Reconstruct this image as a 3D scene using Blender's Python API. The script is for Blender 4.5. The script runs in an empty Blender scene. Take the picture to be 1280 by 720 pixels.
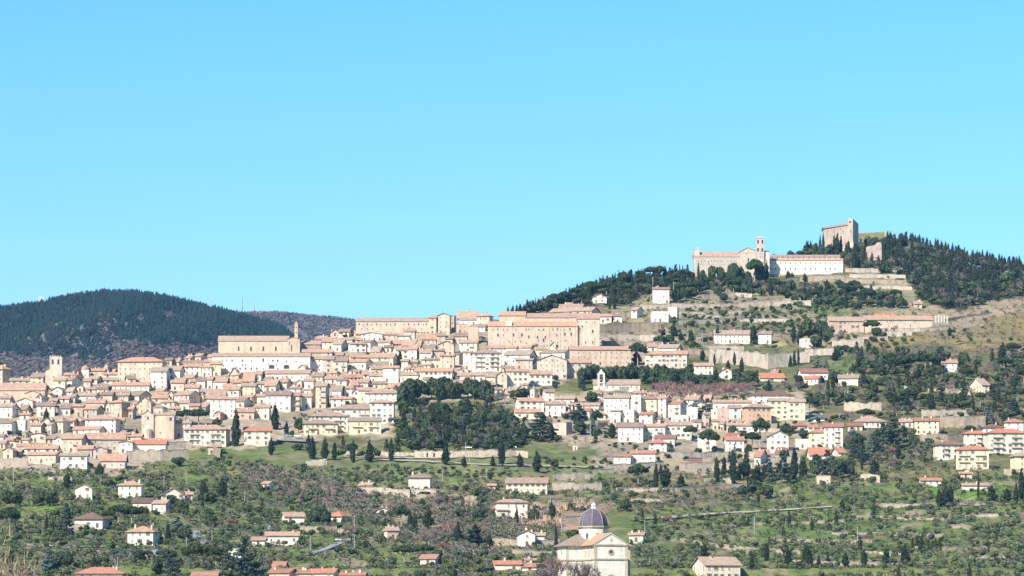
import bpy, math, random
import numpy as np
from mathutils import Vector
SC = bpy.context.scene
R_ = math.radians
random.seed(7)
NR = np.random.RandomState(11)
# ---------------------------------------------------------------- camera, sky, sun, exposure
F, HY = 4500.0, 800.0                       # focal length in photo pixels, row of the horizon
cam_d = bpy.data.cameras.new('camera')
cam_d.sensor_width = 36.0
cam_d.lens = 36.0 * F / 1280.0
cam_d.shift_y = (HY - 360.0) / 1280.0
cam_d.clip_start = 1.0
cam_d.clip_end = 80000.0
cam = bpy.data.objects.new('camera', cam_d)
SC.collection.objects.link(cam)
cam.location = (0, 0, 0)
cam.rotation_euler = (R_(90), 0, 0)
SC.camera = cam
SUN_AZ, SUN_EL = 35.0, 38.0                 # degrees left of straight behind the camera, height
W = bpy.data.worlds.new('World')
SC.world = W
W.use_nodes = True
wn, wl = W.node_tree.nodes, W.node_tree.links
bgn = wn['Background']
sky = wn.new('ShaderNodeTexSky')
sky.sky_type = 'NISHITA'
sky.sun_disc = False
sky.sun_elevation = R_(SUN_EL)
sky.sun_rotation = R_(180 + SUN_AZ)
sky.altitude = 300.0
sky.air_density = 1.0
sky.dust_density = 0.6
sky.ozone_density = 1.0
tint = wn.new('ShaderNodeMix')
tint.data_type = 'RGBA'
tint.blend_type = 'MULTIPLY'
tint.inputs['Factor'].default_value = 1.0
tc = wn.new('ShaderNodeTexCoord'); sx = wn.new('ShaderNodeSeparateXYZ'); rmp = wn.new('ShaderNodeValToRGB')
wl.new(tc.outputs['Generated'], sx.inputs['Vector']); wl.new(sx.outputs['Z'], rmp.inputs['Fac'])
rmp.color_ramp.elements[0].position = 0.06; rmp.color_ramp.elements[0].color = (0.70, 0.975, 1.38, 1)      # paler towards the horizon
rmp.color_ramp.elements[1].position = 0.20; rmp.color_ramp.elements[1].color = (0.39, 1.01, 1.45, 1)
wl.new(rmp.outputs['Color'], tint.inputs['B'])
wl.new(sky.outputs['Color'], tint.inputs['A'])
wl.new(tint.outputs['Result'], bgn.inputs['Color'])
bgn.inputs['Strength'].default_value = 0.08
sl = bpy.data.lights.new('sun', 'SUN')
sl.energy = 4.6
sl.angle = R_(0.5)
sl.color = (1.0, 0.93, 0.835)
sun = bpy.data.objects.new('sun', sl)
SC.collection.objects.link(sun)
sp = Vector((-math.sin(R_(SUN_AZ)) * math.cos(R_(SUN_EL)), -math.cos(R_(SUN_AZ)) * math.cos(R_(SUN_EL)), math.sin(R_(SUN_EL))))
sun.rotation_euler = (-sp).to_track_quat('-Z', 'Y').to_euler()
sun.location = sp * 500
SC.view_settings.view_transform = 'Standard'
SC.view_settings.look = 'None'
SC.view_settings.gamma = 1.0
SC.view_settings.use_curve_mapping = False
SC.view_settings.exposure = 0.87
# ---------------------------------------------------------------- terrain: one hill, rising away from the camera
YT = np.array([0, 700, 1200, 1400, 1500, 1650, 1800, 1950, 2100, 2250, 2450, 2650, 2900, 3200, 3500, 4200], float)
PT = np.array([735, 720, 682, 645, 600, 560, 510, 450, 400, 350, 300, 262, 200], float)   # rows from 1400 m on
ZT = np.concatenate([[-14, -6, 8], (HY - PT) / F * YT[3:]])
RX = [-1600, -600, -200, 0, 60, 150, 230, 300, 380, 420, 450, 540, 600, 640, 690, 730, 770, 810, 860, 900, 960, 1000, 1030, 1060, 1100, 1130, 1170, 1210, 1250, 1300, 1450, 1700, 2200, 3000]
RP = [600, 540, 500, 479, 474, 462, 452, 446, 432, 424, 414, 404, 400, 396, 385, 370, 356, 350, 344, 341, 333, 325, 316, 310, 306, 308, 318, 328, 338, 342, 360, 390, 470, 560]
# table of rows on the hillside, used both ways
YS = np.linspace(1200, 4200, 3001)
ZS = np.interp(YS, YT, ZT)
k5 = np.ones(61) / 61.0
ZS = np.convolve(np.pad(ZS, 30, 'edge'), k5, 'valid')
PS = HY - ZS * F / YS                       # falls as the distance grows
def dwob(px):
    return 16 * np.sin(px / 93.0 + 1.0) + 4 * np.sin(px / 41.0) + 1.2 * np.sin(px / 17.0 + 2)
def hillY(px, py):
    Y = float(np.interp(-py, -PS, YS)) - float(dwob(px))
    return Y
def ridgeY(px):
    p = np.interp(px, RX, RP)
    return np.interp(-p, -PS, YS) - dwob(px)
def zfun(px, Y):
    px = np.asarray(px, float); Y = np.asarray(Y, float)
    Yr = ridgeY(px)
    Ye = np.minimum(Y, Yr) + dwob(px)
    nearz = np.interp(Y, YT, ZT)
    p = np.interp(Ye, YS, PS)
    # the row belongs to the point on the hillside, seen from its own distance
    z = (HY - p) / F * np.minimum(Y, Yr)
    z = np.where(Y < 1330, nearz, z)
    a = np.clip((Y - 1330) / 90.0, 0, 1)
    z = np.where((Y >= 1330) & (Y < 1420), nearz * (1 - a) + z * a, z)
    over = np.maximum(Y - Yr, 0)
    z = z - np.where(over < 200, over * over * 0.0006, 24 + (over - 200) * 0.20)
    return np.maximum(z, np.where(Y > 1500, 30.0, -20.0))
def X_of(px, Y):
    return (px - 640.0) / F * Y
def at(px, py):
    """point of the hillside that the photo shows at column px, row py"""
    Y = min(hillY(px, py), float(ridgeY(px)))
    Y = max(Y, 1345)
    return Vector((X_of(px, Y), Y, float(zfun(px, Y))))
# ---------------------------------------------------------------- mesh and object helpers
COL = SC.collection
def link(o):
    COL.objects.link(o)
    return o
def obj(name, me, parent=None, loc=(0, 0, 0), rz=0.0, scale=None):
    o = bpy.data.objects.new(name, me)
    o.location = loc
    if rz: o.rotation_euler = (0, 0, rz)
    if scale: o.scale = scale
    if parent is not None: o.parent = parent
    return link(o)
class MB:
    """collects faces, then becomes ONE mesh"""
    def __init__(s): s.v = []; s.f = []; s.m = []
    def quad(s, pts, mi=0):
        b = len(s.v); s.v += [tuple(p) for p in pts]; s.f.append(tuple(range(b, b + len(pts)))); s.m.append(mi)
    def box(s, x0, x1, y0, y1, z0, z1, mi=0, rot=0.0, c=(0, 0)):
        P = [(x0, y0), (x1, y0), (x1, y1), (x0, y1)]
        if rot:
            cs, sn = math.cos(rot), math.sin(rot)
            P = [(c[0] + (x - c[0]) * cs - (y - c[1]) * sn, c[1] + (x - c[0]) * sn + (y - c[1]) * cs) for x, y in P]
        b = len(s.v)
        s.v += [(x, y, z0) for x, y in P] + [(x, y, z1) for x, y in P]
        for q in ((0, 3, 2, 1), (4, 5, 6, 7), (0, 1, 5, 4), (1, 2, 6, 5), (2, 3, 7, 6), (3, 0, 4, 7)):
            s.f.append(tuple(b + i for i in q)); s.m.append(mi)
    def solid(s, top, bot, mi=0, faces=None, rim=None):
        """closed slab: top verts + bottom verts, faces index the top"""
        b = len(s.v); n = len(top)
        s.v += [tuple(p) for p in top] + [tuple(p) for p in bot]
        for q in faces:
            s.f.append(tuple(b + i for i in q)); s.m.append(mi)
            s.f.append(tuple(b + n + i for i in reversed(q))); s.m.append(mi)
        for i, j in zip(rim, rim[1:] + rim[:1]):
            s.f.append((b + i, b + n + i, b + n + j, b + j)); s.m.append(mi)
    def lathe(s, prof, n=12, c=(0, 0, 0), mi=0, squash=1.0, a0=0.0, cap=True):
        b = len(s.v)
        for r, z in prof:
            for k in range(n):
                a = a0 + 2 * math.pi * k / n
                s.v.append((c[0] + r * math.cos(a), c[1] + r * math.sin(a) * squash, c[2] + z))
        for i in range(len(prof) - 1):
            for k in range(n):
                k2 = (k + 1) % n
                s.f.append((b + i * n + k, b + i * n + k2, b + (i + 1) * n + k2, b + (i + 1) * n + k)); s.m.append(mi)
        if cap:
            s.f.append(tuple(b + (len(prof) - 1) * n + k for k in range(n))); s.m.append(mi)
            s.f.append(tuple(b + n - 1 - k for k in range(n))); s.m.append(mi)
    def tube(s, p, q, r0, r1, n=5, mi=0):
        p, q = Vector(p), Vector(q)
        d = (q - p).normalized()
        u = d.orthogonal().normalized(); w = d.cross(u)
        b = len(s.v)
        for o, r in ((p, r0), (q, r1)):
            for k in range(n):
                a = 2 * math.pi * k / n
                s.v.append(tuple(o + u * (r * math.cos(a)) + w * (r * math.sin(a))))
        for k in range(n):
            k2 = (k + 1) % n
            s.f.append((b + k, b + k2, b + n + k2, b + n + k)); s.m.append(mi)
        s.f.append(tuple(b + n + k for k in range(n))); s.m.append(mi)
    def mesh(s, name, mats):
        me = bpy.data.meshes.new(name)
        me.from_pydata(s.v, [], s.f)
        for m in (mats if isinstance(mats, (list, tuple)) else [mats]): me.materials.append(m)
        me.polygons.foreach_set('material_index', s.m)
        me.update()
        return me
    def build(s, name, mats, parent=None, loc=(0, 0, 0), rz=0.0):
        return obj(name, s.mesh(name, mats), parent, loc, rz)
def np_mesh(name, V, Fq, mats, mi=None, smooth=False):
    """V (n,3), Fq (m,k) -> mesh, fast"""
    me = bpy.data.meshes.new(name)
    k = Fq.shape[1]
    me.vertices.add(len(V)); me.vertices.foreach_set('co', np.ascontiguousarray(V, np.float32).ravel())
    me.loops.add(Fq.size); me.loops.foreach_set('vertex_index', Fq.astype(np.int32).ravel())
    me.polygons.add(len(Fq)); me.polygons.foreach_set('loop_start', np.arange(len(Fq), dtype=np.int32) * k)
    if mi is not None: me.polygons.foreach_set('material_index', np.asarray(mi, np.int32))
    if smooth: me.polygons.foreach_set('use_smooth', np.ones(len(Fq), bool))
    for m in (mats if isinstance(mats, (list, tuple)) else [mats]): me.materials.append(m)
    me.update(calc_edges=True)
    return me
# every top-level thing is registered here; the labels are written at the end of the script
THINGS = []
def thing(o, desc, cat, px, py, label=None, group=None):
    o['category'] = cat
    THINGS.append((o, desc, cat, px, py, label, group))
    return o
def empty(name, loc, rz=0.0):
    return obj(name, None, None, loc, rz)
def struct(o, kind='structure'):
    o['kind'] = kind
    return o
# ---------------------------------------------------------------- materials
def _nodes(name):
    m = bpy.data.materials.new(name); m.use_nodes = True
    nt = m.node_tree
    return m, nt, nt.nodes['Principled BSDF']
def ramp(nt, cols, fac):
    r = nt.nodes.new('ShaderNodeValToRGB')
    e = r.color_ramp.elements
    while len(e) < len(cols): e.new(0.5)
    for i, (p, c) in enumerate(cols):
        e[i].position = p; e[i].color = (c[0], c[1], c[2], 1)
    nt.links.new(fac, r.inputs['Fac'])
    return r.outputs['Color']
def noise(nt, scale, detail=3, vec=None, rough=0.55):
    n = nt.nodes.new('ShaderNodeTexNoise')
    n.inputs['Scale'].default_value = scale; n.inputs['Detail'].default_value = detail; n.inputs['Roughness'].default_value = rough
    if vec is not None: nt.links.new(vec, n.inputs['Vector'])
    return n.outputs['Fac']
def mixc(nt, a, b, fac, mode='MIX'):
    n = nt.nodes.new('ShaderNodeMix'); n.data_type = 'RGBA'; n.blend_type = mode
    for s, x in (('A', a), ('B', b)):
        if isinstance(x, tuple): n.inputs[s].default_value = (x[0], x[1], x[2], 1)
        else: nt.links.new(x, n.inputs[s])
    if isinstance(fac, (int, float)): n.inputs['Factor'].default_value = fac
    else: nt.links.new(fac, n.inputs['Factor'])
    return n.outputs['Result']
def bump(nt, b, h, strength, dist):
    n = nt.nodes.new('ShaderNodeBump'); n.inputs['Strength'].default_value = strength; n.inputs['Distance'].default_value = dist
    nt.links.new(h, n.inputs['Height']); nt.links.new(n.outputs['Normal'], b.inputs['Normal'])
def objvec(nt, sx=1, sy=1, sz=1):
    t = nt.nodes.new('ShaderNodeTexCoord'); oi = nt.nodes.new('ShaderNodeObjectInfo')
    a = nt.nodes.new('ShaderNodeVectorMath'); a.operation = 'MULTIPLY_ADD'
    a.inputs[1].default_value = (sx, sy, sz)
    c = nt.nodes.new('ShaderNodeVectorMath'); c.operation = 'SCALE'; c.inputs[0].default_value = (37, 53, 71)
    nt.links.new(oi.outputs['Random'], c.inputs['Scale'])
    nt.links.new(t.outputs['Object'], a.inputs[0]); nt.links.new(c.outputs['Vector'], a.inputs[2])
    return a.outputs['Vector'], oi.outputs['Random']
def dim(c, k): return tuple(x * k for x in c)
def wall_mat(name, c, stain=0.30, stone=False):
    m, nt, b = _nodes(name)
    vec, rnd = objvec(nt, 1, 1, 0.45)
    n1 = noise(nt, 0.35, 5, vec, 0.65); n2 = noise(nt, 3.0 if stone else 1.6, 3, vec)
    col = ramp(nt, [(0.30, dim(c, 1 - stain)), (0.52, c), (0.80, dim(c, 1.12))], n1)
    streak = nt.nodes.new('ShaderNodeVectorMath'); streak.operation = 'MULTIPLY'; streak.inputs[1].default_value = (0.55, 0.55, 0.06)
    nt.links.new(vec, streak.inputs[0])
    col = mixc(nt, col, ramp(nt, [(0.36, (0.74, 0.72, 0.70)), (0.56, (1, 1, 1)), (0.75, (1.10, 1.08, 1.06))], noise(nt, 1.0, 4, streak.outputs['Vector'], 0.7)), 0.45 if stone else 0.35, 'MULTIPLY')
    fine = ramp(nt, [(0.35, (0.72, 0.70, 0.68) if stone else (0.88, 0.87, 0.85)), (0.65, (1.08, 1.08, 1.08))], n2)
    col = mixc(nt, col, fine, 1.0, 'MULTIPLY')
    tone = ramp(nt, [(0.0, (0.86, 0.83, 0.80)), (0.5, (1, 1, 1)), (1.0, (1.06, 1.0, 0.93))], rnd)
    col = mixc(nt, col, tone, 1.0, 'MULTIPLY')
    nt.links.new(col, b.inputs['Base Color']); b.inputs['Roughness'].default_value = 0.92
    b.inputs['Specular IOR Level'].default_value = 0.2
    bump(nt, b, n2, 0.6 if stone else 0.25, 0.15)
    return m
def roof_mat(name, c, c2, c3):
    m, nt, b = _nodes(name)
    vec, rnd = objvec(nt)
    n1 = noise(nt, 0.5, 5, vec, 0.7); n2 = noise(nt, 4.0, 2, vec)
    col = ramp(nt, [(0.28, c2), (0.5, c), (0.72, c3)], n1)
    col = mixc(nt, col, ramp(nt, [(0.3, (0.7, 0.68, 0.66)), (0.7, (1.15, 1.12, 1.1))], n2), 1.0, 'MULTIPLY')
    tone = ramp(nt, [(0.0, (0.62, 0.66, 0.70)), (0.3, (0.95, 0.97, 1.0)), (0.6, (1.06, 1, 0.95)), (0.8, (1.14, 0.98, 0.88)), (1.0, (0.85, 0.97, 1.02))], rnd)
    col = mixc(nt, col, tone, 1.0, 'MULTIPLY')
    nt.links.new(col, b.inputs['Base Color']); b.inputs['Roughness'].default_value = 0.9
    b.inputs['Specular IOR Level'].default_value = 0.2
    wv = nt.nodes.new('ShaderNodeTexWave'); wv.inputs['Scale'].default_value = 1.1; wv.inputs['Distortion'].default_value = 1.2
    nt.links.new(vec, wv.inputs['Vector'])
    bump(nt, b, wv.outputs['Fac'], 0.6, 0.12)
    return m
def leaf_mat(name, c, var=0.35, warm=(1.15, 1.05, 0.8)):
    m, nt, b = _nodes(name)
    vec, rnd = objvec(nt)
    n1 = noise(nt, 0.55, 3, vec)
    col = ramp(nt, [(0.3, dim(c, 1 - var)), (0.7, dim(c, 1 + var))], n1)
    col = mixc(nt, col, ramp(nt, [(0.0, (0.75, 0.82, 0.95)), (0.5, (1, 1, 1)), (1.0, warm)], rnd), 1.0, 'MULTIPLY')
    nt.links.new(col, b.inputs['Base Color']); b.inputs['Roughness'].default_value = 0.75
    b.inputs['Specular IOR Level'].default_value = 0.15
    return m
def plain_mat(name, c, rough=0.7, metal=0.0, var=0.12, scale=2.0):
    m, nt, b = _nodes(name)
    vec, rnd = objvec(nt)
    col = ramp(nt, [(0.3, dim(c, 1 - var)), (0.7, dim(c, 1 + var))], noise(nt, scale, 3, vec))
    nt.links.new(col, b.inputs['Base Color']); b.inputs['Roughness'].default_value = rough; b.inputs['Metallic'].default_value = metal
    return m
WALLS = {
    'w': wall_mat('white_plaster', (0.74, 0.675, 0.57), 0.18),
    'c': wall_mat('cream_plaster', (0.76, 0.67, 0.54), 0.18),
    'y': wall_mat('yellow_plaster', (0.74, 0.63, 0.43), 0.18),
    'o': wall_mat('orange_plaster', (0.66, 0.42, 0.27), 0.18),
    'p': wall_mat('pink_plaster', (0.58, 0.40, 0.33), 0.25),
    'b': wall_mat('beige_plaster', (0.67, 0.555, 0.45), 0.26),
    's': wall_mat('tan_stone', (0.64, 0.52, 0.405), 0.34, True),
    'g': wall_mat('grey_stone', (0.47, 0.41, 0.345), 0.34, True),
    'k': wall_mat('warm_stone', (0.63, 0.49, 0.37), 0.26, True),
}
WCOL = {'w': 'white', 'c': 'cream', 'y': 'yellow', 'o': 'orange', 'p': 'pink', 'b': 'beige', 's': 'tan stone', 'g': 'grey stone', 'k': 'warm stone'}
ROOFS = {
    't': roof_mat('terracotta_tiles', (0.46, 0.295, 0.215), (0.28, 0.19, 0.15), (0.56, 0.41, 0.32)),
    'R': roof_mat('bright_red_tiles', (0.45, 0.21, 0.145), (0.35, 0.17, 0.12), (0.52, 0.29, 0.21)),
    'T': roof_mat('weathered_tan_tiles', (0.44, 0.315, 0.225), (0.31, 0.22, 0.16), (0.54, 0.41, 0.31)),
    'D': roof_mat('dark_brown_tiles', (0.20, 0.12, 0.09), (0.14, 0.09, 0.07), (0.26, 0.17, 0.13)),
    'B': roof_mat('blue_grey_slate', (0.10, 0.10, 0.14), (0.07, 0.07, 0.10), (0.13, 0.13, 0.17)),
}
RCOL = {'t': 'terracotta', 'R': 'bright red', 'T': 'tan', 'D': 'dark brown', 'B': 'blue-grey'}
M_EAVE = plain_mat('dark_timber', (0.13, 0.085, 0.055), 0.8)
M_TRIM = plain_mat('pale_stone_trim', (0.50, 0.45, 0.38), 0.85)
M_GLASS = plain_mat('window_glass', (0.045, 0.05, 0.06), 0.25, 0.0, 0.3)
M_SHUT = plain_mat('brown_shutter', (0.16, 0.095, 0.06), 0.7)
M_SHUTG = plain_mat('green_shutter', (0.08, 0.12, 0.09), 0.7)
M_DOOR = plain_mat('door_wood', (0.12, 0.07, 0.045), 0.7)
M_IRON = plain_mat('iron', (0.06, 0.055, 0.055), 0.6)
M_WHITE = plain_mat('white_paint', (0.78, 0.78, 0.77), 0.5)
M_WOODP = plain_mat('grey_pole_wood', (0.30, 0.27, 0.24), 0.85)
M_RUBBLE = wall_mat('dry_stone', (0.38, 0.31, 0.23), 0.42, True)
M_RUBBLE2 = wall_mat('pale_dry_stone', (0.50, 0.43, 0.34), 0.40, True)
M_BRUSH = leaf_mat('grass_bank', (0.13, 0.15, 0.045))
L_CYP = leaf_mat('cypress_leaves', (0.030, 0.042, 0.024))
L_PINE = leaf_mat('pine_needles', (0.038, 0.060, 0.022))
L_OAK = leaf_mat('evergreen_leaves', (0.056, 0.078, 0.038), 0.5)
L_OLIVE = leaf_mat('olive_leaves', (0.094, 0.110, 0.060), 0.3)
L_CEDAR = leaf_mat('cedar_needles', (0.050, 0.070, 0.052))
L_CEDARB = leaf_mat('blue_cedar_needles', (0.105, 0.140, 0.130))
L_GREEN = leaf_mat('bright_leaves', (0.080, 0.110, 0.040))
L_TWIG = leaf_mat('bare_twigs', (0.22, 0.175, 0.15), 0.3, (1.12, 1.0, 0.92))
L_RED = leaf_mat('red_twigs', (0.30, 0.185, 0.155), 0.3, (1.08, 0.97, 0.93))
L_REED = leaf_mat('dry_reeds', (0.48, 0.36, 0.265), 0.3)
M_BARK = plain_mat('bark', (0.14, 0.105, 0.08), 0.9)
M_BARKP = plain_mat('pale_bark', (0.34, 0.29, 0.24), 0.9)
# ---------------------------------------------------------------- the ground
def inpoly(px, py, P):
    px = np.asarray(px, float); py = np.asarray(py, float)
    r = np.zeros(px.shape, bool)
    for (x0, y0), (x1, y1) in zip(P, P[1:] + P[:1]):
        if y0 == y1: continue
        c = ((y0 > py) != (y1 > py)) & (px < (x1 - x0) * (py - y0) / (y1 - y0) + x0)
        r ^= c
    return r
TOWN = [(-200, 470), (0, 470), (150, 450), (270, 440), (380, 420), (450, 405), (540, 398), (600, 400), (640, 395), (750, 395), (760, 420), (830, 430),
        (830, 460), (720, 465), (690, 480), (640, 500), (500, 500), (495, 545), (380, 548), (300, 560), (240, 560), (170, 590), (0, 590), (-200, 590)]
FOREST_R = [(1100, 296), (1130, 290), (1160, 300), (1210, 312), (1300, 325), (1300, 364), (1235, 380), (1190, 388), (1150, 376), (1138, 352), (1090, 338), (1000, 325), (1000, 300)]
FOREST_M = [(625, 402), (660, 380), (700, 362), (740, 345), (770, 334), (860, 340), (960, 335), (960, 350), (880, 360), (850, 372), (800, 368), (790, 380), (760, 384), (720, 382)]
ZONES = [  # colour of the bare ground or of what grows on it
    ([(-400, 560), (520, 560), (520, 760), (-400, 760)], (0.130, 0.158, 0.052)),
    ([(500, 590), (760, 590), (760, 760), (500, 760)], (0.165, 0.155, 0.070)),
    ([(740, 590), (1500, 590), (1500, 760), (740, 760)], (0.125, 0.158, 0.050)),
    ([(760, 590), (900, 590), (1000, 620), (900, 630), (760, 645)], (0.170, 0.150, 0.070)),
    ([(800, 360), (1060, 345), (1140, 340), (1150, 400), (1060, 440), (960, 430), (840, 440), (750, 440), (760, 390)], (0.250, 0.212, 0.125)),
    ([(1060, 440), (1180, 400), (1300, 360), (1400, 360), (1400, 450), (1200, 450), (1150, 440)], (0.200, 0.160, 0.075)),
    ([(1150, 390), (1300, 355), (1300, 380), (1200, 412), (1160, 412)], (0.300, 0.230, 0.150)),
    ([(1060, 440), (1150, 430), (1400, 445), (1400, 560), (1040, 560), (1000, 500)], (0.120, 0.115, 0.055)),
    ([(380, 566), (520, 572), (660, 570), (660, 592), (640, 600), (480, 606), (400, 590), (330, 572)], (0.130, 0.150, 0.062)),
    ([(655, 555), (755, 548), (768, 586), (740, 592), (690, 588), (655, 575)], (0.135, 0.158, 0.060)),
    ([(400, 590), (520, 596), (480, 612), (420, 606)], (0.150, 0.190, 0.045)),
    ([(0, 626), (75, 628), (80, 640), (0, 642)], (0.120, 0.185, 0.036)),
    ([(640, 640), (760, 630), (760, 660), (650, 660)], (0.300, 0.205, 0.140)),
    ([(40, 684), (180, 684), (180, 700), (40, 700)], (0.230, 0.210, 0.100)),
    ([(930, 640), (1060, 636), (1080, 665), (930, 672)], (0.105, 0.165, 0.040)),
    ([(1160, 610), (1260, 606), (1280, 622), (1180, 626)], (0.090, 0.185, 0.030)),
    ([(1000, 585), (1130, 590), (1240, 580), (1240, 596), (1060, 602)], (0.190, 0.165, 0.070)),
    ([(1005, 378), (1062, 376), (1070, 392), (1000, 394)], (0.120, 0.150, 0.048)), ([(838, 402), (995, 402), (990, 412), (840, 413)], (0.150, 0.150, 0.070)), ([(940, 352), (1060, 352), (1130, 366), (1060, 372), (960, 364)], (0.15, 0.145, 0.065)),
    ([(820, 425), (880, 430), (870, 446), (828, 440)], (0.16, 0.14, 0.08)), ([(1040, 445), (1110, 448), (1100, 470), (1035, 470)], (0.115, 0.150, 0.048)), ([(1170, 464), (1215, 466), (1220, 478), (1170, 474)], (0.12, 0.165, 0.05)),
    ([(300, 576), (400, 598), (520, 628), (600, 648), (560, 668), (430, 642), (300, 604)], (0.190, 0.150, 0.100)), ([(520, 668), (600, 655), (640, 690), (540, 690)], (0.185, 0.150, 0.100)),
    (TOWN, (0.340, 0.275, 0.200)),
    ([(640, 490), (1010, 490), (1030, 560), (960, 590), (750, 592), (740, 560), (650, 545)], (0.310, 0.255, 0.180)),
    (FOREST_R, (0.050, 0.050, 0.030)),
    (FOREST_M, (0.055, 0.052, 0.030)),
]
STRIPS = []         # open strips of grass and of dry soil along the terraces
srng = random.Random(77)
for i in range(74):
    x = srng.uniform(-10, 1285); y = srng.uniform(598, 712); w = srng.uniform(16, 60); h = srng.uniform(1.6, 3.4)
    if 690 < x + w and x < 800 and y > 640: continue
    g = srng.random() < (0.62 if x < 700 else 0.5)
    tl = srng.uniform(-0.05, 0.05) * w
    STRIPS.append((x, x + w, y - h, y + h, tl, g))
    ZONES.append(([(x, y - h * .5), (x + w * .4, y - h), (x + w, y - h * .4 + tl), (x + w * .9, y + h + tl), (x + w * .3, y + h)], (0.125, 0.172, 0.044) if g else (0.270, 0.222, 0.140)))
ROUGH_T = np.concatenate([np.arange(-3000, -300, 90), np.arange(-300, 1600, 7.0), np.arange(1600, 4400, 90)])
YG = np.concatenate([[-400, -200, 0, 200, 400, 600, 800, 1000, 1100, 1200], np.arange(1260, 3450, 9.0), np.arange(3450, 5000, 100), [5500, 6500, 8000, 10000, 12500, 15000]])
UU, YY = np.meshgrid(ROUGH_T, YG)
PXg = UU.copy()
ZG = zfun(PXg, np.maximum(YY, 0))
fine = (YY > 1250) & (YY < 3450)
lump = (np.sin(UU / 5.1 + YY / 23) + np.sin(UU / 3.3 - YY / 31) + np.sin(UU / 9.0 + YY / 17)) * 0.28
ZG = ZG + np.where(fine, lump, 0) - 0.35
XG = (UU - 640) / F * np.maximum(YY, 1200)
XG = np.where(YY > 5000, (UU - 640) / F * (5000 + (YY - 5000) * 0.55), XG)
nr, nc = UU.shape
Vg = np.stack([XG, YY, ZG], -1).reshape(-1, 3)
ii, jj = np.meshgrid(np.arange(nr - 1), np.arange(nc - 1), indexing='ij')
q = (ii * nc + jj).ravel()
Fg = np.stack([q, q + 1, q + nc + 1, q + nc], 1)
PYg = HY - ZG * F / np.maximum(YY, 300)
wob_x = PXg + 5 * np.sin(PYg / 6.0) + 3 * np.sin(PXg / 5.0 + PYg / 3.0)
wob_y = PYg + 3 * np.sin(PXg / 13.0) + 1.5 * np.sin(PXg / 4.0)
CG = np.empty(UU.shape + (4,)); CG[...] = (0.12, 0.125, 0.052, 1)
for poly, c in ZONES:
    CG[inpoly(wob_x, wob_y, poly)] = c + (1,)
me = np_mesh('ground', Vg, Fg, [], smooth=True)
ca = me.color_attributes.new('soil', 'FLOAT_COLOR', 'POINT')
ca.data.foreach_set('color', CG.reshape(-1).astype(np.float32))
m, nt, b = _nodes('hillside_ground')
att = nt.nodes.new('ShaderNodeAttribute'); att.attribute_name = 'soil'
geo = nt.nodes.new('ShaderNodeNewGeometry')
n1 = noise(nt, 0.018, 5, geo.outputs['Position'], 0.65)
n2 = noise(nt, 0.16, 4, geo.outputs['Position'], 0.7)
n3 = noise(nt, 0.055, 4, geo.outputs['Position'], 0.6)
col = mixc(nt, att.outputs['Color'], ramp(nt, [(0.30, (0.62, 0.66, 0.55)), (0.50, (1, 1, 1)), (0.70, (1.35, 1.20, 1.05))], n1), 1.0, 'MULTIPLY')
col = mixc(nt, col, ramp(nt, [(0.30, (0.50, 0.52, 0.48)), (0.52, (1, 1, 1)), (0.75, (1.30, 1.25, 1.15))], n2), 1.0, 'MULTIPLY')
col = mixc(nt, col, (0.27, 0.205, 0.125), ramp(nt, [(0.50, (0, 0, 0)), (0.70, (0.75, 0.75, 0.75))], n3))
nt.links.new(col, b.inputs['Base Color']); b.inputs['Roughness'].default_value = 0.95; b.inputs['Specular IOR Level'].default_value = 0.1
bump(nt, b, n2, 0.8, 1.0)
me.materials.append(m)
struct(obj('ground', me))
# ---------------------------------------------------------------- the far hills
def far_hill(name, ridge, Y0, Y1, z0, u0, u1, mat, phase):
    us = np.arange(u0, u1 + 1, 6.0); ts = np.linspace(0, 1, 60)
    rp = np.interp(us, [p[0] for p in ridge], [p[1] for p in ridge])
    zt = (HY - rp) / F * Y1
    T, U = np.meshgrid(ts, us, indexing='ij')
    Z = z0 + (zt[None, :] - z0) * (np.sin(T * math.pi / 2) ** 1.05)
    Yv = Y0 + (Y1 - Y0) * T + 60 * np.sin(U / 37 + phase) * np.sin(T * math.pi) + 90 * np.sin(U / 80 + phase * 2) * np.sin(T * math.pi)
    back = np.linspace(0.08, 1, 14)
    TB, UB = np.meshgrid(back, us, indexing='ij')
    ZB = zt[None, :] + (z0 - zt[None, :]) * TB ** 1.4; YB = Y1 + 2600 * TB
    Ua = np.concatenate([U, UB]); Ya = np.concatenate([Yv, YB]); Za = np.concatenate([Z, ZB])
    V = np.stack([(Ua - 640) / F * Ya, Ya, Za], -1)
    n0, n1_ = Ua.shape
    a, c = np.meshgrid(np.arange(n0 - 1), np.arange(n1_ - 1), indexing='ij')
    q = (a * n1_ + c).ravel()
    me = np_mesh(name, V.reshape(-1, 3), np.stack([q, q + 1, q + n1_ + 1, q + n1_], 1), mat, smooth=True)
    struct(obj('hill', me))
    return us, Ua, V
def hill_mat(name, c):
    m, nt, b = _nodes(name)
    geo = nt.nodes.new('ShaderNodeNewGeometry')
    col = mixc(nt, c, ramp(nt, [(0.3, (0.6, 0.6, 0.6)), (0.7, (1.3, 1.25, 1.2))], noise(nt, 0.02, 5, geo.outputs['Position'])), 1.0, 'MULTIPLY')
    nt.links.new(col, b.inputs['Base Color']); b.inputs['Roughness'].default_value = 1.0
    return m
HILL1 = [(-700, 420), (-300, 400), (-100, 386), (0, 381), (30, 377), (50, 376), (62, 372), (95, 369), (130, 367), (165, 368), (200, 371), (230, 376), (250, 381), (275, 386), (300, 392), (320, 398), (350, 413), (365, 424), (390, 440), (430, 462), (520, 500), (800, 560)]
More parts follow.
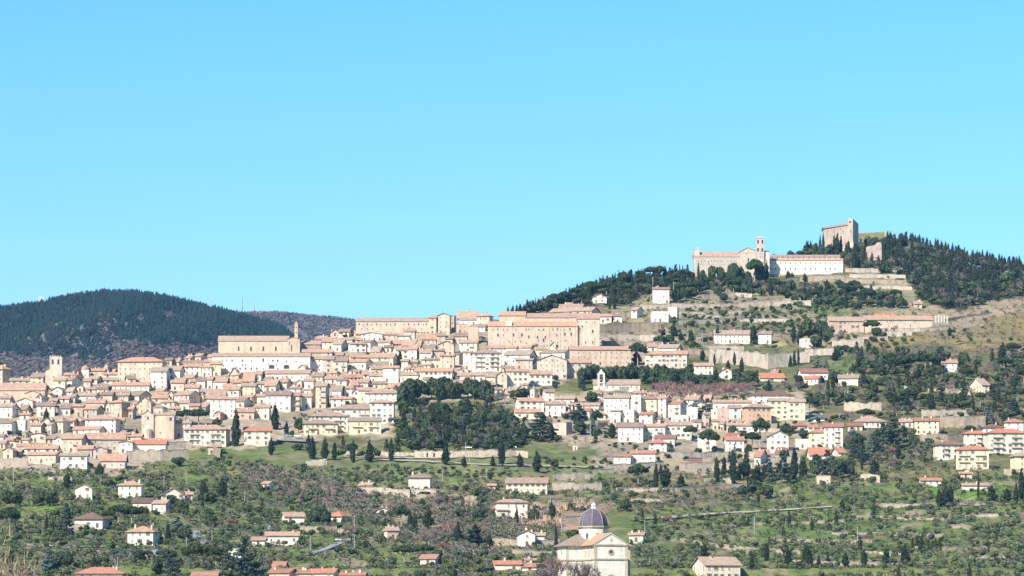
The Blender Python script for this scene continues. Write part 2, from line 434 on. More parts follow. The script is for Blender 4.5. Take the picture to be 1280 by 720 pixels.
HILL2 = [(-200, 470), (100, 440), (240, 402), (280, 394), (305, 391), (350, 391), (385, 395), (415, 397), (445, 401), (480, 406), (560, 420), (700, 440), (900, 450), (1100, 455)]
HILL1 = [(x, y + (14 if x < 330 else 8)) for x, y in HILL1]
us1, U1, V1 = far_hill('near_far_hill', HILL1, 4700, 7000, 22, -700, 800, hill_mat('forest_floor', (0.105, 0.088, 0.086)), 1.0)
HILL2 = [(x, y + 6) for x, y in HILL2]
us2, U2, V2 = far_hill('farther_hill', HILL2, 7400, 9500, 22, -200, 1100, hill_mat('bare_wood_floor', (0.12, 0.10, 0.10)), 2.3)
def tile(tv, tf, P, S, A):
    """copies of a template (verts, quads/tris) at points P with scales S and turns A"""
    n, k = len(P), len(tv)
    c, s_ = np.cos(A)[:, None], np.sin(A)[:, None]
    x = (tv[None, :, 0] * c - tv[None, :, 1] * s_) * S[:, 0:1] + P[:, 0:1]
    y = (tv[None, :, 0] * s_ + tv[None, :, 1] * c) * S[:, 0:1] + P[:, 1:2]
    z = tv[None, :, 2] * S[:, 1:2] + P[:, 2:3]
    V = np.stack([x, y, z], -1).reshape(-1, 3)
    Fq = (tf[None] + (np.arange(n) * k)[:, None, None]).reshape(-1, tf.shape[1])
    return V, Fq
def tpl_conifer(n=7, rows=3, seed=0):
    r = np.random.RandomState(seed); V = []; Q = []
    for i in range(rows):
        z0, z1 = i / rows * 0.85, min(1.0, (i + 1.5) / rows)
        rad = 0.5 * (1 - i / rows) ** 0.8
        b = len(V)
        for k in range(n):
            a = 2 * math.pi * k / n + r.rand() * 0.5
            V.append((rad * math.cos(a) * (0.7 + 0.5 * r.rand()), rad * math.sin(a) * (0.7 + 0.5 * r.rand()), z0 + 0.06 * r.rand()))
        V.append((0, 0, z1))
        for k in range(n): Q.append((b + k, b + (k + 1) % n, b + n))
    return np.array(V), np.array(Q)
def tpl_tuft(n=16, seed=1, up=0.6):
    """loose twiggy crown: small leaning triangles in an egg"""
    r = np.random.RandomState(seed); V = []; Q = []
    for k in range(n):
        d = r.normal(size=3); d /= np.linalg.norm(d)
        p = np.array([0, 0, 0.55]) + d * np.array([0.42, 0.42, 0.42]) * (0.35 + 0.65 * r.rand())
        t = r.normal(size=3); t[2] = abs(t[2]) + up; t /= np.linalg.norm(t)
        w = np.cross(t, r.normal(size=3)); w /= np.linalg.norm(w)
        b = len(V)
        V += [tuple(p - w * 0.11 - t * 0.12), tuple(p + w * 0.11 - t * 0.12), tuple(p + t * 0.26)]
        Q.append((b, b + 1, b + 2))
    return np.array(V), np.array(Q)
def on_hill(V, ua, n, rs, lo=0.0, hi=1.0):
    rows = 60
    i = (lo + (hi - lo) * rs.rand(n)) * (rows - 1.001); j = rs.rand(n) * (V.shape[1] - 1.001)
    i0 = i.astype(int); j0 = j.astype(int); fi = (i - i0)[:, None]; fj = (j - j0)[:, None]
    return V[i0, j0] * (1 - fi) * (1 - fj) + V[i0 + 1, j0] * fi * (1 - fj) + V[i0, j0 + 1] * (1 - fi) * fj + V[i0 + 1, j0 + 1] * fi * fj
def rows_of(P): return 640 + P[:, 0] * F / P[:, 1], HY - P[:, 2] * F / P[:, 1]
L_FARCON = leaf_mat('far_conifers', (0.014, 0.026, 0.016))
L_FARBARE = leaf_mat('far_bare_wood', (0.130, 0.108, 0.112))
rs = np.random.RandomState(5)
P = on_hill(V1, U1, 70000, rs)
a, b_ = rows_of(P)
# the dark plantation stops along a wavy edge, bare wood below it and in the gullies
edge = np.interp(a, [-700, 0, 30, 60, 100, 138, 142, 150, 170, 200, 230, 260, 300, 370, 430], [430, 443, 445, 447, 448, 449, 432, 430, 428, 436, 432, 438, 430, 436, 450]) + 2.5 * np.sin(a / 4.0)
gully = inpoly(a, b_, [(122, 398), (134, 402), (138, 415), (150, 428), (165, 432), (172, 446), (140, 450), (132, 430), (124, 415)]) & (rs.rand(len(a)) < 0.55)
vis = (a > -420) & (a < 480) & (b_ < 500)
conif = vis & (b_ < edge) & ~((a > 43) & (a < 61) & (b_ < 381)) & ~gully & ~inpoly(a, b_, [(205, 392), (214, 392), (214, 398), (205, 398)])
bare = vis & ~conif & ~((a > 43) & (a < 61) & (b_ < 383))
ka = np.where(conif)[0][:21000]
tv, tf = tpl_conifer()
S = np.stack([6.5 + 5.5 * rs.rand(len(ka)), 7 + 9 * rs.rand(len(ka)) ** 1.6], 1)
rnd_ = rs.rand(len(ka)) < 0.42 + 0.3 * np.sin(a[ka] / 23.0 + b_[ka] / 9.0)
tv2, tf2 = tpl_tuft(16, 8, 0.1)
V, Q = tile(tv, tf, P[ka][~rnd_] - [0, 0, 1], S[~rnd_], rs.rand((~rnd_).sum()) * 6.28)
S2 = S[rnd_] * [1.35, 0.8]
Vr, Qr = tile(tv2, tf2, P[ka][rnd_] - [0, 0, 1], S2, rs.rand(rnd_.sum()) * 6.28)
Q = np.concatenate([Q, Qr + len(V)]); V = np.concatenate([V, Vr])
struct(obj('conifer_forest', np_mesh('conifer_forest', V, Q, L_FARCON)), 'stuff')
kb = np.where(bare)[0][:9000]
tv, tf = tpl_tuft(18)
S = np.stack([11 + 6 * rs.rand(len(kb)), 4 + 3 * rs.rand(len(kb))], 1)
V, Q = tile(tv, tf, P[kb] - [0, 0, 1], S, rs.rand(len(kb)) * 6.28)
P2 = on_hill(V2, U2, 14000, rs, 0.35)
a, b_ = rows_of(P2)
k2 = np.where((a > 230) & (a < 560) & (b_ < 450))[0][:6500]
S = np.stack([15 + 9 * rs.rand(len(k2)), 7 + 5 * rs.rand(len(k2))], 1)
Vb, Qb = tile(tv, tf, P2[k2] - [0, 0, 1], S, rs.rand(len(k2)) * 6.28)
struct(obj('bare_wood', np_mesh('bare_wood', np.concatenate([V, Vb]), np.concatenate([Q, Qb + len(V)]), L_FARBARE)), 'stuff')
# scattered dark firs on the farther ridge
tv, tf = tpl_conifer(seed=3)
pp = []
for x, y in [(346, 392), (347, 397), (361, 401), (363, 403), (353, 405), (347, 408), (354, 409), (340, 408), (350, 413), (338, 402), (356, 399), (344, 403)]:
    Yv = 9350 - (y - 391) * 30
    pp.append(((x - 640) / F * Yv, Yv, (HY - y) / F * Yv - 18))
pp = np.array(pp)
V, Q = tile(tv, tf, pp, np.stack([12 + 6 * rs.rand(len(pp)), 26 + 14 * rs.rand(len(pp))], 1), rs.rand(len(pp)) * 6)
struct(obj('fir_clump', np_mesh('fir_clump', V, Q, L_FARCON)), 'stuff')
def far_pt(px, py, Y): return Vector(((px - 640) / F * Y, Y, (HY - py) / F * Y))
# masts and a white station on the ridges
for px, py, h, Y in [(303, 392, 40, 7000), (318, 393, 26, 7300), (327, 392, 24, 9500), (441, 400, 20, 9500), (265, 383, 18, 7000)]:
    t = empty('radio_mast', far_pt(px, py, Y) - Vector((0, 0, 10)))
    mb = MB(); mb.tube((0, 0, 0), (0, 0, h + 10), 0.9, 0.35, 4); mb.build('pole', M_IRON, t)
    mb = MB()
    for z in (0.55, 0.7, 0.85, 0.95): mb.box(-1.8, 1.8, -0.3, 0.3, (h + 10) * z, (h + 10) * z + 0.6)
    mb.build('antenna', M_WHITE, t)
    thing(t, 'thin radio mast on the far wooded ridge', 'mast', px, py - 4)
t = empty('hilltop_station', far_pt(52, 382, 6800) - Vector((0, 0, 6)))
mb = MB(); mb.box(-7, 6, 0, 9, 0, 15); mb.box(-13, -7, 0, 8, 0, 9); mb.build('wall', WALLS['w'], t)
mb = MB(); mb.box(-5, 5, 1, 8, 15, 17.5); mb.tube((-2, 4, 17), (-2, 4, 25), 0.7, 0.4); mb.tube((3, 4, 17), (3, 4, 23), 0.7, 0.4); mb.box(-5, 1, 3, 5, 21, 22.5); mb.build('antenna_platform', M_WHITE, t)
mb = MB()
for x in (-5, -1, 3): mb.box(x, x + 2, -0.15, 0.3, 8, 11)
mb.build('window', M_GLASS, t)
thing(t, 'small white station with antennas', 'station', 50, 370, 'small white station with antennas on top of the dark forested hill at left')
# ---------------------------------------------------------------- trees: each kind has a few crown and trunk meshes, shared by the copies
def ico():
    t = (1 + 5 ** 0.5) / 2
    v = np.array([(-1, t, 0), (1, t, 0), (-1, -t, 0), (1, -t, 0), (0, -1, t), (0, 1, t), (0, -1, -t), (0, 1, -t), (t, 0, -1), (t, 0, 1), (-t, 0, -1), (-t, 0, 1)], float)
    f = np.array([(0, 11, 5), (0, 5, 1), (0, 1, 7), (0, 7, 10), (0, 10, 11), (1, 5, 9), (5, 11, 4), (11, 10, 2), (10, 7, 6), (7, 1, 8), (3, 9, 4), (3, 4, 2), (3, 2, 6), (3, 6, 8), (3, 8, 9), (4, 9, 5), (2, 4, 11), (6, 2, 10), (8, 6, 7), (9, 8, 1)])
    return v / np.linalg.norm(v, axis=1)[:, None], f
ICO_V, ICO_F = ico()
def leaf_cloud(lobes, n, size, seed, up=0.0, tilt=0.8, aspect=0.6, inner=0.62):
    """lobes: (cx,cy,cz,rx,ry,rz). Leaf sprays as single bent triangles pairs over the lobes, plus a small dark core in each lobe"""
    r = np.random.RandomState(seed)
    L = np.array(lobes, float)
    wgt = (L[:, 3] * L[:, 5]) ** 1.0; wgt /= wgt.sum()
    k = r.choice(len(L), n, p=wgt)
    d = r.normal(size=(n, 3)); d /= np.linalg.norm(d, axis=1)[:, None]
    rad = 0.70 + 0.38 * r.rand(n)
    p = L[k, :3] + d * L[k, 3:6] * rad[:, None]
    nrm = d + r.normal(size=(n, 3)) * tilt * 0.6; nrm /= np.linalg.norm(nrm, axis=1)[:, None]
    t = np.cross(nrm, r.normal(size=(n, 3))); t[:, 2] += up; t /= np.linalg.norm(t, axis=1)[:, None]
    w = np.cross(nrm, t); w /= np.linalg.norm(w, axis=1)[:, None]
    s = (size * (0.6 + 0.8 * r.rand(n)))[:, None]
    V = np.stack([p - t * s, p + w * s * aspect + nrm * s * 0.15, p + t * s, p - w * s * aspect + nrm * s * 0.15], 1).reshape(-1, 3)
    b = np.arange(n) * 4
    T = np.concatenate([np.stack([b, b + 1, b + 2], 1), np.stack([b, b + 2, b + 3], 1)])
    cv, cf = [], []
    off = len(V)
    for c in L:
        jig = 0.85 + 0.3 * r.rand(12, 1)
        cv.append(c[:3] + ICO_V * jig * c[3:6] * inner); cf.append(ICO_F + off); off += 12
    return np.concatenate([V] + cv), np.concatenate([T] + cf)
def branchy(h, r0, seed, levels=3, spread=0.9, lean=0.1, first=0.3, n0=5, seg=None):
    """trunk and limbs as tapered tubes; returns a MB and the twig tips"""
    rr = random.Random(seed); mb = MB(); tips = []
    def grow(p, d, ln, r, lv):
        q = p + d * ln
        mb.tube(p, q, r, r * 0.62, 5 if lv == 0 else 3)
        if lv == levels: tips.append((q, d, ln)); return
        for i in range(rr.randint(2, 3) if lv else n0):
            nd = (d + Vector((rr.gauss(0, spread), rr.gauss(0, spread), rr.gauss(0.25, 0.35)))).normalized()
            f = 0.75 + 0.25 * rr.random() if lv else 0.55 + 0.45 * rr.random()
            grow(p + d * ln * f, nd, ln * (0.52 + 0.25 * rr.random()), r * 0.5, lv + 1)
        if lv: tips.append((q, d, ln))
    grow(Vector((0, 0, -0.6)), Vector((rr.gauss(0, lean), rr.gauss(0, lean), 1)).normalized(), h, r0, 0)
    return mb, tips
class Kind: pass
KINDS = {}
def kind(key, name, cat, words, variants, h, w, leaf, bark, small=18):
    k = Kind(); k.name, k.cat, k.words, k.var, k.h, k.w, k.small = name, cat, words, variants, h, w, small
    k.crowns, k.trunks, k.whole = [], [], []
    for (V, T), tr in variants:
        k.crowns.append(np_mesh('crown', V, T, leaf))
        k.trunks.append(tr.mesh('trunk', bark))
        w_ = np_mesh(name, V, T, [leaf, bark])
        bm_v = np.array(tr.v); fl = []
        for f in tr.f:
            for i in range(1, len(f) - 1): fl.append((f[0], f[i], f[i + 1]))
        Va = np.concatenate([V, bm_v]); Ta = np.concatenate([T, np.array(fl) + len(V)])
        bpy.data.meshes.remove(w_)
        k.whole.append(np_mesh(name, Va, Ta, [leaf, bark], np.concatenate([np.zeros(len(T)), np.ones(len(fl))])))
    k.n = 0; k.lite = None
    KINDS[key] = k
def stem(h, r, bend=0.0, seed=0, forks=0, fr=2.0):
    mb = MB(); rr = random.Random(seed)
    p = Vector((0, 0, -1.0))
    for i in range(3):
        q = Vector((bend * (i + 1) / 3 * rr.uniform(0.5, 1), bend * 0.5 * rr.uniform(-1, 1), h * (i + 1) / 3))
        mb.tube(p, q, r * (1 - 0.2 * i), r * (0.8 - 0.2 * i), 6); p = q
    for k in range(forks):
        a = 6.28 * k / forks + rr.random()
        mb.tube(p - Vector((0, 0, h * 0.25 * rr.random())), p + Vector((math.cos(a) * fr, math.sin(a) * fr, h * 0.22)), r * 0.45, r * 0.18, 4)
    return mb
def v_cypress(seed):
    r = np.random.RandomState(seed); lobes = []
    for i in range(17):
        t = i / 16.0
        R = 1.55 * min(1.0, 0.62 + 1.6 * t) * (1 - t ** 2.6) ** 0.75 + 0.12
        for k in range(2 if t < 0.8 else 1):
            a = r.rand() * 6.28; o = R * 0.38 * r.rand()
            lobes.append((o * math.cos(a), o * math.sin(a), 0.9 + t * 13.6, R * (0.75 + 0.2 * r.rand()), R * 0.8, 1.15))
    return leaf_cloud(lobes, 900, 0.50, seed, up=1.6, tilt=0.7, aspect=0.45), stem(2.0, 0.28)
def v_widecyp(seed):
    r = np.random.RandomState(seed); lobes = []
    for i in range(14):
        t = i / 13.0
        R = 3.1 * min(1.0, 0.55 + 2.2 * t) * (1 - t ** 1.8) ** 0.8 + 0.2
        for k in range(3 if t < 0.75 else 1):
            a = r.rand() * 6.28; o = R * 0.5 * r.rand()
            lobes.append((o * math.cos(a), o * math.sin(a), 1.3 + t * 11.8, R * (0.55 + 0.25 * r.rand()), R * 0.6, 1.3))
    return leaf_cloud(lobes, 1200, 0.6, seed, up=0.8, tilt=0.9, aspect=0.5), stem(2.4, 0.4)
def v_umbrella(seed):
    r = np.random.RandomState(seed); lobes = []
    for i in range(26):
        a = r.rand() * 6.28; o = 4.6 * math.sqrt(r.rand())
        lobes.append((o * math.cos(a), o * math.sin(a), 9.2 - 0.10 * o * o + 0.7 * r.rand(), 1.5 + 0.7 * r.rand(), 1.5 + 0.6 * r.rand(), 1.25))
    return leaf_cloud(lobes, 1700, 0.48, seed, up=0.5, tilt=0.9), stem(8.0, 0.42, 0.5, seed, 6, 3.2)
def v_round(seed, n=22, R=3.6, sq=0.9, size=0.5, leaves=1900, base=0.25):
    r = np.random.RandomState(seed); lobes = []
    for i in range(n):
        d = r.normal(size=3); d /= np.linalg.norm(d); d[2] = d[2] * sq
        o = R * 0.62 * r.rand() ** 0.4
        q = R * (0.30 + 0.16 * r.rand())
        lobes.append((d[0] * o, d[1] * o, base + R * sq + d[2] * o, q, q, q * 0.85))
    return leaf_cloud(lobes, leaves, size, seed, up=0.2), stem(base + R * 0.5, 0.3, 0.3, seed, 4, R * 0.5)
def v_olive(seed):
    return v_round(seed, 9, 2.3, 0.75, 0.36, 420, 0.5)
def v_cedar(seed, R=5.0):
    r = np.random.RandomState(seed); lobes = []
    for i in range(8):
        t = i / 7.0; z = 2.2 + t * 10.5
        rad = R * (1 - t) ** 0.7 + 0.5
        for k in range(6 if t < 0.7 else 3):
            a = 6.28 * k / 6 + r.rand() * 1.2; o = rad * (0.35 + 0.65 * r.rand())
            lobes.append((o * math.cos(a), o * math.sin(a), z - 0.06 * o + r.normal() * 0.25, 1.1 + 0.25 * rad * r.rand(), 1.1 + 0.25 * rad * r.rand(), 0.42))
    return leaf_cloud(lobes, 1500, 0.55, seed, up=-0.1, tilt=0.6, inner=0.5), stem(11.0, 0.42)
def v_bare(seed, h=3.2, spread=0.62):
    mb, tips = branchy(h, 0.22, seed, 3, spread, 0.06)
    r = np.random.RandomState(seed); V = []; T = []
    for q, d, ln in tips:
        for i in range(9):
            t = np.array(d) + r.normal(size=3) * 0.55 + np.array([0, 0, 0.25]); t /= np.linalg.norm(t)
            w = np.cross(t, r.normal(size=3)); w /= np.linalg.norm(w)
            p = np.array(q) - np.array(d) * ln * r.rand() * 0.6; L = 0.9 + 0.9 * r.rand(); b = len(V)
            V += [p - w * 0.075, p + w * 0.075, p + t * L + w * 0.02]; T.append((b, b + 1, b + 2))
            p2 = p + t * L * 0.5; t2 = t + r.normal(size=3) * 0.5; b = len(V)
            V += [p2 - w * 0.04, p2 + w * 0.04, p2 + t2 * L * 0.7]; T.append((b, b + 1, b + 2))
    return (np.array(V), np.array(T)), mb
def v_bush(seed):
    return v_round(seed, 7, 1.5, 0.65, 0.34, 260, 0.0)
def v_reed(seed):
    r = np.random.RandomState(seed); V = []; T = []
    for i in range(160):
        a = r.rand() * 6.28; o = 1.3 * math.sqrt(r.rand()); p = np.array([o * math.cos(a), o * math.sin(a), -0.2])
        t = np.array([r.normal() * 0.16, r.normal() * 0.16, 1]); L = 2.2 + 1.6 * r.rand(); w = np.array([math.cos(a * 3), math.sin(a * 3), 0]) * 0.10
        b = len(V); V += [p - w, p + w, p + t * L, p + t * L * 0.6 + w * 2.5]; T += [(b, b + 1, b + 2), (b + 1, b + 3, b + 2)]
    mb = MB(); mb.tube((0, 0, -0.3), (0, 0, 1.5), 0.1, 0.05, 3)
    return (np.array(V), np.array(T)), mb
kind('cyp', 'cypress_tree', 'tree', 'slim dark cypress', [v_cypress(s) for s in range(1, 6)], 15.6, 3.4, L_CYP, M_BARK)
kind('wcyp', 'cypress_tree', 'tree', 'broad dark cypress', [v_widecyp(s) for s in range(11, 15)], 14.6, 6.2, L_CYP, M_BARK)
kind('umb', 'umbrella_pine', 'tree', 'flat-topped green umbrella pine', [v_umbrella(s) for s in range(21, 25)], 10.6, 12.0, L_PINE, M_BARKP, 14)
kind('oak', 'evergreen_tree', 'tree', 'dark round evergreen', [v_round(s) for s in range(31, 37)], 7.6, 7.2, L_OAK, M_BARK)
kind('grn', 'broadleaf_tree', 'tree', 'bright green bushy tree', [v_round(s, 14, 3.0, 0.8, 0.45, 1000) for s in range(41, 44)], 6.2, 6.0, L_GREEN, M_BARK)
kind('olv', 'olive_tree', 'tree', 'grey-green olive', [v_olive(s) for s in range(51, 58)], 4.5, 4.6, L_OLIVE, M_BARK)
kind('ced', 'cedar_tree', 'tree', 'dark layered cedar', [v_cedar(s) for s in range(61, 64)], 13.6, 11.0, L_CEDAR, M_BARK)
kind('bced', 'cedar_tree', 'tree', 'pale blue cedar', [v_cedar(s) for s in range(64, 67)], 13.6, 11.0, L_CEDARB, M_BARK)
kind('bare', 'bare_tree', 'tree', 'leafless grey-brown tree', [v_bare(s) for s in range(71, 77)], 8.6, 7.0, L_TWIG, M_BARKP)
kind('red', 'bare_tree', 'tree', 'leafless reddish tree', [v_bare(s) for s in range(81, 85)], 8.6, 7.0, L_RED, M_BARKP)
kind('bush', 'bush', 'bush', 'rounded dark bush', [v_bush(s) for s in range(91, 95)], 2.4, 3.2, L_OAK, M_BARK)
kind('reed', 'reed_clump', 'reeds', 'pinkish dry reed clump', [v_reed(s) for s in range(95, 98)], 3.6, 3.0, L_REED, M_BARK)
def lite(key, V, T, bark=None):
    k = KINDS[key]; k.lite = (V, T)
def lite_round(R, n, size, sq=0.8, base=0.4, seed=1): return v_round(seed, 5, R, sq, size, n, base)[0]
lite('olv', *lite_round(2.3, 90, 0.62, 0.75)); lite('oak', *lite_round(3.6, 130, 1.0, 0.9)); lite('bush', *lite_round(1.5, 60, 0.6, 0.65, 0.0)); lite('grn', *lite_round(3.0, 110, 0.9))
_c = [(0, 0, 0.9 + i * 1.65, 1.25 * (1 - (i / 9.0) ** 2.2) ** 0.7 + 0.15, 1.2 * (1 - (i / 9.0) ** 2.2) ** 0.7 + 0.15, 1.3) for i in range(9)]
lite('cyp', *leaf_cloud(_c, 130, 0.9, 3, up=1.6, tilt=0.7, aspect=0.45)); lite('wcyp', *leaf_cloud([(x, y, z, a * 2.0, b * 2.0, c) for x, y, z, a, b, c in _c], 150, 1.1, 4, up=0.8, aspect=0.5))
_b = v_bare(75, 3.2); _sel = np.arange(0, len(_b[0][1]), 3); lite('bare', _b[0][0], _b[0][1][_sel]); lite('red', _b[0][0], _b[0][1][_sel])
TREES = []          # (kind, column, base row, height px, width px)
tree_rng = random.Random(21)
SIZEWORD = {}
def tree(key, px, py, h, w=None, label=None, group=None):
    """a tree whose foot stands at column px, row py; h, w in photo pixels"""
    k = KINDS[key]
    p = at(px, py)
    s = p.y / F
    sz = h * s / k.h
    sx = (w * s / k.w) if w else sz * tree_rng.uniform(0.85, 1.15)
    v = k.n % len(k.crowns); k.n += 1
    rz = tree_rng.uniform(0, 6.28)
    p.z -= 0.25
    if h >= k.small:
        root = empty(k.name, p, rz); root.scale = (sx, sx, sz)
        obj('crown', k.crowns[v], root); obj('trunk', k.trunks[v], root)
    else:
        root = obj(k.name, k.whole[v], None, p, rz, (sx, sx, sz))
    thing(root, k.words, k.cat, px, py - h * 0.5, label, group or {'cyp': 'slim cypresses on the hill', 'wcyp': 'broad cypresses on the hill', 'umb': 'umbrella pines on the hill', 'oak': 'dark evergreens on the hill', 'grn': 'bright green trees on the hill', 'olv': 'olive trees on the terraces', 'ced': 'cedars on the hill', 'bced': 'blue cedars on the hill', 'bare': 'leafless trees on the hill', 'red': 'reddish leafless trees on the hill', 'bush': 'bushes on the slopes', 'reed': 'dry reeds above the domed church'}[key])
    root['_h'] = h
    return root
TAKEN = []          # rectangles in the picture where a scattered tree must not stand (buildings, lawns)
for x0, x1, y0, y1, tl, g in STRIPS: TAKEN.append((x0 + 2, x1 - 2, y0 + 0.5 + max(0, tl), y1 - 0.5 + min(0, tl)))
def fill(poly, step, mix, hs, seed, jitter=0.45, cap=300, ok=None, rowstep=None):
    """scatter trees over an outline of the hillside. mix: [(kind, share)], hs: {kind: (min,max) px}"""
    r = random.Random(seed)
    xs = [p[0] for p in poly]; ys = [p[1] for p in poly]
    y = min(ys); row = 0
    out = []
    rstep = rowstep or step * 0.6
    while y <= max(ys):
        x = min(xs) + (row % 2) * step * 0.5
        while x <= max(xs):
            qx = x + r.uniform(-jitter, jitter) * step; qy = y + r.uniform(-jitter, jitter) * rstep
            x += step
            if not inpoly(np.array([qx]), np.array([qy]), poly)[0]: continue
            u = r.random(); key = mix[-1][0]
            for kk, sh in mix:
                if u < sh: key = kk; break
                u -= sh
            if key is None: continue
            h = r.uniform(*hs[key])
            if any(a < qx < b and c - 1 < qy < d + h * 0.75 for a, b, c, d in TAKEN): continue
            out.append((qy, qx, key, h))
        y += rstep; row += 1
    out.sort()
    return out
# ---------------------------------------------------------------- windows, doors and chimneys shared by all houses
M_BLIND = plain_mat('closed_shutter', (0.30, 0.24, 0.185), 0.8)
def window_mesh(w, h, frame, shut=None, arch=False, closed=False):
    mb = MB(); f = 0.13; yo, yi = -0.09, -0.025
    if arch:
        n = 7
        outer = [(-w / 2 - f, 0)] + [((w / 2 + f) * -math.cos(math.pi * i / n), h - w / 2 + (w / 2 + f) * math.sin(math.pi * i / n)) for i in range(n + 1)] + [(w / 2 + f, 0)]
        inner = [(-w / 2, 0.0)] + [(w / 2 * -math.cos(math.pi * i / n), h - w / 2 + w / 2 * math.sin(math.pi * i / n)) for i in range(n + 1)] + [(w / 2, 0.0)]
    else:
        outer = [(-w / 2 - f, -f), (-w / 2 - f, h + f), (w / 2 + f, h + f), (w / 2 + f, -f)]
        inner = [(-w / 2, 0), (-w / 2, h), (w / 2, h), (w / 2, 0)]
    n = len(outer)
    for i in range(n):
        j = (i + 1) % n
        a, b_, c, d = outer[i], outer[j], inner[j], inner[i]
        mb.quad([(a[0], yo, a[1]), (d[0], yo, d[1]), (c[0], yo, c[1]), (b_[0], yo, b_[1])], 0)
        mb.quad([(a[0], yo, a[1]), (b_[0], yo, b_[1]), (b_[0], 0.02, b_[1]), (a[0], 0.02, a[1])], 0)
        mb.quad([(d[0], yo, d[1]), (d[0], yi, d[1]), (c[0], yi, c[1]), (c[0], yo, c[1])], 0)
    mb.quad([(p[0], yi, p[1]) for p in inner], 1)
    if not arch:
        mb.box(-w / 2 - f - 0.1, w / 2 + f + 0.1, -0.22, 0.0, -f - 0.1, -f, 0)
    if shut:
        for s in (-1, 1):
            x0 = s * (w / 2 + 0.16); x1 = s * (w / 2 + 0.16 + w * 0.5)
            mb.box(min(x0, x1), max(x0, x1), -0.17, -0.10, -0.05, h + 0.05, 2)
    return mb.mesh('window', [frame, M_BLIND if closed else M_GLASS, shut or M_GLASS])
WIN = {
    'plain': window_mesh(0.85, 1.35, M_TRIM), 'brown': window_mesh(0.8, 1.35, M_TRIM, M_SHUT), 'green': window_mesh(0.8, 1.35, M_TRIM, M_SHUTG),
    'closed': window_mesh(0.85, 1.35, M_TRIM, None, False, True), 'small': window_mesh(0.65, 0.95, M_TRIM), 'tall': window_mesh(1.1, 2.1, M_TRIM), 'arch': window_mesh(1.5, 3.2, M_TRIM, None, True),
    'bigarch': window_mesh(2.6, 3.6, M_TRIM, None, True), 'high': window_mesh(1.9, 6.2, M_TRIM, None, True), 'bell': window_mesh(1.7, 3.6, M_TRIM, None, True),
}
def _door():
    mb = MB(); mb.box(-0.6, 0.6, -0.05, 0.02, 0, 2.15, 0)
    for x in (-0.75, 0.6): mb.box(x, x + 0.15, -0.12, 0.02, 0, 2.3, 1)
    mb.box(-0.6, 0.6, -0.12, 0.02, 2.15, 2.3, 1)
    return mb.mesh('door', [M_DOOR, M_TRIM])
DOOR = _door()
def _chim(h):
    mb = MB(); mb.box(-0.4, 0.4, -0.3, 0.3, -1.2, h, 0); mb.box(-0.55, 0.55, -0.45, 0.45, h, h + 0.12, 1); mb.box(-0.4, 0.4, -0.3, 0.3, h + 0.12, h + 0.3, 0)
    mb.box(-0.55, 0.55, -0.45, 0.45, h + 0.3, h + 0.42, 1)
    return mb.mesh('chimney', [WALLS['b'], ROOFS['t']])
CHIM = [_chim(1.0), _chim(1.4)]
def _aerial():
    mb = MB(); mb.tube((0, 0, -0.5), (0, 0, 2.6), 0.05, 0.04, 4); mb.box(-0.9, 0.9, -0.03, 0.03, 2.3, 2.36); mb.box(-0.6, 0.6, -0.03, 0.03, 1.9, 1.96); mb.box(-0.75, -0.69, -0.4, 0.4, 2.31, 2.35)
    return mb.mesh('aerial', [M_IRON])
AERIAL = _aerial()
def _balcony(w):
    mb = MB(); mb.box(-w / 2, w / 2, -1.2, 0.0, -0.18, 0, 0)
    mb.box(-w / 2, w / 2, -1.2, -1.14, 0.95, 1.02, 1)
    n = int(w / 0.5)
    for i in range(n + 1):
        x = -w / 2 + w * i / n; mb.box(x - 0.03, x + 0.03, -1.19, -1.15, 0, 0.95, 1)
    for s in (-1, 1): mb.box(s * w / 2 - 0.03, s * w / 2 + 0.03, -1.14, 0, 0.95, 1.02, 1)
    return mb.mesh('balcony', [M_TRIM, M_IRON])
BALC = {3: _balcony(3.0), 6: _balcony(6.0)}
hrng = random.Random(5)
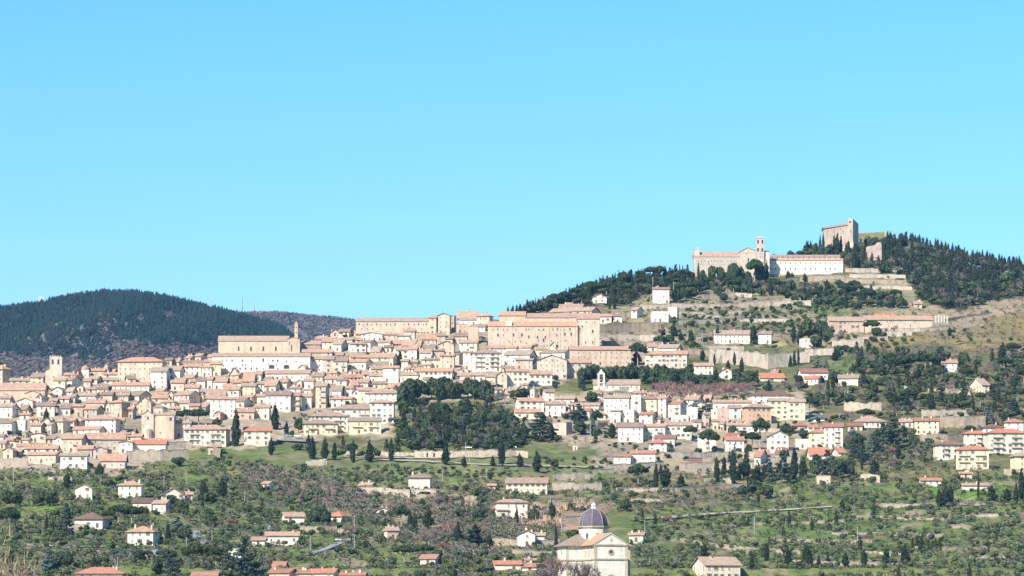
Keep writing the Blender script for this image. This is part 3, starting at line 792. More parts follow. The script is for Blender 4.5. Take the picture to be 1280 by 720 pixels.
def roof_parts(kind_, w, d, ze, rise, o=0.55, th=0.24):
    """closed roof slab over a w x d footprint, front edge on y = 0; returns a MB"""
    mb = MB(); x0, x1, y0, y1 = -w / 2 - o, w / 2 + o, -o, d + o
    if kind_ in 'gs':
        p = rise / (d / 2.0); e = ze - p * o
        top = [(x0, y0, e), (x1, y0, e), (x1, d / 2, ze + rise), (x1, y1, e), (x0, y1, e), (x0, d / 2, ze + rise)]
        fs = [(0, 1, 2, 5), (5, 2, 3, 4)]; rim = [0, 1, 2, 3, 4, 5]
    elif kind_ == 'f':
        p = rise / (w / 2.0); e = ze - p * o
        top = [(x0, y0, e), (0, y0, ze + rise), (x1, y0, e), (x1, y1, e), (0, y1, ze + rise), (x0, y1, e)]
        fs = [(0, 1, 4, 5), (1, 2, 3, 4)]; rim = [0, 1, 2, 3, 4, 5]
    else:
        p = rise / (min(w, d) / 2.0); e = ze - p * o
        top = [(x0, y0, e), (x1, y0, e), (x1, y1, e), (x0, y1, e)]
        if w >= d:
            r = (w - d) / 2 + 0.01
            top += [(-r, d / 2, ze + rise), (r, d / 2, ze + rise)]
            fs = [(0, 1, 5, 4), (1, 2, 5), (2, 3, 4, 5), (3, 0, 4)]
        else:
            r = (d - w) / 2
            top += [(0, d / 2 - r, ze + rise), (0, d / 2 + r, ze + rise)]
            fs = [(0, 1, 4), (1, 2, 5, 4), (2, 3, 5), (3, 0, 4, 5)]
        rim = [0, 1, 2, 3]
    up = [(x, y, z + th) for x, y, z in top]
    bot = [(x, y, z + 0.01) for x, y, z in top]
    # dark timber soffit below, tiles on top and round the edge
    b = len(mb.v); n = len(up); mb.v += up + bot
    for q in fs: mb.f.append(tuple(b + i for i in q)); mb.m.append(0)
    for q in fs: mb.f.append(tuple(b + n + i for i in reversed(q))); mb.m.append(1)
    for i, j in zip(rim, rim[1:] + rim[:1]): mb.f.append((b + i, b + n + i, b + n + j, b + j)); mb.m.append(0)
    return mb
def wall_box(kind_, w, d, ze, rise, deep=6.0):
    mb = MB(); x0, x1 = -w / 2, w / 2
    if kind_ in 'gs':
        for x, sgn in ((x0, 1), (x1, -1)):
            pts = [(x, 0, -deep), (x, 0, ze), (x, d / 2, ze + rise), (x, d, ze), (x, d, -deep)]
            mb.quad(pts if sgn > 0 else pts[::-1])
        mb.quad([(x0, 0, -deep), (x1, 0, -deep), (x1, 0, ze), (x0, 0, ze)]); mb.quad([(x1, d, -deep), (x0, d, -deep), (x0, d, ze), (x1, d, ze)])
    elif kind_ == 'f':
        mb.quad([(x0, 0, -deep), (x1, 0, -deep), (x1, 0, ze), (0, 0, ze + rise), (x0, 0, ze)])
        mb.quad([(x1, d, -deep), (x0, d, -deep), (x0, d, ze), (0, d, ze + rise), (x1, d, ze)])
        mb.quad([(x0, d, -deep), (x0, 0, -deep), (x0, 0, ze), (x0, d, ze)]); mb.quad([(x1, 0, -deep), (x1, d, -deep), (x1, d, ze), (x1, 0, ze)])
    else:
        mb.box(x0, x1, 0, d, -deep, ze)
    return mb
def put_windows(root, w, d, h, side=0, plan=None, style=None, wall_front=0.0, mk=True, z0=0.0, gap=None, few=False):
    n = max(1, int(round((h - 0.4) / 3.05)))
    sh = h / n
    st = style or hrng.choice(['plain', 'plain', 'small', 'brown', 'green', 'small'])
    pitch = gap or hrng.uniform(2.7, 3.7)
    cols = max(1, int((w - 0.8) / pitch))
    off = hrng.uniform(-0.3, 0.3)
    doorcol = hrng.randrange(cols)
    drop = (0.72 if few else 0.18) if plan is None else 0.05
    for f in range(n):
        for c in range(cols):
            x = (c + 0.5) / cols * (w - 0.8) - (w - 0.8) / 2 + off * (pitch * 0.2)
            if f == 0 and c == doorcol and mk and plan is None:
                obj('door', DOOR, root, (x, 0, 0.02)); continue
            if hrng.random() < drop: continue
            zz = z0 + f * sh + sh * 0.32
            if zz + 1.7 > z0 + h: continue
            s = hrng.uniform(0.8, 1.12); x += hrng.gauss(0, 0.14)
            if f == n - 1 and n > 2 and hrng.random() < 0.3: s *= 0.75
            u = hrng.random()
            obj('window', WIN['closed' if u < 0.28 else ('small' if u < 0.36 and plan is None else st)], root, (x, wall_front, zz), 0, (s, 1, s * hrng.uniform(0.92, 1.05)))
    if side:
        cs = max(1, int(d / 4.2))
        for f in range(n):
            for c in range(cs):
                if hrng.random() < 0.35: continue
                y = (c + 0.5) / cs * d
                obj('window', WIN['plain' if st in ('brown', 'green') else st], root, (side * w / 2, y, f * sh + sh * 0.32), side * math.pi / 2)
HOUSES = []
def size_word(w, h):
    a = w * h
    return 'small' if a < 150 else ('large' if a > 520 else '')
def house(xl, xr, yt, ye, yb, rk='g', col='c', yaw=None, rc=None, opts='', label=None, name='house', cat='house', group='houses of the hill town'):
    """a house seen at columns xl..xr, roof top yt, eave ye, foot yb (photo pixels)"""
    pf = at((xl + xr) / 2, yb)
    Y = pf.y; s = Y / F
    if yaw is None: yaw = hrng.choice([-24, -16, -9, -6, -3, 2, 4, 0, 12]) if rk != 'f' else hrng.choice([-12, -6, 4])
    th = R_(yaw)
    k = (HY - yt) / F
    zb = (HY - yb) / F * Y
    h = max(1.6, (yb - ye) * s)
    Wd = max(2.5, (xr - xl) * s)
    if rk in 'gh':
        band = max(0.0, (ye - yt)) * s
        half = band / max(0.40 - k, 0.18)
        half = min(max(half, 3.4), 8.5, (Wd * 0.6 + 3.5))
        d = 2 * half
        rise = max(band + k * half, 0.22 * half)
        rise = min(rise, 0.75 * half)
        if rk == 'h': rise *= min(1.0, max(0.6, (Wd / d)))
    elif rk == 'f':
        d = hrng.uniform(9, 13); rise = max(0.6, (ye - yt) * s)
    else:
        d = max(5.0, min(11, Wd * 0.8)); rise = 0.0; h = max(1.6, (yb - yt) * s)
    w = (Wd - d * abs(math.sin(th))) / math.cos(th)
    if w < Wd * 0.35:
        w = Wd * 0.7; d = max(4, (Wd - w * math.cos(th)) / max(0.05, abs(math.sin(th))))
        d = min(d, 12)
    half_vis = w * math.cos(th) / 2 * F / Y
    cx = (xl + half_vis) if th <= 0 else (xr - half_vis)
    root = empty(name, (X_of(cx, Y), Y, zb), th)
    wm = WALLS[col]; roofc = rc or hrng.choice('ttT')
    wall_box(rk, w, d, h, rise).build('wall', wm, root)
    if rk == 'p':
        mb = MB()
        mb.box(-w / 2 - 0.12, w / 2 + 0.12, -0.12, 0.25, h + 0.003, h + 0.45); mb.box(-w / 2 - 0.12, w / 2 + 0.12, d - 0.25, d + 0.12, h + 0.003, h + 0.45)
        for sx in (-1, 1): mb.box(sx * w / 2 - (0.25 if sx > 0 else 0.12), sx * w / 2 + (0.12 if sx > 0 else 0.25), 0.25, d - 0.25, h + 0.003, h + 0.45)
        mb.box(-w / 2 + 0.25, w / 2 - 0.25, 0.25, d - 0.25, h + 0.003, h + 0.05)
        roof = mb.build('roof', [ROOFS['T'] if col in 'sgk' else wm], root)
    else:
        roof = roof_parts(rk, w, d, h, rise, 0.95 if rk == 'h' else 0.75).build('roof', [ROOFS[roofc], M_EAVE], root)
        if 'n' not in opts:
            for _ in range(hrng.choice([0, 1, 2, 2, 3]) if Wd > 6 else hrng.choice([0, 0, 1])):
                x = hrng.uniform(-0.38, 0.38) * w; y = d * hrng.uniform(0.3, 0.7)
                zz = h + rise * (1 - abs(y - d / 2) / (d / 2)) if rk in 'g' else h + rise * (0.75 if rk == 'h' else max(0.1, 1 - abs(x) / (w / 2)))
                obj('chimney', hrng.choice(CHIM), roof, (x, y, zz))
    if rk in 'gfh' and hrng.random() < 0.35: obj('aerial', AERIAL, roof, (hrng.uniform(-.3, .3) * w, d * .5, h + rise * (1 if rk == 'g' else 0.7)), hrng.uniform(-1, 1))
    if 'x' not in opts:
        side = 0
        if yaw <= -8: side = 1
        elif yaw >= 8: side = -1
        st = {'B': 'brown', 'G': 'green', 'S': 'small', 'P': 'plain'}.get(next((o for o in opts if o in 'BGSP'), ''), None)
        put_windows(root, w, d, h + (rise * 0.5 if rk == 'f' else 0), side, plan=True if 'W' in opts else None, style=st, gap=2.9 if 'W' in opts else None, few='q' in opts)
    n = max(1, int(round((h - 0.4) / 3.05)))
    if 'b' in opts:
        for f in range(1, n):
            for bx in ([-0.25, 0.25] if w > 13 else [0.2]):
                obj('balcony', BALC[6 if w > 16 else 3], root, (bx * w, 0, f * h / n + 0.2))
    if name == 'house':
        nst = int(round((h - 0.4) / 3.05))
        nm = 'apartment_house' if 'b' in opts else ('villa' if rk == 'h' else ('townhouse' if nst >= 3 or rk == 'f' else 'house'))
        root.name = nm
        cat = {'apartment_house': 'apartment house', 'villa': 'villa', 'townhouse': 'townhouse'}.get(nm, 'house')
    TAKEN.append((xl - 1, xr + 1, ye, yb))
    HOUSES.append((xl, xr, yt, yb))
    if label: desc = label
    sw = size_word(xr - xl, yb - yt)
    st = 'tall' if (yb - ye) > 1.25 * (xr - xl) and (yb - ye) > 16 else {1: 'low', 2: 'two-storey', 3: 'three-storey'}.get(n, 'tall')
    roofw = {'g': '%s-roofed' % RCOL[roofc], 'f': 'gable-fronted', 'h': '%s-hipped' % RCOL[roofc], 'p': 'flat-topped', 's': ''}[rk]
    dsc = ' '.join(x for x in (sw, st, WCOL[col], roofw, cat if cat != 'house' else 'house') if x)
    thing(root, dsc, cat, (xl + xr) / 2, (yt + yb) / 2, label, group)
    return root
TILES = {}
def _t(names, sc):
    for n, x, y in names: TILES[n] = (x, y, sc)
_t([('T1', 0, 435), ('T2', 0, 505), ('T3', 140, 435), ('T4', 140, 505), ('T5', 250, 410), ('T6', 270, 470), ('T7', 370, 390), ('T8', 370, 465),
    ('U1', 500, 380), ('U2', 500, 420), ('U3', 590, 370), ('U4', 590, 430), ('U5', 630, 480), ('U6', 730, 480), ('U7', 830, 480), ('U8', 740, 530),
    ('V1', 730, 380), ('V2', 730, 440), ('V3', 950, 510), ('V4', 1120, 500), ('V5', 850, 290), ('V6', 1000, 260), ('V7', 1120, 540), ('V8', 860, 530)], 8.0)
_t([('C', 420, 370), ('D', 600, 340), ('E', 800, 270), ('K', 840, 400), ('L', 1040, 400), ('M', 740, 480)], 5.3333)
_t([('F', 1000, 270)], 4.557)
_t([('O', 0, 570), ('P', 240, 570), ('Q', 480, 570), ('R', 680, 570), ('S', 920, 570)], 4.741)
_t([('Z', 0, 0)], 1.0)
def parse_houses(txt, **kw):
    t = None
    for ln in txt.strip().splitlines():
        ln = ln.split('#')[0].strip()
        if not ln: continue
        if ln.endswith(':'): t = ln[:-1]; continue
        ox, oy, sc = TILES[t]
        p = ln.split(';'); lab = p[1].strip() if len(p) > 1 else None
        q = p[0].split()
        xl, xr, yt, ye, yb = [float(v) for v in q[:5]]
        rk, col = q[5], q[6]
        yaw = None; rc = None; op = ''
        for e in q[7:]:
            if e.lstrip('-').isdigit(): yaw = int(e)
            elif e[0] in 'RTDB' and len(e) == 1: rc = e
            else: op += e.replace('.', '')
        house(ox + xl / sc, ox + xr / sc, oy + yt / sc, oy + ye / sc, oy + yb / sc, rk, col, yaw, rc, op, lab, **kw)
# ---------------------------------------------------------------- the landmarks
def win(root, key, x, y, z, rz=0.0, s=1.0, sz=None):
    return obj('window', WIN[key], root, (x, y, z), rz, (s, 1, sz or s))
def pyramid(mb, x0, x1, y0, y1, z, h, mi=0):
    cx, cy = (x0 + x1) / 2, (y0 + y1) / 2
    mb.solid([(x0, y0, z + .2), (x1, y0, z + .2), (x1, y1, z + .2), (x0, y1, z + .2), (cx, cy, z + h)], [(x0, y0, z), (x1, y0, z), (x1, y1, z), (x0, y1, z), (cx, cy, z + h - .3)], mi, [(0, 1, 4), (1, 2, 4), (2, 3, 4), (3, 0, 4)], [0, 1, 2, 3])
# --- the domed church low on the slope: Latin cross, drum, ribbed dome, lantern
def domed_church():
    Y = 1400.0; z0 = (HY - 735) / F * Y
    t = empty('domed_church', (X_of(763.6, Y), Y, z0), R_(15))
    st = wall_mat('church_stone', (0.78, 0.71, 0.60), 0.18, True)
    trim = wall_mat('church_trim', (0.47, 0.40, 0.31), 0.2)
    H, w, L = 17.3, 12.4, 17.6           # eaves, width of the arms, nave length up to the transept
    cy = L + 6.2
    rise = 3.9
    mb = MB()
    mb.quad([(-w / 2, 0, -6), (w / 2, 0, -6), (w / 2, 0, H), (0, 0, H + rise), (-w / 2, 0, H)])
    for s in (-1, 1):
        q = [(s * w / 2, 0, -6), (s * w / 2, L, -6), (s * w / 2, L, H), (s * w / 2, 0, H)]
        mb.quad(q if s > 0 else q[::-1])
    mb.build('nave_wall', st, t)
    mb = MB(); X2 = w / 2 + 6.9
    mb.quad([(-X2, L, -6), (X2, L, -6), (X2, L, H), (-X2, L, H)]); mb.quad([(X2, L + 12.4, -6), (-X2, L + 12.4, -6), (-X2, L + 12.4, H), (X2, L + 12.4, H)])
    for s in (-1, 1):
        q = [(s * X2, L, -6), (s * X2, L + 12.4, -6), (s * X2, L + 12.4, H), (s * X2, L, H)]
        mb.quad(q if s > 0 else q[::-1])
    mb.build('transept_wall', st, t)
    mb = MB(); mb.box(-w / 2, w / 2, L + 12.4, L + 20, -6, H); mb.build('choir_wall', st, t)
    # roofs of the arms
    rf = [ROOFS['T'], M_EAVE]
    o = 1.2; p = rise / (w / 2)
    mb = MB()
    y0 = -0.25; e = H - p * o
    for s in (-1, 1):
        top = [(s * (w / 2 + o), y0, e + .35), (0, y0, H + rise + .35), (0, L + 4, H + rise + .35), (s * (w / 2 + o), L, e + .35)]
        bot = [(x, y, z - .3) for x, y, z in top]
        mb.solid(top, bot, 0, [(0, 1, 2, 3)], [0, 1, 2, 3]); mb.m[-5] = 1
    mb.build('nave_roof', rf, t)
    rp = roof_parts('h', 2 * X2, 12.4, H, rise, 1.2, 0.3)
    rp.v = [(x, y + L, z + 0.02) for x, y, z in rp.v]
    rp.build('transept_roof', rf, t)
    # cornices and string courses: proud of the wall
    mb = MB()
    for z, dz, pr in ((H - 0.75, 0.6, 0.5), (H - 6.3, 0.5, 0.42)):
        mb.box(-w / 2 - pr, w / 2 + pr, -pr, -0.003, z, z + dz)
        for s in (-1, 1):
            a, b_ = sorted((s * (w / 2 + 0.003), s * (w / 2 + pr)))
            mb.box(a, b_, 0, L - pr, z, z + dz)
            a, b_ = sorted((s * (w / 2 + pr), s * (X2 + pr)))
            mb.box(a, b_, L - pr, L - 0.003, z, z + dz)
            a, b_ = sorted((s * (X2 + 0.003), s * (X2 + pr)))
            mb.box(a, b_, L, L + 12.4, z, z + dz)
    mb.build('cornice', trim, t)
    mb = MB()
    for s in (-1, 1):
        mb.box(s * w / 2 - 0.55 - (0.13 if s < 0 else 0), s * w / 2 + 0.55 + (0.13 if s > 0 else 0), -0.13, -0.004, -6, H - 0.56)
        top = [(s * (w / 2 + 0.3), -0.3, H - .1), (s * (w / 2 + 0.3), -0.3, H + .35), (0, -0.3, H + rise + .3), (0, -0.3, H + rise - .15)]
        top = top if s < 0 else top[::-1]
        mb.solid([(a, -0.3, c) for a, _, c in top], [(a, -0.004, c) for a, _, c in top], 0, [(0, 1, 2, 3)], [0, 1, 2, 3])
        x = s * (X2 - 0.4)
        mb.box(x - 0.45, x + 0.45, L - 0.13, L - 0.004, -6, H - 0.56)
        for yy in (1.2, 5.6, 10.0, 14.4):
            a, b_ = sorted((s * (w / 2 + 0.004), s * (w / 2 + 0.12))); mb.box(a, b_, yy, yy + 0.8, -6, H - 0.56)
    mb.build('pilaster', trim, t)
    # round window: ring and glass
    mb = MB(); n = 20
    def ring(r0, r1, ya, yb, cz, cx=0.0):
        for i in range(n):
            a0, a1 = 2 * math.pi * i / n, 2 * math.pi * (i + 1) / n
            P = lambda r, a, y: (cx + r * math.cos(a), y, cz + r * math.sin(a))
            mb.quad([P(r0, a0, ya), P(r1, a0, ya), P(r1, a1, ya), P(r0, a1, ya)])
            mb.quad([P(r1, a0, ya), P(r1, a0, yb), P(r1, a1, yb), P(r1, a1, ya)])
            mb.quad([P(r0, a1, ya), P(r0, a1, yb), P(r0, a0, yb), P(r0, a0, ya)])
    ring(0.72, 1.2, -0.25, 0.0, H - 3.3)
    o_ = mb.build('round_window', trim, t)
    mb = MB(); mb.quad([(0.72 * math.cos(2 * math.pi * i / n), -0.05, H - 3.3 + 0.72 * math.sin(2 * math.pi * i / n)) for i in range(n)]); mb.build('glass', M_GLASS, o_)
    mb = MB(); mb.box(-0.07, 0.07, -0.34, -0.2, H + 0.9, H + 2.1); mb.box(-0.4, 0.4, -0.34, -0.2, H + 1.55, H + 1.7); mb.build('cross', trim, t)
    # portal with arched lunette and flanking niches
    mb = MB()
    for s in (-1, 1): mb.box(s * 1.55 - 0.3, s * 1.55 + 0.3, -0.4, -0.004, -6, 3.6)
    for i in range(10):
        a0, a1 = math.pi * i / 10, math.pi * (i + 1) / 10
        P = lambda r, a: (r * math.cos(a), 3.6 + r * math.sin(a))
        q = [P(1.3, a0), P(1.85, a0), P(1.85, a1), P(1.3, a1)]
        mb.solid([(x, -0.4, z) for x, z in q], [(x, -0.004, z) for x, z in q], 0, [(0, 1, 2, 3)], [0, 1, 2, 3])
    mb.build('portal', trim, t)
    mb = MB(); mb.box(-1.24, 1.24, -0.06, -0.01, -3, 3.0); mb.build('door', M_DOOR, t)
    for yy in (3.4, 8.6, 13.2):
        win(t, 'plain', -w / 2, yy, 6.0, -math.pi / 2, 1.2, 1.3); win(t, 'plain', w / 2, yy, 5.5, math.pi / 2, 0.9, 1.1)
        win(t, 'plain', -w / 2, yy, H - 4.4, -math.pi / 2, 0.9, 1.3)
    for x in (-X2 + 3.4, X2 - 3.4):
        win(t, 'plain', x, L, 3.8, 0, 0.8, 1.6)
    win(t, 'plain', -X2, cy, H - 3.6, -math.pi / 2, 1.0, 1.1); win(t, 'plain', X2, cy, H - 3.6, math.pi / 2, 1.0, 1.1)
    # drum
    c = (0, cy)
    mb = MB(); mb.lathe([(5.75, H - 1), (5.75, 24.2)], 8, (0, cy, 0), 0, 1, R_(22.5)); mb.build('drum', st, t)
    mb = MB(); mb.lathe([(5.9, 23.7), (6.45, 24.25), (6.45, 24.7), (5.6, 24.72)], 8, (0, cy, 0), 0, 1, R_(22.5)); mb.build('drum_cornice', trim, t)
    for k in range(8):
        a = R_(45 * k)
        rr = 5.75 * math.cos(R_(22.5))
        win(t, 'tall', rr * math.sin(a), cy - rr * math.cos(a), 19.7, a, 0.9, 1.0)
    prof = [(5.72 * math.cos(x) ** 0.9 if x < 1.5 else 0.8, 24.7 + 7.0 * math.sin(x) ** 0.95) for x in [0, 0.2, 0.4, 0.6, 0.8, 1.0, 1.2, 1.36]]
    mb = MB(); mb.lathe(prof, 8, (0, cy, 0), 0, 1, R_(22.5))
    slate = roof_mat('purple_slate', (0.155, 0.130, 0.155), (0.12, 0.10, 0.125), (0.19, 0.16, 0.18))
    dome = mb.build('dome', slate, t)
    rib = wall_mat('rib_stone', (0.34, 0.27, 0.24), 0.2)
    for k in range(8):
        a = R_(22.5 + 45 * k); mb = MB()
        for (r0, za), (r1, zb) in zip(prof, prof[1:]):
            mb.tube((math.cos(a) * r0, cy + math.sin(a) * r0, za + .03), (math.cos(a) * r1, cy + math.sin(a) * r1, zb + .03), 0.19, 0.19, 5)
        mb.build('rib', rib, dome)
    lan = MB(); lan.lathe([(1.2, 31.0), (1.2, 31.6), (0.8, 31.62)], 8, (0, cy, 0)); lan.build('lantern', M_WHITE, t)
    o_ = bpy.data.objects['lantern']
    for k in range(8):
        a = R_(45 * k); mb = MB(); mb.tube((0.75 * math.cos(a), cy + 0.75 * math.sin(a), 31.6), (0.75 * math.cos(a), cy + 0.75 * math.sin(a), 33.1), 0.16, 0.14, 5); mb.build('column', M_WHITE, o_)
    mb = MB(); mb.lathe([(1.05, 33.1), (1.05, 33.35), (0.65, 33.7), (0.12, 34.1), (0.06, 34.7)], 8, (0, cy, 0)); mb.build('cap', M_WHITE, o_)
    thing(t, 'church', 'church', 743, 690, 'pale stone domed church with purple ribbed dome and gabled facade at the bottom of the photo')
    TAKEN.append((700, 790, 640, 740))
domed_church()
# --- a plain long block with two-sided roof, used by the landmarks below
def block(t, nm, x0, x1, y0, y1, h, rise, wm, rm, deep=8.0, rk='g', rname='roof', o=0.5, z=0.0):
    w, d = x1 - x0, y1 - y0
    a = wall_box(rk, w, d, h, rise, deep).build(nm, wm, t, ((x0 + x1) / 2, y0, z))
    if rk != 'p':
        r = roof_parts(rk, w, d, h, rise, o).build(rname, [rm, M_EAVE], t, ((x0 + x1) / 2, y0, z))
    return a
def mark(name, xl, xr, yb, Yoff=0.0):
    p = at((xl + xr) / 2, yb); Y = p.y + Yoff; s = Y / F
    return empty(name, (X_of((xl + xr) / 2, Y), Y, (HY - yb) / F * Y)), s, Y
# --- huge monastery church and the white convent below it on the left ridge
t, s, Y = mark('convent', 265, 387.5, 466)
w = 122.5 * s; h = (466 - 445.5) * s
block(t, 'wall', -w / 2, w / 2, 0, 13, h, 2.6, WALLS['w'], ROOFS['t'])
for px, py, k in [(278, 448, 'small'), (283, 448, 'small'), (290, 449, 'plain'), (303, 449, 'plain'), (314, 449, 'small'), (329, 449, 'tall'), (341, 449, 'plain'), (347, 449, 'plain'), (358, 450, 'small'), (370, 450, 'small'),
                  (279, 455, 'small'), (303, 454, 'small'), (307, 454, 'small'), (336, 454, 'small'), (345, 454, 'small'),
                  (267, 459.5, 'small'), (274, 459.5, 'small'), (282, 459, 'small'), (290, 459, 'small'), (300, 459, 'plain'), (307, 459, 'plain'), (314, 459, 'plain'), (321, 459, 'plain'), (329, 459, 'small'), (347, 459, 'small'), (378, 459, 'plain'), (384, 460, 'small')]:
    win(t, k, (px - 326.2) * s, 0, (465 - py - 2) * s)
for px in (339.5, 358): win(t, 'bigarch', (px - 326.2) * s, 0, (466 - 461) * s, 0, 1.4, 0.75)
thing(t, 'convent', 'convent', 326, 455, 'long white convent with tiled roof below the big tan monastery church on the left')
t, s, Y = mark('monastery_church', 273, 375, 444, 14)
w0, w1 = -51 * s, 36 * s
h = (446 - 428) * s
block(t, 'nave_wall', w0, w1, 0, 16, h, (428 - 422.5) * s + 0.9, WALLS['k'], ROOFS['T'])
block(t, 'transept_wall', w1 + 0.02, 51 * s, -2.5, 15, (446 - 426) * s, 1.2, WALLS['k'], ROOFS['T'], rk='f')
mb = MB(); mb.box(w1 + 2.2, w1 + 2.9, -2.6, -2.49, (446 - 441) * s, (446 - 433) * s); mb.box(w1 + 0.8, w1 + 1.2, -2.58, -2.49, (446 - 434) * s, (446 - 429) * s); mb.build('slit_window', M_GLASS, t)
for px in (298.3, 313.8, 329, 344.7): win(t, 'high', (px - 324) * s, 0, (446 - 441) * s + 0.2, 0, 0.62, 0.5)
mb = MB()
for px in (290, 305, 321, 337, 352): mb.box((px - 324) * s - 0.3, (px - 324) * s + 0.3, -0.18, -0.004, -5, h - 0.2)
mb.build('buttress', WALLS['k'], t)
thing(t, 'church', 'church', 310, 432, 'big windowed tan monastery church with long tiled roof above the white convent')
t, s, Y = mark('bell_tower', 368, 372.5, 444, 22)
mb = MB(); a = 2.0 * s; mb.box(-a, a, 0, 2 * a, -8, (446 - 407) * s); mb.build('shaft', WALLS['k'], t)
mb = MB(); mb.box(-a - .25, a + .25, -.25, 2 * a + .25, (446 - 407) * s, (446 - 406.4) * s); pyramid(mb, -a, a, 0, 2 * a, (446 - 406.4) * s, 1.6); mb.build('cap', ROOFS['T'], t)
mb = MB()
for z in (417, 410): mb.box(-0.35, 0.35, -0.05, 0.02, (446 - z - 2) * s, (446 - z) * s)
mb.build('opening', M_GLASS, t)
thing(t, 'tower', 'bell tower', 370, 415, 'slender square bell tower at the right end of the tan monastery church')
# --- old tower church at far left
t, s, Y = mark('tower_church', 55, 80, 484)
x0, x1 = (62 - 67.5) * s, (77.5 - 67.5) * s
mb = MB()
H2 = (484 - 446) * s
mb.box(x0, x1, 0, 8, -6, H2)
for i in range(5): mb.box(x0 + i * (x1 - x0) / 5 + 0.1, x0 + (i + 0.55) * (x1 - x0) / 5, 0.0, 0.7, H2 + 0.004, H2 + 0.8)
mb.build('tower_wall', WALLS['s'], t)
for px in (65.8, 73): win(t, 'bell', (px - 67.5) * s, 0, (484 - 455.5) * s, 0, 0.75, 0.95)
for yy in (2.3, 5.7): win(t, 'bell', x1, yy, (484 - 455.5) * s, math.pi / 2, 0.7, 0.95)
win(t, 'small', (67 - 67.5) * s, 0, (484 - 472) * s); win(t, 'small', (71 - 67.5) * s, 0, (484 - 479) * s)
mb = MB()
mb.quad([((56.5 - 67.5) * s, 1, -6), (x0, 1, -6), (x0, 1, (484 - 459) * s), ((56.5 - 67.5) * s, 1, (484 - 463) * s)])
mb.quad([((56.5 - 67.5) * s, 9, -6), ((56.5 - 67.5) * s, 1, -6), ((56.5 - 67.5) * s, 1, (484 - 463) * s), ((56.5 - 67.5) * s, 9, (484 - 463) * s)])
mb.quad([(x0, 9, -6), ((56.5 - 67.5) * s, 9, -6), ((56.5 - 67.5) * s, 9, (484 - 463) * s), (x0, 9, (484 - 459) * s)])
mb.build('aisle_wall', WALLS['s'], t)
mb = MB(); q = [((56 - 67.5) * s, .4, (484 - 463) * s), (x0, .4, (484 - 459) * s), (x0, 9.4, (484 - 459) * s), ((56 - 67.5) * s, 9.4, (484 - 463) * s)]
mb.solid([(a, b_, c + .3) for a, b_, c in q], [(a, b_, c + .02) for a, b_, c in q], 0, [(0, 1, 2, 3)], [0, 1, 2, 3]); mb.build('aisle_roof', ROOFS['t'], t)
thing(t, 'church', 'church', 70, 465, 'square stone church tower with two bell openings at the far left')
# long red-roofed church below it
t, s, Y = mark('long_church', -4, 57, 503)
w = 61 * s
block(t, 'nave_wall', -w / 2, w * 0.48, 0, 15, (503 - 487.5) * s, (487.5 - 480) * s + 1.0, WALLS['k'], ROOFS['t'])
block(t, 'gable_wall', (32 - 26.5) * s, (50 - 26.5) * s, -3, -0.02, (503 - 492) * s, (492 - 489) * s, WALLS['k'], ROOFS['t'], rk='f')
thing(t, 'church', 'church', 25, 490, 'long tan church with big orange-red roof at the left edge')
# small house-tower with rounded cap
t, s, Y = mark('roof_turret', 101.5, 111, 475)
a = 4.6 * s
mb = MB(); mb.box(-a, a, 0, 2 * a, -4, (475 - 462.5) * s); mb.build('wall', WALLS['c'], t)
mb = MB(); mb.lathe([(a * 1.12, 0), (a * 1.1, 1.0), (a * 0.85, 2.2), (a * 0.4, 3.0), (0.1, 3.3)], 10, (0, a, (475 - 462.5) * s)); mb.build('rounded_roof', ROOFS['t'], t)
win(t, 'small', 0, 0, (475 - 470) * s)
thing(t, 'turret', 'turret', 106, 467, 'small cream turret with a rounded tiled cap right of the square church tower')
# --- small stone church with octagonal lantern tower on the left
t, s, Y = mark('octagon_church', 177, 218, 547)
fx0, fx1 = (177 - 197.5) * s, (192 - 197.5) * s
block(t, 'front_wall', fx0, fx1, 0, 12, (547 - 518) * s, (518 - 514) * s, WALLS['s'], ROOFS['T'], rk='f', o=0.4)
block(t, 'nave_wall', fx1 + 0.02, (218 - 197.5) * s, 1.0, 13, (547 - 518.5) * s, 2.6, WALLS['k'], ROOFS['T'], o=0.4)
mb = MB(); mb.lathe([(4.4, (547 - 520) * s), (4.4, (547 - 509) * s)], 8, ((199 - 197.5) * s, 7, 0), 0, 1, R_(22.5)); mb.build('octagon_wall', WALLS['s'], t)
mb = MB(); mb.lathe([(4.9, (547 - 509.2) * s), (4.9, (547 - 508.7) * s), (2.4, (547 - 506.5) * s), (0.2, (547 - 505) * s)], 8, ((199 - 197.5) * s, 7, 0), 0, 1, R_(22.5)); mb.build('octagon_roof', ROOFS['t'], t)
mb = MB(); mb.lathe([(3.0, -4), (3.0, (547 - 537) * s), (1.6, (547 - 535.5) * s), (0.1, (547 - 535) * s)], 12, ((184 - 197.5) * s, -0.5, 0)); mb.build('apse', WALLS['s'], t)
mb = MB(); mb.box((207 - 197.5) * s, (217.5 - 197.5) * s, -0.4, 0.98, -4, (547 - 520) * s); mb.build('side_chapel', WALLS['k'], t)
win(t, 'plain', (185 - 197.5) * s, 0, (547 - 524.5) * s, 0, 1.2); win(t, 'small', (200 - 197.5) * s, 1.0, (547 - 542) * s); win(t, 'bell', (213.5 - 197.5) * s, -0.4, (547 - 526) * s, 0, 0.8, 0.6)
mb = MB()
for zz in (530, 520): mb.box(fx0 - .15, fx1 + .1, -.15, -.003, (547 - zz) * s, (547 - zz) * s + .35)
mb.build('cornice', M_TRIM, t)
rr_ = 4.4 * math.cos(R_(22.5))
for k in range(8):
    a = R_(45 * k); win(t, 'small', (199 - 197.5) * s + rr_ * math.sin(a), 7 - rr_ * math.cos(a), (547 - 515.5) * s, a, 0.9)
thing(t, 'church', 'church', 198, 525, 'small tan stone church with octagonal lantern tower beside the dark pines at left')
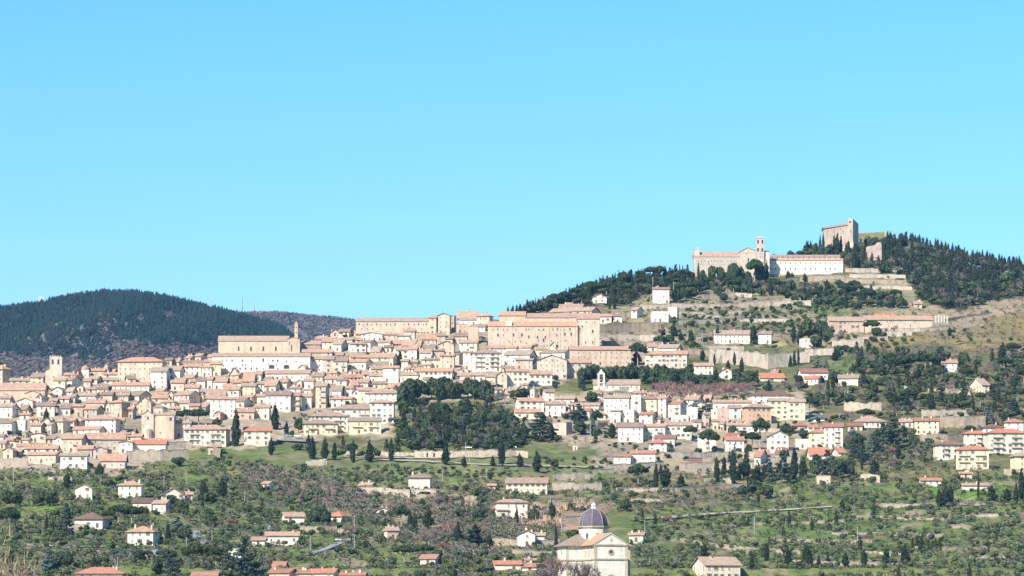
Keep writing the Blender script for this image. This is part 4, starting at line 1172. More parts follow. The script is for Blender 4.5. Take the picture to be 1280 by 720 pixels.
TAKEN.append((176, 220, 506, 548))
# --- the long tan palace on the ridge
t, s, Y = mark('long_palace', 445, 537, 419)
w = 92 * s
block(t, 'wall', -w / 2, w / 2, 0, 14, (419 - 401.5) * s, (401.5 - 399) * s + 1.6, WALLS['k'], ROOFS['T'])
for i, px in enumerate([449, 454, 459, 464, 471, 476, 483, 488, 494, 505, 511, 518, 523, 529, 533]):
    win(t, 'small' if i % 2 else 'plain', (px - 491) * s, 0, (419 - 406.5) * s)
for px in (452, 459, 466, 527): win(t, 'small', (px - 491) * s, 0, (419 - 412) * s)
for px in (519, 523, 527, 531, 535): win(t, 'bell', (px - 491) * s, 0, (419 - 418) * s, 0, 0.8, 0.5)
thing(t, 'palace', 'palace', 491, 408, 'long tan palace wall under a low tiled roof on the skyline left of centre')
# --- the huge palace: three joined blocks
t, s, Y = mark('great_palace', 610, 750, 442)
cx = 680
def gx(px): return (px - cx) * s
block(t, 'front_wall', gx(610), gx(722), 0, 14, (442 - 407.5) * s, (407.5 - 403.5) * s + 1.4, WALLS['k'], ROOFS['T'], 10, rname='front_roof')
block(t, 'rear_wall', gx(657), gx(750), 16, 32, (442 - 397) * s + 1.6, 3.4, WALLS['k'], ROOFS['t'], 10, rname='rear_roof')
block(t, 'east_wall', gx(722) + 0.03, gx(749.5), 2.0, 15.9, (442 - 399) * s + 0.4, 1.6, WALLS['s'], ROOFS['t'], 10, rname='east_roof')
block(t, 'west_wall', gx(624), gx(656.9), 17, 30, (442 - 394) * s + 1.4, 3.2, WALLS['k'], ROOFS['T'], 10, rname='west_roof')
mb = MB(); mb.box(gx(633), gx(640), -0.2, 4, (442 - 407.5) * s, (442 - 401.5) * s); mb.build('attic', WALLS['w'], t)
for x, y, k, f in [(616, 411, 'small', 1), (622, 411, 'small', 1), (629, 411, 'small', 1), (634, 411, 'small', 1), (645, 411, 'small', 1), (657, 411, 'small', 1), (661, 411, 'small', 1), (673, 411, 'small', 1), (679.5, 411.5, 'plain', 1), (691, 411, 'small', 1), (697, 411, 'plain', 1), (705, 411, 'small', 1), (712.5, 411, 'plain', 1),
                   (622.5, 419, 'tall', 1), (629, 418, 'small', 1), (642, 419, 'tall', 1), (652.5, 419, 'tall', 1), (661, 419.5, 'high', .6), (672, 420, 'high', .6), (681.5, 420, 'high', .6), (696, 418.5, 'plain', 1), (706, 418, 'tall', 1), (714, 418, 'tall', 1),
                   (636.5, 426, 'small', 1), (644, 426, 'small', 1), (651, 426, 'small', 1), (658, 428, 'small', 1), (673, 425, 'small', 1), (679.5, 425.5, 'tall', 1), (689, 425, 'small', 1), (697, 427, 'small', 1), (707, 425, 'small', 1), (661, 431, 'small', 1), (680, 431, 'small', 1), (684, 431, 'small', 1), (690, 434, 'small', 1), (697, 433, 'tall', 1), (706, 433, 'small', 1), (716, 432, 'small', 1)]:
    win(t, k, gx(x), 0, (442 - y) * s - (2 if k == 'high' else 0.9), 0, f if k != 'high' else 0.5, f if k != 'high' else 0.36)
for x, y, k in [(721.5, 407, 'plain'), (728, 407, 'plain'), (721.6, 418, 'small'), (741, 414, 'tall'), (732, 427, 'plain'), (741, 427, 'plain')]:
    if x > 722: win(t, k, gx(x), 2.0, (442 - y) * s - 1)
for x in (663, 671, 680, 693, 703, 712, 722.5, 733, 743): win(t, 'small', gx(x), 16 if x < 722 else 2.0, (442 - 400.5) * s - (0.4 if x < 722 else 1.4))
for x in (632, 640.5, 649): win(t, 'plain', gx(x), 17, (442 - 400) * s - 0.8)
mb = MB()
for x in (625, 640, 668, 686, 700, 718): mb.box(gx(x) - .3, gx(x) + .3, -.25, -.004, -8, (442 - 409) * s)
mb.build('buttress', WALLS['s'], t)
thing(t, 'palace', 'palace', 680, 420, 'huge tan palace with stepped tiled roofs and scattered windows, on the ridge at centre')
TAKEN.append((608, 752, 392, 441))
for a in [(264, 388, 422, 466), (445, 540, 398, 418)]: TAKEN.append(a)
# --- small chapel with bell gable
t, s, Y = mark('bell_gable_chapel', 741, 801, 488)
w = 58 * s
block(t, 'wall', -w / 2, w / 2, 0, 9, (488 - 480.5) * s, (480.5 - 474) * s, WALLS['b'], ROOFS['T'], rk='g')
g = MB(); x0, x1 = (747 - 771) * s, (756 - 771) * s; zb, zt = (488 - 478) * s, (488 - 468) * s
g.box(x0, x0 + 1.2, -0.6, 0.5, zb - 4, zt); g.box(x1 - 1.2, x1, -0.6, 0.5, zb - 4, zt); g.box(x0, x1, -0.6, 0.5, zt + 0.003, zt + 0.9)
g.box((x0 + x1) / 2 - 1.3, (x0 + x1) / 2 + 1.3, -0.6, 0.5, zt + 0.906, zt + 2.0); g.box((x0 + x1) / 2 - 0.5, (x0 + x1) / 2 + 0.5, -0.5, 0.4, zt + 2.003, zt + 3.2)
g.box(x0 - 0.2, x1 + 0.2, -0.75, 0.6, zb - 0.6, zb); g.build('bell_gable', WALLS['w'], t)
g = MB(); g.lathe([(0.7, 0), (0.55, 0.5), (0.3, 0.9), (0.05, 1.0)], 8, ((x0 + x1) / 2, 0, zt - 1.9)); g.build('bell', M_IRON, t)
g = MB()
for k in range(5): g.box((774 + k * 2.4 - 771) * s - .2, (774 + k * 2.4 - 771) * s + .2, -1.2, -0.7, -3, 2.6)
g.box((772.5 - 771) * s, (785 - 771) * s, -1.3, -0.6, 2.603, 2.9); g.build('porch', WALLS['w'], t)
for px in (759, 766, 789, 796): win(t, 'small', (px - 771) * s, 0, 1.8)
thing(t, 'chapel', 'chapel', 770, 478, 'low beige chapel with white bell gable under the dark belt of evergreens')
TAKEN.append((744, 802, 470, 488))
# --- hilltop basilica with campanile
t, s, Y = mark('hilltop_basilica', 867, 955, 346)
def gx(px): return (px - 911) * s
bas = wall_mat('basilica_stone', (0.58, 0.49, 0.38), 0.2)
block(t, 'nave_wall', gx(867.5), gx(925), 0, 14, (346 - 320.5) * s, (320.5 - 316.5) * s + 1.4, bas, ROOFS['t'], 16, rname='nave_roof')
block(t, 'facade_wall', gx(925) + .02, gx(945), -1.2, 15, (346 - 314.5) * s, (314.5 - 309.5) * s, bas, ROOFS['t'], 16, rk='f', rname='facade_roof')
mb = MB()
for i in range(14): mb.box(gx(870 + i * 4.1) - .28, gx(870 + i * 4.1) + .28, -.22, -.004, -8, (346 - 322.3) * s)
mb.box(gx(867.3), gx(925) - .05, -.3, -.004, (346 - 322.2) * s, (346 - 321.3) * s); mb.box(gx(867.3), gx(925) - .05, -.22, -.004, (346 - 330) * s, (346 - 329.5) * s)
for x in (925.8, 931, 939, 944.3): mb.box(gx(x) - .3, gx(x) + .3, -1.42, -1.204, -8, (346 - 316.2) * s)
mb.box(gx(925), gx(945.2), -1.5, -1.204, (346 - 316) * s, (346 - 315) * s)
mb.build('pilaster', M_TRIM, t)
for i in range(12):
    if i not in (3, 8): win(t, 'plain', gx(873 + i * 4.1), 0, (346 - 327) * s, 0, 0.8)
win(t, 'tall', gx(886), 0, (346 - 329) * s); win(t, 'tall', gx(935.3), -1.2, (346 - 327) * s, 0, 1.2)
mb = MB(); mb.box(gx(868.5), gx(874.5), 1, 7, (346 - 322) * s, (346 - 311) * s); pyramid(mb, gx(868.2), gx(874.8), .7, 7.3, (346 - 311) * s, 1.4); mb.build('turret', bas, t)
thing(t, 'basilica', 'church', 905, 330, 'long pilastered hilltop basilica with a small gabled end on the skyline')
t, s, Y = mark('hilltop_campanile', 944.5, 956, 346, -3)
a = 4.9 * s; Ht = (346 - 297.5) * s
mb = MB(); mb.box(-a, a, 0, 2 * a, -14, Ht); mb.build('shaft', WALLS['s'], t)
mb = MB()
for zz in (306, 316, 327): mb.box(-a - .2, a + .2, -.2, 2 * a + .2, (346 - zz) * s, (346 - zz) * s + .5)
mb.box(-a - .4, a + .4, -.4, 2 * a + .4, Ht + .004, Ht + .6); pyramid(mb, -a - .3, a + .3, -.3, 2 * a + .3, Ht + .6, 1.1); mb.build('cornice', M_TRIM, t)
for zz in (306, 316):
    for k in (-1, 1):
        win(t, 'bell', k * 1.75, 0, (346 - zz + 1.6) * s, 0, 0.85, 0.85); win(t, 'bell', a, a + k * 1.75, (346 - zz + 1.6) * s, math.pi / 2, 0.8, 0.85)
win(t, 'small', 0, 0, (346 - 322) * s)
block(t, 'side_wall', a + .02, a + 4.5, 2, 9, (346 - 314) * s, 0.9, WALLS['b'], ROOFS['t'], 14, rname='side_roof')
thing(t, 'campanile', 'bell tower', 950, 315, 'square hilltop campanile with paired bell openings beside the basilica')
# --- white convent on the hilltop
t, s, Y = mark('hilltop_convent', 957, 1053.5, 343)
def gx(px): return (px - 1005) * s
block(t, 'wall', gx(960), gx(1053.5), 0, 9, (343 - 325.5) * s, 2.0, WALLS['c'], ROOFS['T'], 10)
block(t, 'upper_wall', gx(958), gx(1051), 9.05, 18, (343 - 321) * s + 0.9, 2.0, WALLS['c'], ROOFS['T'], 10, rname='upper_roof')
for i in range(15): win(t, 'small', gx(963 + i * 6.2), 0, (343 - 329.4) * s)
for i in range(15):
    if i % 4 != 2: win(t, 'plain', gx(963 + i * 6.2), 0, (343 - 337) * s)
for i in range(13): win(t, 'small', gx(966 + i * 6.6), 9.05, (343 - 322.6) * s + .7)
mb = MB(); mb.box(gx(958), gx(1055), -1.8, -0.3, -12, 0.1)
for i in range(12): mb.box(gx(962 + i * 8), gx(964 + i * 8), -2.3, -1.8, -12, -0.8)
mb.build('terrace_wall', M_RUBBLE2, t)
thing(t, 'convent', 'convent', 1005, 332, 'long cream-white convent with two rows of windows on the hilltop, right of the campanile')
TAKEN.append((866, 1056, 312, 344)); TAKEN.append((945, 1056, 330, 350))
# --- fortress
t, s, Y = mark('fortress', 1030, 1075, 318)
def gx(px): return (px - 1052) * s
fst = wall_mat('fortress_stone', (0.50, 0.40, 0.31), 0.34, True)
mb = MB()
zl, zr = (318 - 285.5) * s, (318 - 281.5) * s
mb.v += [(gx(1030), 4, -10), (gx(1059.5), 0, -10), (gx(1059.5), 0, zr), (gx(1030), 4, zl), (gx(1030), 22, -10), (gx(1059.5), 18, -10), (gx(1059.5), 18, zr), (gx(1030), 22, zl)]
for q in ((0, 1, 2, 3), (1, 5, 6, 2), (5, 4, 7, 6), (4, 0, 3, 7)): mb.f.append(q); mb.m.append(0)
mb.build('keep_wall', fst, t)
mb = MB()
q = [(gx(1029), 3.2, zl), (gx(1059), -.6, zr), (gx(1059), 9, zr + 2.2), (gx(1029), 13, zl + 2.2)]
q2 = [(gx(1059), 18.8, zr), (gx(1029), 22.8, zl)]
P8 = [q[0], q[1], q[2], q2[0], q2[1], q[3]]
mb.solid([(x, y, z + .35) for x, y, z in P8], [(x, y, z + .02) for x, y, z in P8], 0, [(0, 1, 2, 5), (5, 2, 3, 4)], [0, 1, 2, 3, 4, 5])
mb.build('keep_roof', ROOFS['T'], t)
for px in (1034.5, 1042.5, 1050.5, 1057.5): win(t, 'plain', gx(px), 4 - 4 * (px - 1030) / 29.5, (318 - 288.5) * s + (px - 1030) * 0.09 - 0.6)
mb = MB()  # tall tower with sloping foot
xa, xb = gx(1059.5), gx(1065.5); xc = gx(1074)
zt, zt2 = (318 - 273.2) * s, (318 - 281) * s
fo = [(gx(1051.5), -6, -12), (gx(1070.5), -8, -12), (gx(1078), 10, -12), (gx(1058), 14, -12)]
md = [(xa, -.6, 12), (xb, -.6, 12), (xc, 10, 12), (xa, 14, 12)]
tp = [(xa, -.6, zt), (xb, -.6, zt), (xc, 10, zt - 3.5), (xa, 14, zt - 1.5)]
b = len(mb.v); mb.v += fo + md + tp
for lv in (0, 4):
    for i in range(4):
        j = (i + 1) % 4; mb.f.append((b + lv + i, b + lv + j, b + lv + 4 + j, b + lv + 4 + i)); mb.m.append(0)
mb.f.append((b + 8, b + 9, b + 10, b + 11)); mb.m.append(0)
mb.build('tower_wall', WALLS['s'], t)
mb = MB(); mb.box(gx(1060.8), gx(1063.5), -.66, -.55, (318 - 278.5) * s, (318 - 276.8) * s); mb.box(gx(1062), gx(1062.6), -.66, -.55, (318 - 291) * s, (318 - 288) * s); mb.build('slit_window', M_GLASS, t)
thing(t, 'fortress', 'fortress', 1052, 295, 'stone hilltop fortress keep with a tall angular tower on the summit')
t, s, Y = mark('bastion', 1073, 1109, 306, 12)
def gx(px): return (px - 1091) * s
mb = MB()
fo = [(gx(1071), 0, -10), (gx(1107), -4, -10), (gx(1110), 18, -10), (gx(1070), 18, -10)]
tp = [(gx(1075), 5, (306 - 291) * s), (gx(1106), 1, (306 - 289.5) * s), (gx(1108.5), 18, (306 - 288.5) * s), (gx(1074), 18, (306 - 288.5) * s)]
mb.v += fo + tp
for i in range(4): mb.f.append((i, (i + 1) % 4, 4 + (i + 1) % 4, 4 + i)); mb.m.append(0)
mb.f.append((4, 5, 6, 7)); mb.m.append(0)
mb.build('grassy_bank', leaf_mat('mossy_bank', (0.20, 0.175, 0.075)), t)
mb = MB(); mb.box(gx(1105.5), gx(1109.3), -1, 18.5, -10, (306 - 289.3) * s); mb.box(gx(1074), gx(1105.4), 15, 18, (306 - 292) * s, (306 - 288) * s); mb.build('parapet', fst, t)
thing(t, 'bastion', 'bastion', 1090, 295, 'grass-covered bastion right of the fortress tower')
t, s, Y = mark('ruined_bastion', 1083, 1103, 325)
mb = MB(); pr = [(1083, 308.5), (1086, 307.5), (1090, 307), (1094, 306), (1096.5, 303), (1099, 302.3), (1101.5, 303), (1102.5, 308)]
for (xa, ya), (xb, yb_) in zip(pr, pr[1:]):
    A, B = (xa - 1093) * s, (xb - 1093) * s; za, zb = (325 - ya) * s, (325 - yb_) * s
    mb.solid([(A, 0, -8), (B, 0, -8), (B, 1.2, zb), (A, 1.2, za)], [(A, 5, -8), (B, 5, -8), (B, 4, zb), (A, 4, za)], 0, [(0, 1, 2, 3)], [0, 1, 2, 3])
mb.build('wall', wall_mat('ruin_stone', (0.50, 0.39, 0.33), 0.35, True), t)
thing(t, 'bastion', 'bastion', 1093, 315, 'broken stone wall of a lower bastion among trees below the fortress')
TAKEN.append((1030, 1078, 276, 302)); TAKEN.append((1076, 1108, 288, 300)); TAKEN.append((1083, 1103, 300, 324))
# columned monument at the end of the pink villa
t, s, Y = mark('colonnade', 1168, 1188, 403)
for i in range(5):
    x = (1169.5 + i * 3.6 - 1178) * s
    mb = MB(); mb.box(x - .5, x + .5, -.5, .5, -3, (403 - 397 + (i % 2)) * s + 1.2); mb.build('pillar', M_TRIM, t)
mb = MB(); mb.box((1168 - 1178) * s, (1188 - 1178) * s, -1.4, 1.2, -4, -0.2); mb.build('base', M_RUBBLE2, t)
thing(t, 'colonnade', 'ruin', 1178, 400, 'row of pale stone pillars at the right end of the long pink villa')
# porch of the pink villa
t, s, Y = mark('porch', 1071, 1083, 411, -4)
mb = MB(); mb.box(-6 * s, 6 * s, 0, 6, (411 - 405.5) * s, (411 - 403.8) * s); mb.build('roof', WALLS['w'], t)
for i in range(4):
    mb = MB(); x = (-5.6 + i * 3.7) * s; mb.box(x - .25, x + .25, 0.1, .6, -3, (411 - 405.5) * s - .003); mb.build('pillar', WALLS['w'], t)
thing(t, 'porch', 'porch', 1077, 407, 'white pillared porch in front of the long pink villa')
# ---------------------------------------------------------------- the houses, read off the photograph tile by tile
# columns left, right, rows of roof top, eave, foot; roof form; wall; yaw; roof tiles; .options ; label
parse_houses('''
T1:
-60 95 150 205 330 h s -35 ; stone house with wide overhanging roof cut by the left edge
890 1050 208 226 280 g s
1100 1165 215 235 270 g s
765 815 212 235 330 f s .x
1035 1180 245 262 300 g c
640 760 250 270 330 g s
655 800 290 322 395 g c
1030 1175 297 320 360 g c
890 1000 280 310 350 g c
100 305 300 325 365 g c
305 470 250 290 370 g s
850 955 390 410 445 g c
520 660 390 420 500 f w
665 760 398 428 510 g w
785 975 450 475 530 g w
980 1130 440 468 520 g s
1060 1290 450 472 520 g b
170 345 500 530 590 f w
110 250 455 475 530 g s
0 100 480 500 560 g s
0 165 560 585 690 g w
195 290 570 615 670 g s
355 545 545 575 680 g w
570 700 575 600 665 g w
860 1040 510 548 620 g w
1100 1290 515 540 690 h s -28
840 1020 575 610 700 g g -14
740 830 560 580 680 g s
300 470 372 395 430 g s
T2:
0 165 175 190 310 g w
170 262 170 172 300 p w
305 435 185 212 300 g s
475 560 190 205 300 g b
570 690 140 165 290 h y
690 760 145 165 260 g y
755 840 165 182 245 g b R
850 1190 110 150 290 h w -8
725 1040 225 252 300 g w
610 840 300 345 480 g s -5 .b
840 1245 290 350 470 g g 4
310 475 290 302 380 f s
475 545 320 345 390 g s
545 640 330 350 450 f c
250 570 410 445 490 g w
165 300 390 420 480 g w
270 600 480 505 590 g s
605 870 490 515 640 g c
770 930 415 450 520 g s
930 1095 430 452 550 f g
990 1250 500 565 640 g b
1200 1290 285 300 350 g c
30 145 430 460 545 f s
145 215 450 475 520 g g
T3:
55 530 95 132 330 h s -6 .S ; large three-storey tan palace with hipped roof on the left ridge
385 560 195 232 410 g w -4
560 705 180 222 310 g w -6
120 235 275 305 350 g c
0 370 345 372 425 g c 0 .W ; long low cream row of small windows under the tan palace
705 920 125 155 180 g s
720 895 160 185 270 g c
895 1005 180 192 280 g w
590 720 300 345 420 g s
710 860 265 300 340 g s
730 865 365 395 470 g c
780 850 315 335 380 g c
850 950 290 325 400 g c
950 1010 285 312 410 g c
1010 1145 290 335 410 g c
1110 1200 355 382 420 g s
1150 1290 310 345 400 g c
1120 1290 380 415 480 g w
440 560 400 430 460 g s
0 170 415 440 500 g s
170 380 430 475 520 g b
400 560 470 500 540 g s
430 560 440 465 500 g w
560 640 430 460 520 f s
620 870 430 470 560 g b
680 800 490 515 560 g s
490 670 515 538 590 h c -20
670 770 525 548 620 g w
770 870 555 578 640 g p
870 1010 545 590 640 g s
935 1130 410 500 560 g w
975 1230 490 508 700 g w 4
165 225 580 610 700 g s
260 420 490 545 650 f s -10
530 610 100 120 170 g s
610 700 110 135 165 g c
730 830 80 100 140 g c
830 930 55 80 140 g s
T4:
720 1165 210 250 415 h c -6 .bW ; cream apartment block with stacked balconies beside the tall lone cypress
60 205 370 382 490 f w
205 535 360 398 490 g w 0 R .x ; long low farm range with bright red roof above the terrace wall
1030 1120 72 92 165 f p -14
950 1085 400 425 500 g b
80 160 265 292 335 g s
130 300 300 322 360 g s
630 790 165 190 330 g s
T5:
650 1105 420 452 520 g w -3
550 640 430 462 520 g w
640 730 488 520 565 g c
790 900 505 540 610 g c
690 790 530 575 640 g c
265 440 450 472 500 g s
300 400 395 455 500 f s
430 545 455 530 575 g c
900 1005 590 602 690 g c
1000 1200 130 162 215 g s
0 110 370 395 440 g s
440 550 440 465 520 g s
T6:
75 245 100 137 200 g c
265 400 75 100 200 g y
400 480 68 78 180 g c
480 630 40 97 150 g s
625 745 20 62 130 g c
740 845 95 118 190 g s
500 745 155 190 350 g c 0
745 835 165 195 345 g s 0 .b
880 995 128 137 300 g c
995 1125 70 100 320 g s -9 .b
1165 1275 95 142 220 g w
1145 1290 205 228 310 g c
200 340 215 252 310 g c
250 410 190 212 270 g c
215 380 320 357 430 g p
385 545 290 312 420 g y
270 545 510 548 690 g c 3 R ; cream villa with red roof between two cypresses below the town
T8:
700 1070 180 208 300 h w -3
740 985 280 302 515 h w -4 .W
360 780 330 365 490 h w 6 .bB ; long white apartment house with dark balcony doors above the yellow blocks
120 520 400 437 590 h c 5 .b
520 850 455 487 615 g y 4 .bB ; right-hand yellow apartment block with balconies below the town
65 415 480 512 625 h y 6 .bB ; left-hand yellow apartment block with hipped roof below the town
480 560 140 162 240 g w
555 635 165 200 300 f c
610 790 155 182 300 g b
770 895 92 114 165 g y
895 1010 130 155 195 g y
610 745 75 102 160 g b
740 885 5 37 100 g c
510 620 80 130 180 g s
T7:
335 430 170 202 240 f s
430 545 170 196 235 g c
195 340 240 270 300 g s
245 375 255 297 370 g c
370 510 280 322 390 g w -14
40 245 290 324 350 g s
80 240 345 372 400 g s
65 360 375 402 440 g s 0 T
440 600 255 277 310 g c
590 660 260 278 310 g c
520 700 305 318 400 g w
650 800 280 302 390 g w
650 880 205 222 290 f w
560 700 190 222 250 g s
795 955 285 302 370 g c
885 950 330 350 400 g c
750 880 350 392 420 g s
955 1060 280 318 345 g s
1060 1240 275 332 360 g s
140 265 440 467 600 g c 0 .W
265 375 440 472 600 g b
375 510 450 490 600 g b 0 .b
510 760 475 500 560 g c
520 740 430 452 485 g c
740 940 410 452 490 g b
935 1010 415 452 540 g w -12
960 1130 345 378 470 g c
1120 1220 350 372 480 g w
1220 1290 380 402 480 g c
1100 1230 480 502 560 g s
1090 1190 540 562 610 g w
1190 1290 550 585 625 g s
720 870 540 567 650 g y
735 880 600 637 700 g y
870 1030 540 557 700 g c
150 290 605 642 690 g s
290 460 640 668 710 g c
450 515 625 652 690 g c
515 585 625 657 690 g c R
600 660 628 652 690 g c
400 510 665 682 730 g w
585 640 575 600 640 g w
U1:
380 510 92 112 300 f s .S
510 560 120 125 260 p s
575 780 70 140 205 g s 0 T
600 785 140 156 210 g w
770 930 100 117 220 h s -20
550 680 205 212 290 p k
700 870 205 225 265 g c
680 790 228 232 400 p k .x
525 725 290 322 390 g s
360 455 288 315 400 g s
195 360 295 350 400 g s
455 525 320 347 400 g s
590 790 360 384 480 g w -8 .b
390 550 370 400 510 f k -4 .S
220 370 410 450 500 g c
30 215 360 412 440 g s
75 190 415 432 530 g w
185 310 450 487 560 g c
320 440 452 467 530 g s
220 420 540 552 640 h y -8
400 550 505 517 640 g s
545 630 490 502 600 g s .x
630 720 470 482 650 g c
880 1045 415 440 600 g w 0
710 1010 455 487 670 h w 5 .bB ; white three-storey block with dark balconies in the middle of the town
55 185 570 582 640 g c
190 340 598 612 650 g c
60 150 625 647 690 g w
290 380 118 136 300 g k
U2:
150 530 322 352 450 g c -3 .W ; long cream row of seven dark windows above the round pines
0 255 360 390 460 g y
545 740 365 395 430 g c
715 865 330 387 450 h c
860 970 380 407 480 g y
975 1085 355 385 520 f s -5 .S
1010 1130 303 320 360 g c
U4:
340 565 250 272 430 g w 3 .W
565 800 270 302 405 g w 3 .W
325 645 65 107 240 g w
430 605 125 157 250 g s
530 620 190 205 250 g s
960 1190 155 187 330 g s
650 960 108 162 340 f s -4 .S ; big plain stone gable house above the right end of the round pines
695 990 60 85 155 g w
285 420 220 237 265 g c
610 700 150 182 240 g c
435 720 540 570 665 g w .G
735 935 575 602 720 g c
830 1040 525 547 605 g c
1030 1280 545 570 600 g c
1030 1290 590 612 665 g c
810 990 635 668 715 g w R
420 680 650 682 740 g c
U5:
795 890 243 265 360 g c R
490 685 388 392 500 p s .x
V1:
-145 470 425 455 610 g k 2 .S ; long plain tan building with tiled roof right of the huge palace
735 990 405 440 500 g c
610 1045 470 502 630 g b -5 ; beige three-window-row house with orange roof above the blue cedar
160 282 100 122 185 g b
282 380 98 120 185 g w
630 730 400 427 470 g c
1105 1290 590 615 705 g w 0 ; white house with orange roof left of the ruined wall
U6:
120 230 98 112 145 g c
200 465 110 137 350 g c -6
265 380 260 270 390 g c
380 530 265 277 390 p c
470 570 118 130 310 p c
500 630 68 90 130 g c
620 730 88 105 140 g s
560 750 120 147 300 g y
740 870 120 142 330 g c
840 1035 165 195 335 g c R .b
1010 1200 115 155 240 g c
1060 1180 200 212 310 p c
1030 1135 240 252 400 p c
555 735 280 302 390 g w R
1200 1290 115 152 180 g c
870 1060 318 330 395 p c
345 590 385 428 572 g w 0 ; left-hand wing of the long white terrace row below the red trees
590 810 400 422 552 g w 0 .b ; middle wing of the long white terrace row with small balconies
810 1085 378 410 545 g w -3 .W ; right-hand wing of the long white terrace row with even windows
710 930 510 542 610 g w -8 R
650 860 550 585 675 h w -10 R
U8:
385 640 265 292 380 g w -3 R
220 385 300 322 385 g w 0 R .W
U7:
495 875 160 182 260 g c 0
655 770 210 237 345 g w
540 640 248 265 400 p p 0
470 560 260 270 380 p b
850 1300 75 107 200 h c 8 D ; long white house with dark brown roof behind the yellow block
1055 1250 142 167 355 g y 0 .WG ; left half of the tall yellow block beside the orange house
1245 1410 150 177 355 g y 0 .WG ; right half of the tall yellow block beside the orange house
790 1075 200 227 400 h o 12 .G ; orange house with hipped roof left of the tall yellow block
630 900 390 412 480 g w
345 520 448 485 670 f c 5 ; pale yellow gabled house behind the big umbrella pine
625 800 490 520 560 g w R
610 800 525 560 680 g w R
1040 1245 470 515 670 f w 4 ; white gable-fronted house below the orange house
V8:
665 815 258 325 395 g w -18 R
875 1025 240 300 345 g w -12 R
V3:
330 500 135 172 230 h w R
490 705 215 240 400 h y -4 R .b
470 640 180 197 260 g w R
640 850 150 187 400 g w -6 R .b
880 1040 150 177 225 g s R
935 1260 80 132 190 h c 0
540 690 38 95 125 h w B ; small white building with blue-grey pyramid roof below the yellow block
490 700 395 470 510 g w R
735 855 405 452 475 g w R
0 100 415 462 510 g w R
355 500 318 325 400 p w ; low white flat-roofed garage with dark openings below the cream houses
V4:
40 190 190 217 270 g c
190 440 180 207 345 g y -4 R .W ; yellow house beside the big stone retaining wall
1085 1290 190 217 320 h c R
870 1070 245 272 335 h w D
910 1300 290 325 530 h c 4 R .bB ; wide cream apartment block with balcony columns at the right edge
680 910 310 332 475 h c -4 R .b
390 690 410 442 590 h c 14 R .b
605 945 460 492 690 h y -6 R .bW ; yellow apartment block, front most of the flats near the right edge
1165 1330 525 555 720 h y 8
V7:
245 450 460 482 530 g c R
670 920 515 532 575 g w T .x
640 760 400 415 460 g s
K:
320 400 320 338 390 f w
580 750 355 385 405 g w R
660 735 330 352 372 g w R
850 1040 325 350 400 g w R
885 1015 373 390 425 g w R
1110 1260 365 387 430 g w
855 965 125 135 182 p w ; small white flat-roofed house above the ruined wall
285 520 70 95 155 g c T
575 675 78 92 155 g c
0 105 205 232 270 g b R
0 65 180 195 210 g c
L:
735 835 265 285 345 g w 0 ; white villa with red roof right of the big umbrella pines
935 1050 390 432 490 g y 22
F:
160 365 575 597 665 g k 3 T .q ; left wing of the long pink villa with tan roof on the upper terrace
430 550 556 580 600 g b R
365 755 568 590 655 g s 2 T .q ; right wing of the long pink villa beside the columns
650 700 485 500 520 g s
E:
85 195 476 487 580 g c .q ; cream house with small arched door below the hilltop pines
75 190 640 645 705 p w .q
190 262 613 618 700 p c .x
D:
1010 1090 235 252 305 g w .W ; small white house with dark arcade and solar roof on the upper terrace
525 700 215 245 275 g s
465 800 240 262 290 g s T
700 775 230 250 278 f c
750 855 148 168 205 f c
570 620 205 215 245 g c
''')
parse_houses('''
O:
435 545 165 190 255 f c
700 845 150 170 245 h c -4 T ; pale square three-storey house with hipped roof on the left slope
945 1095 190 232 262 f b
1090 1140 212 227 262 g b
785 905 250 275 320 g c D
905 1010 262 280 335 g c
440 635 335 370 425 h w -8 D
755 930 415 445 522 h c -8 ; cream villa with hipped roof and terrace near the white wall
455 725 662 692 740 h c 0 R
1140 1290 688 708 740 g c R
P:
525 665 335 358 395 g c
815 940 328 352 388 h w R
435 630 450 470 522 g c 2 ; long pale farmhouse with dark doorways and brick-red roof on the lower slope
355 435 480 497 532 g c
1140 1225 420 440 490 g b
1085 1165 305 318 345 f c
180 290 555 577 620 p c
415 485 150 163 195 g c
990 1085 160 175 190 g c
455 620 670 690 740 g o R
590 720 675 693 740 g c R
690 870 670 692 740 g c R
880 1030 690 705 740 g c R
475 560 630 665 685 g c R
Q:
145 280 105 125 205 h w -4 .B ; white square house with hipped roof above the terrace wall
725 975 130 160 218 g y -3 .WB ; long yellow farmhouse with brown shutters and red roof
660 850 258 272 365 h c 5 ; tall cream farmhouse with porch below the yellow farmhouse
655 735 308 320 365 g c
785 895 440 462 535 f c
893 955 455 470 525 g c
215 335 585 607 645 g c R
650 810 622 640 685 g c R
820 910 638 655 690 g w R
825 905 608 618 640 g c
0 85 420 440 492 g p
615 660 165 175 202 g s
R:
505 600 455 467 510 g c
890 1165 600 645 730 g b 16 ; beige farmhouse with low gabled roof right of the domed church
S:
480 560 118 122 165 p s
''', group='farmhouses on the lower slope', name='farmhouse')
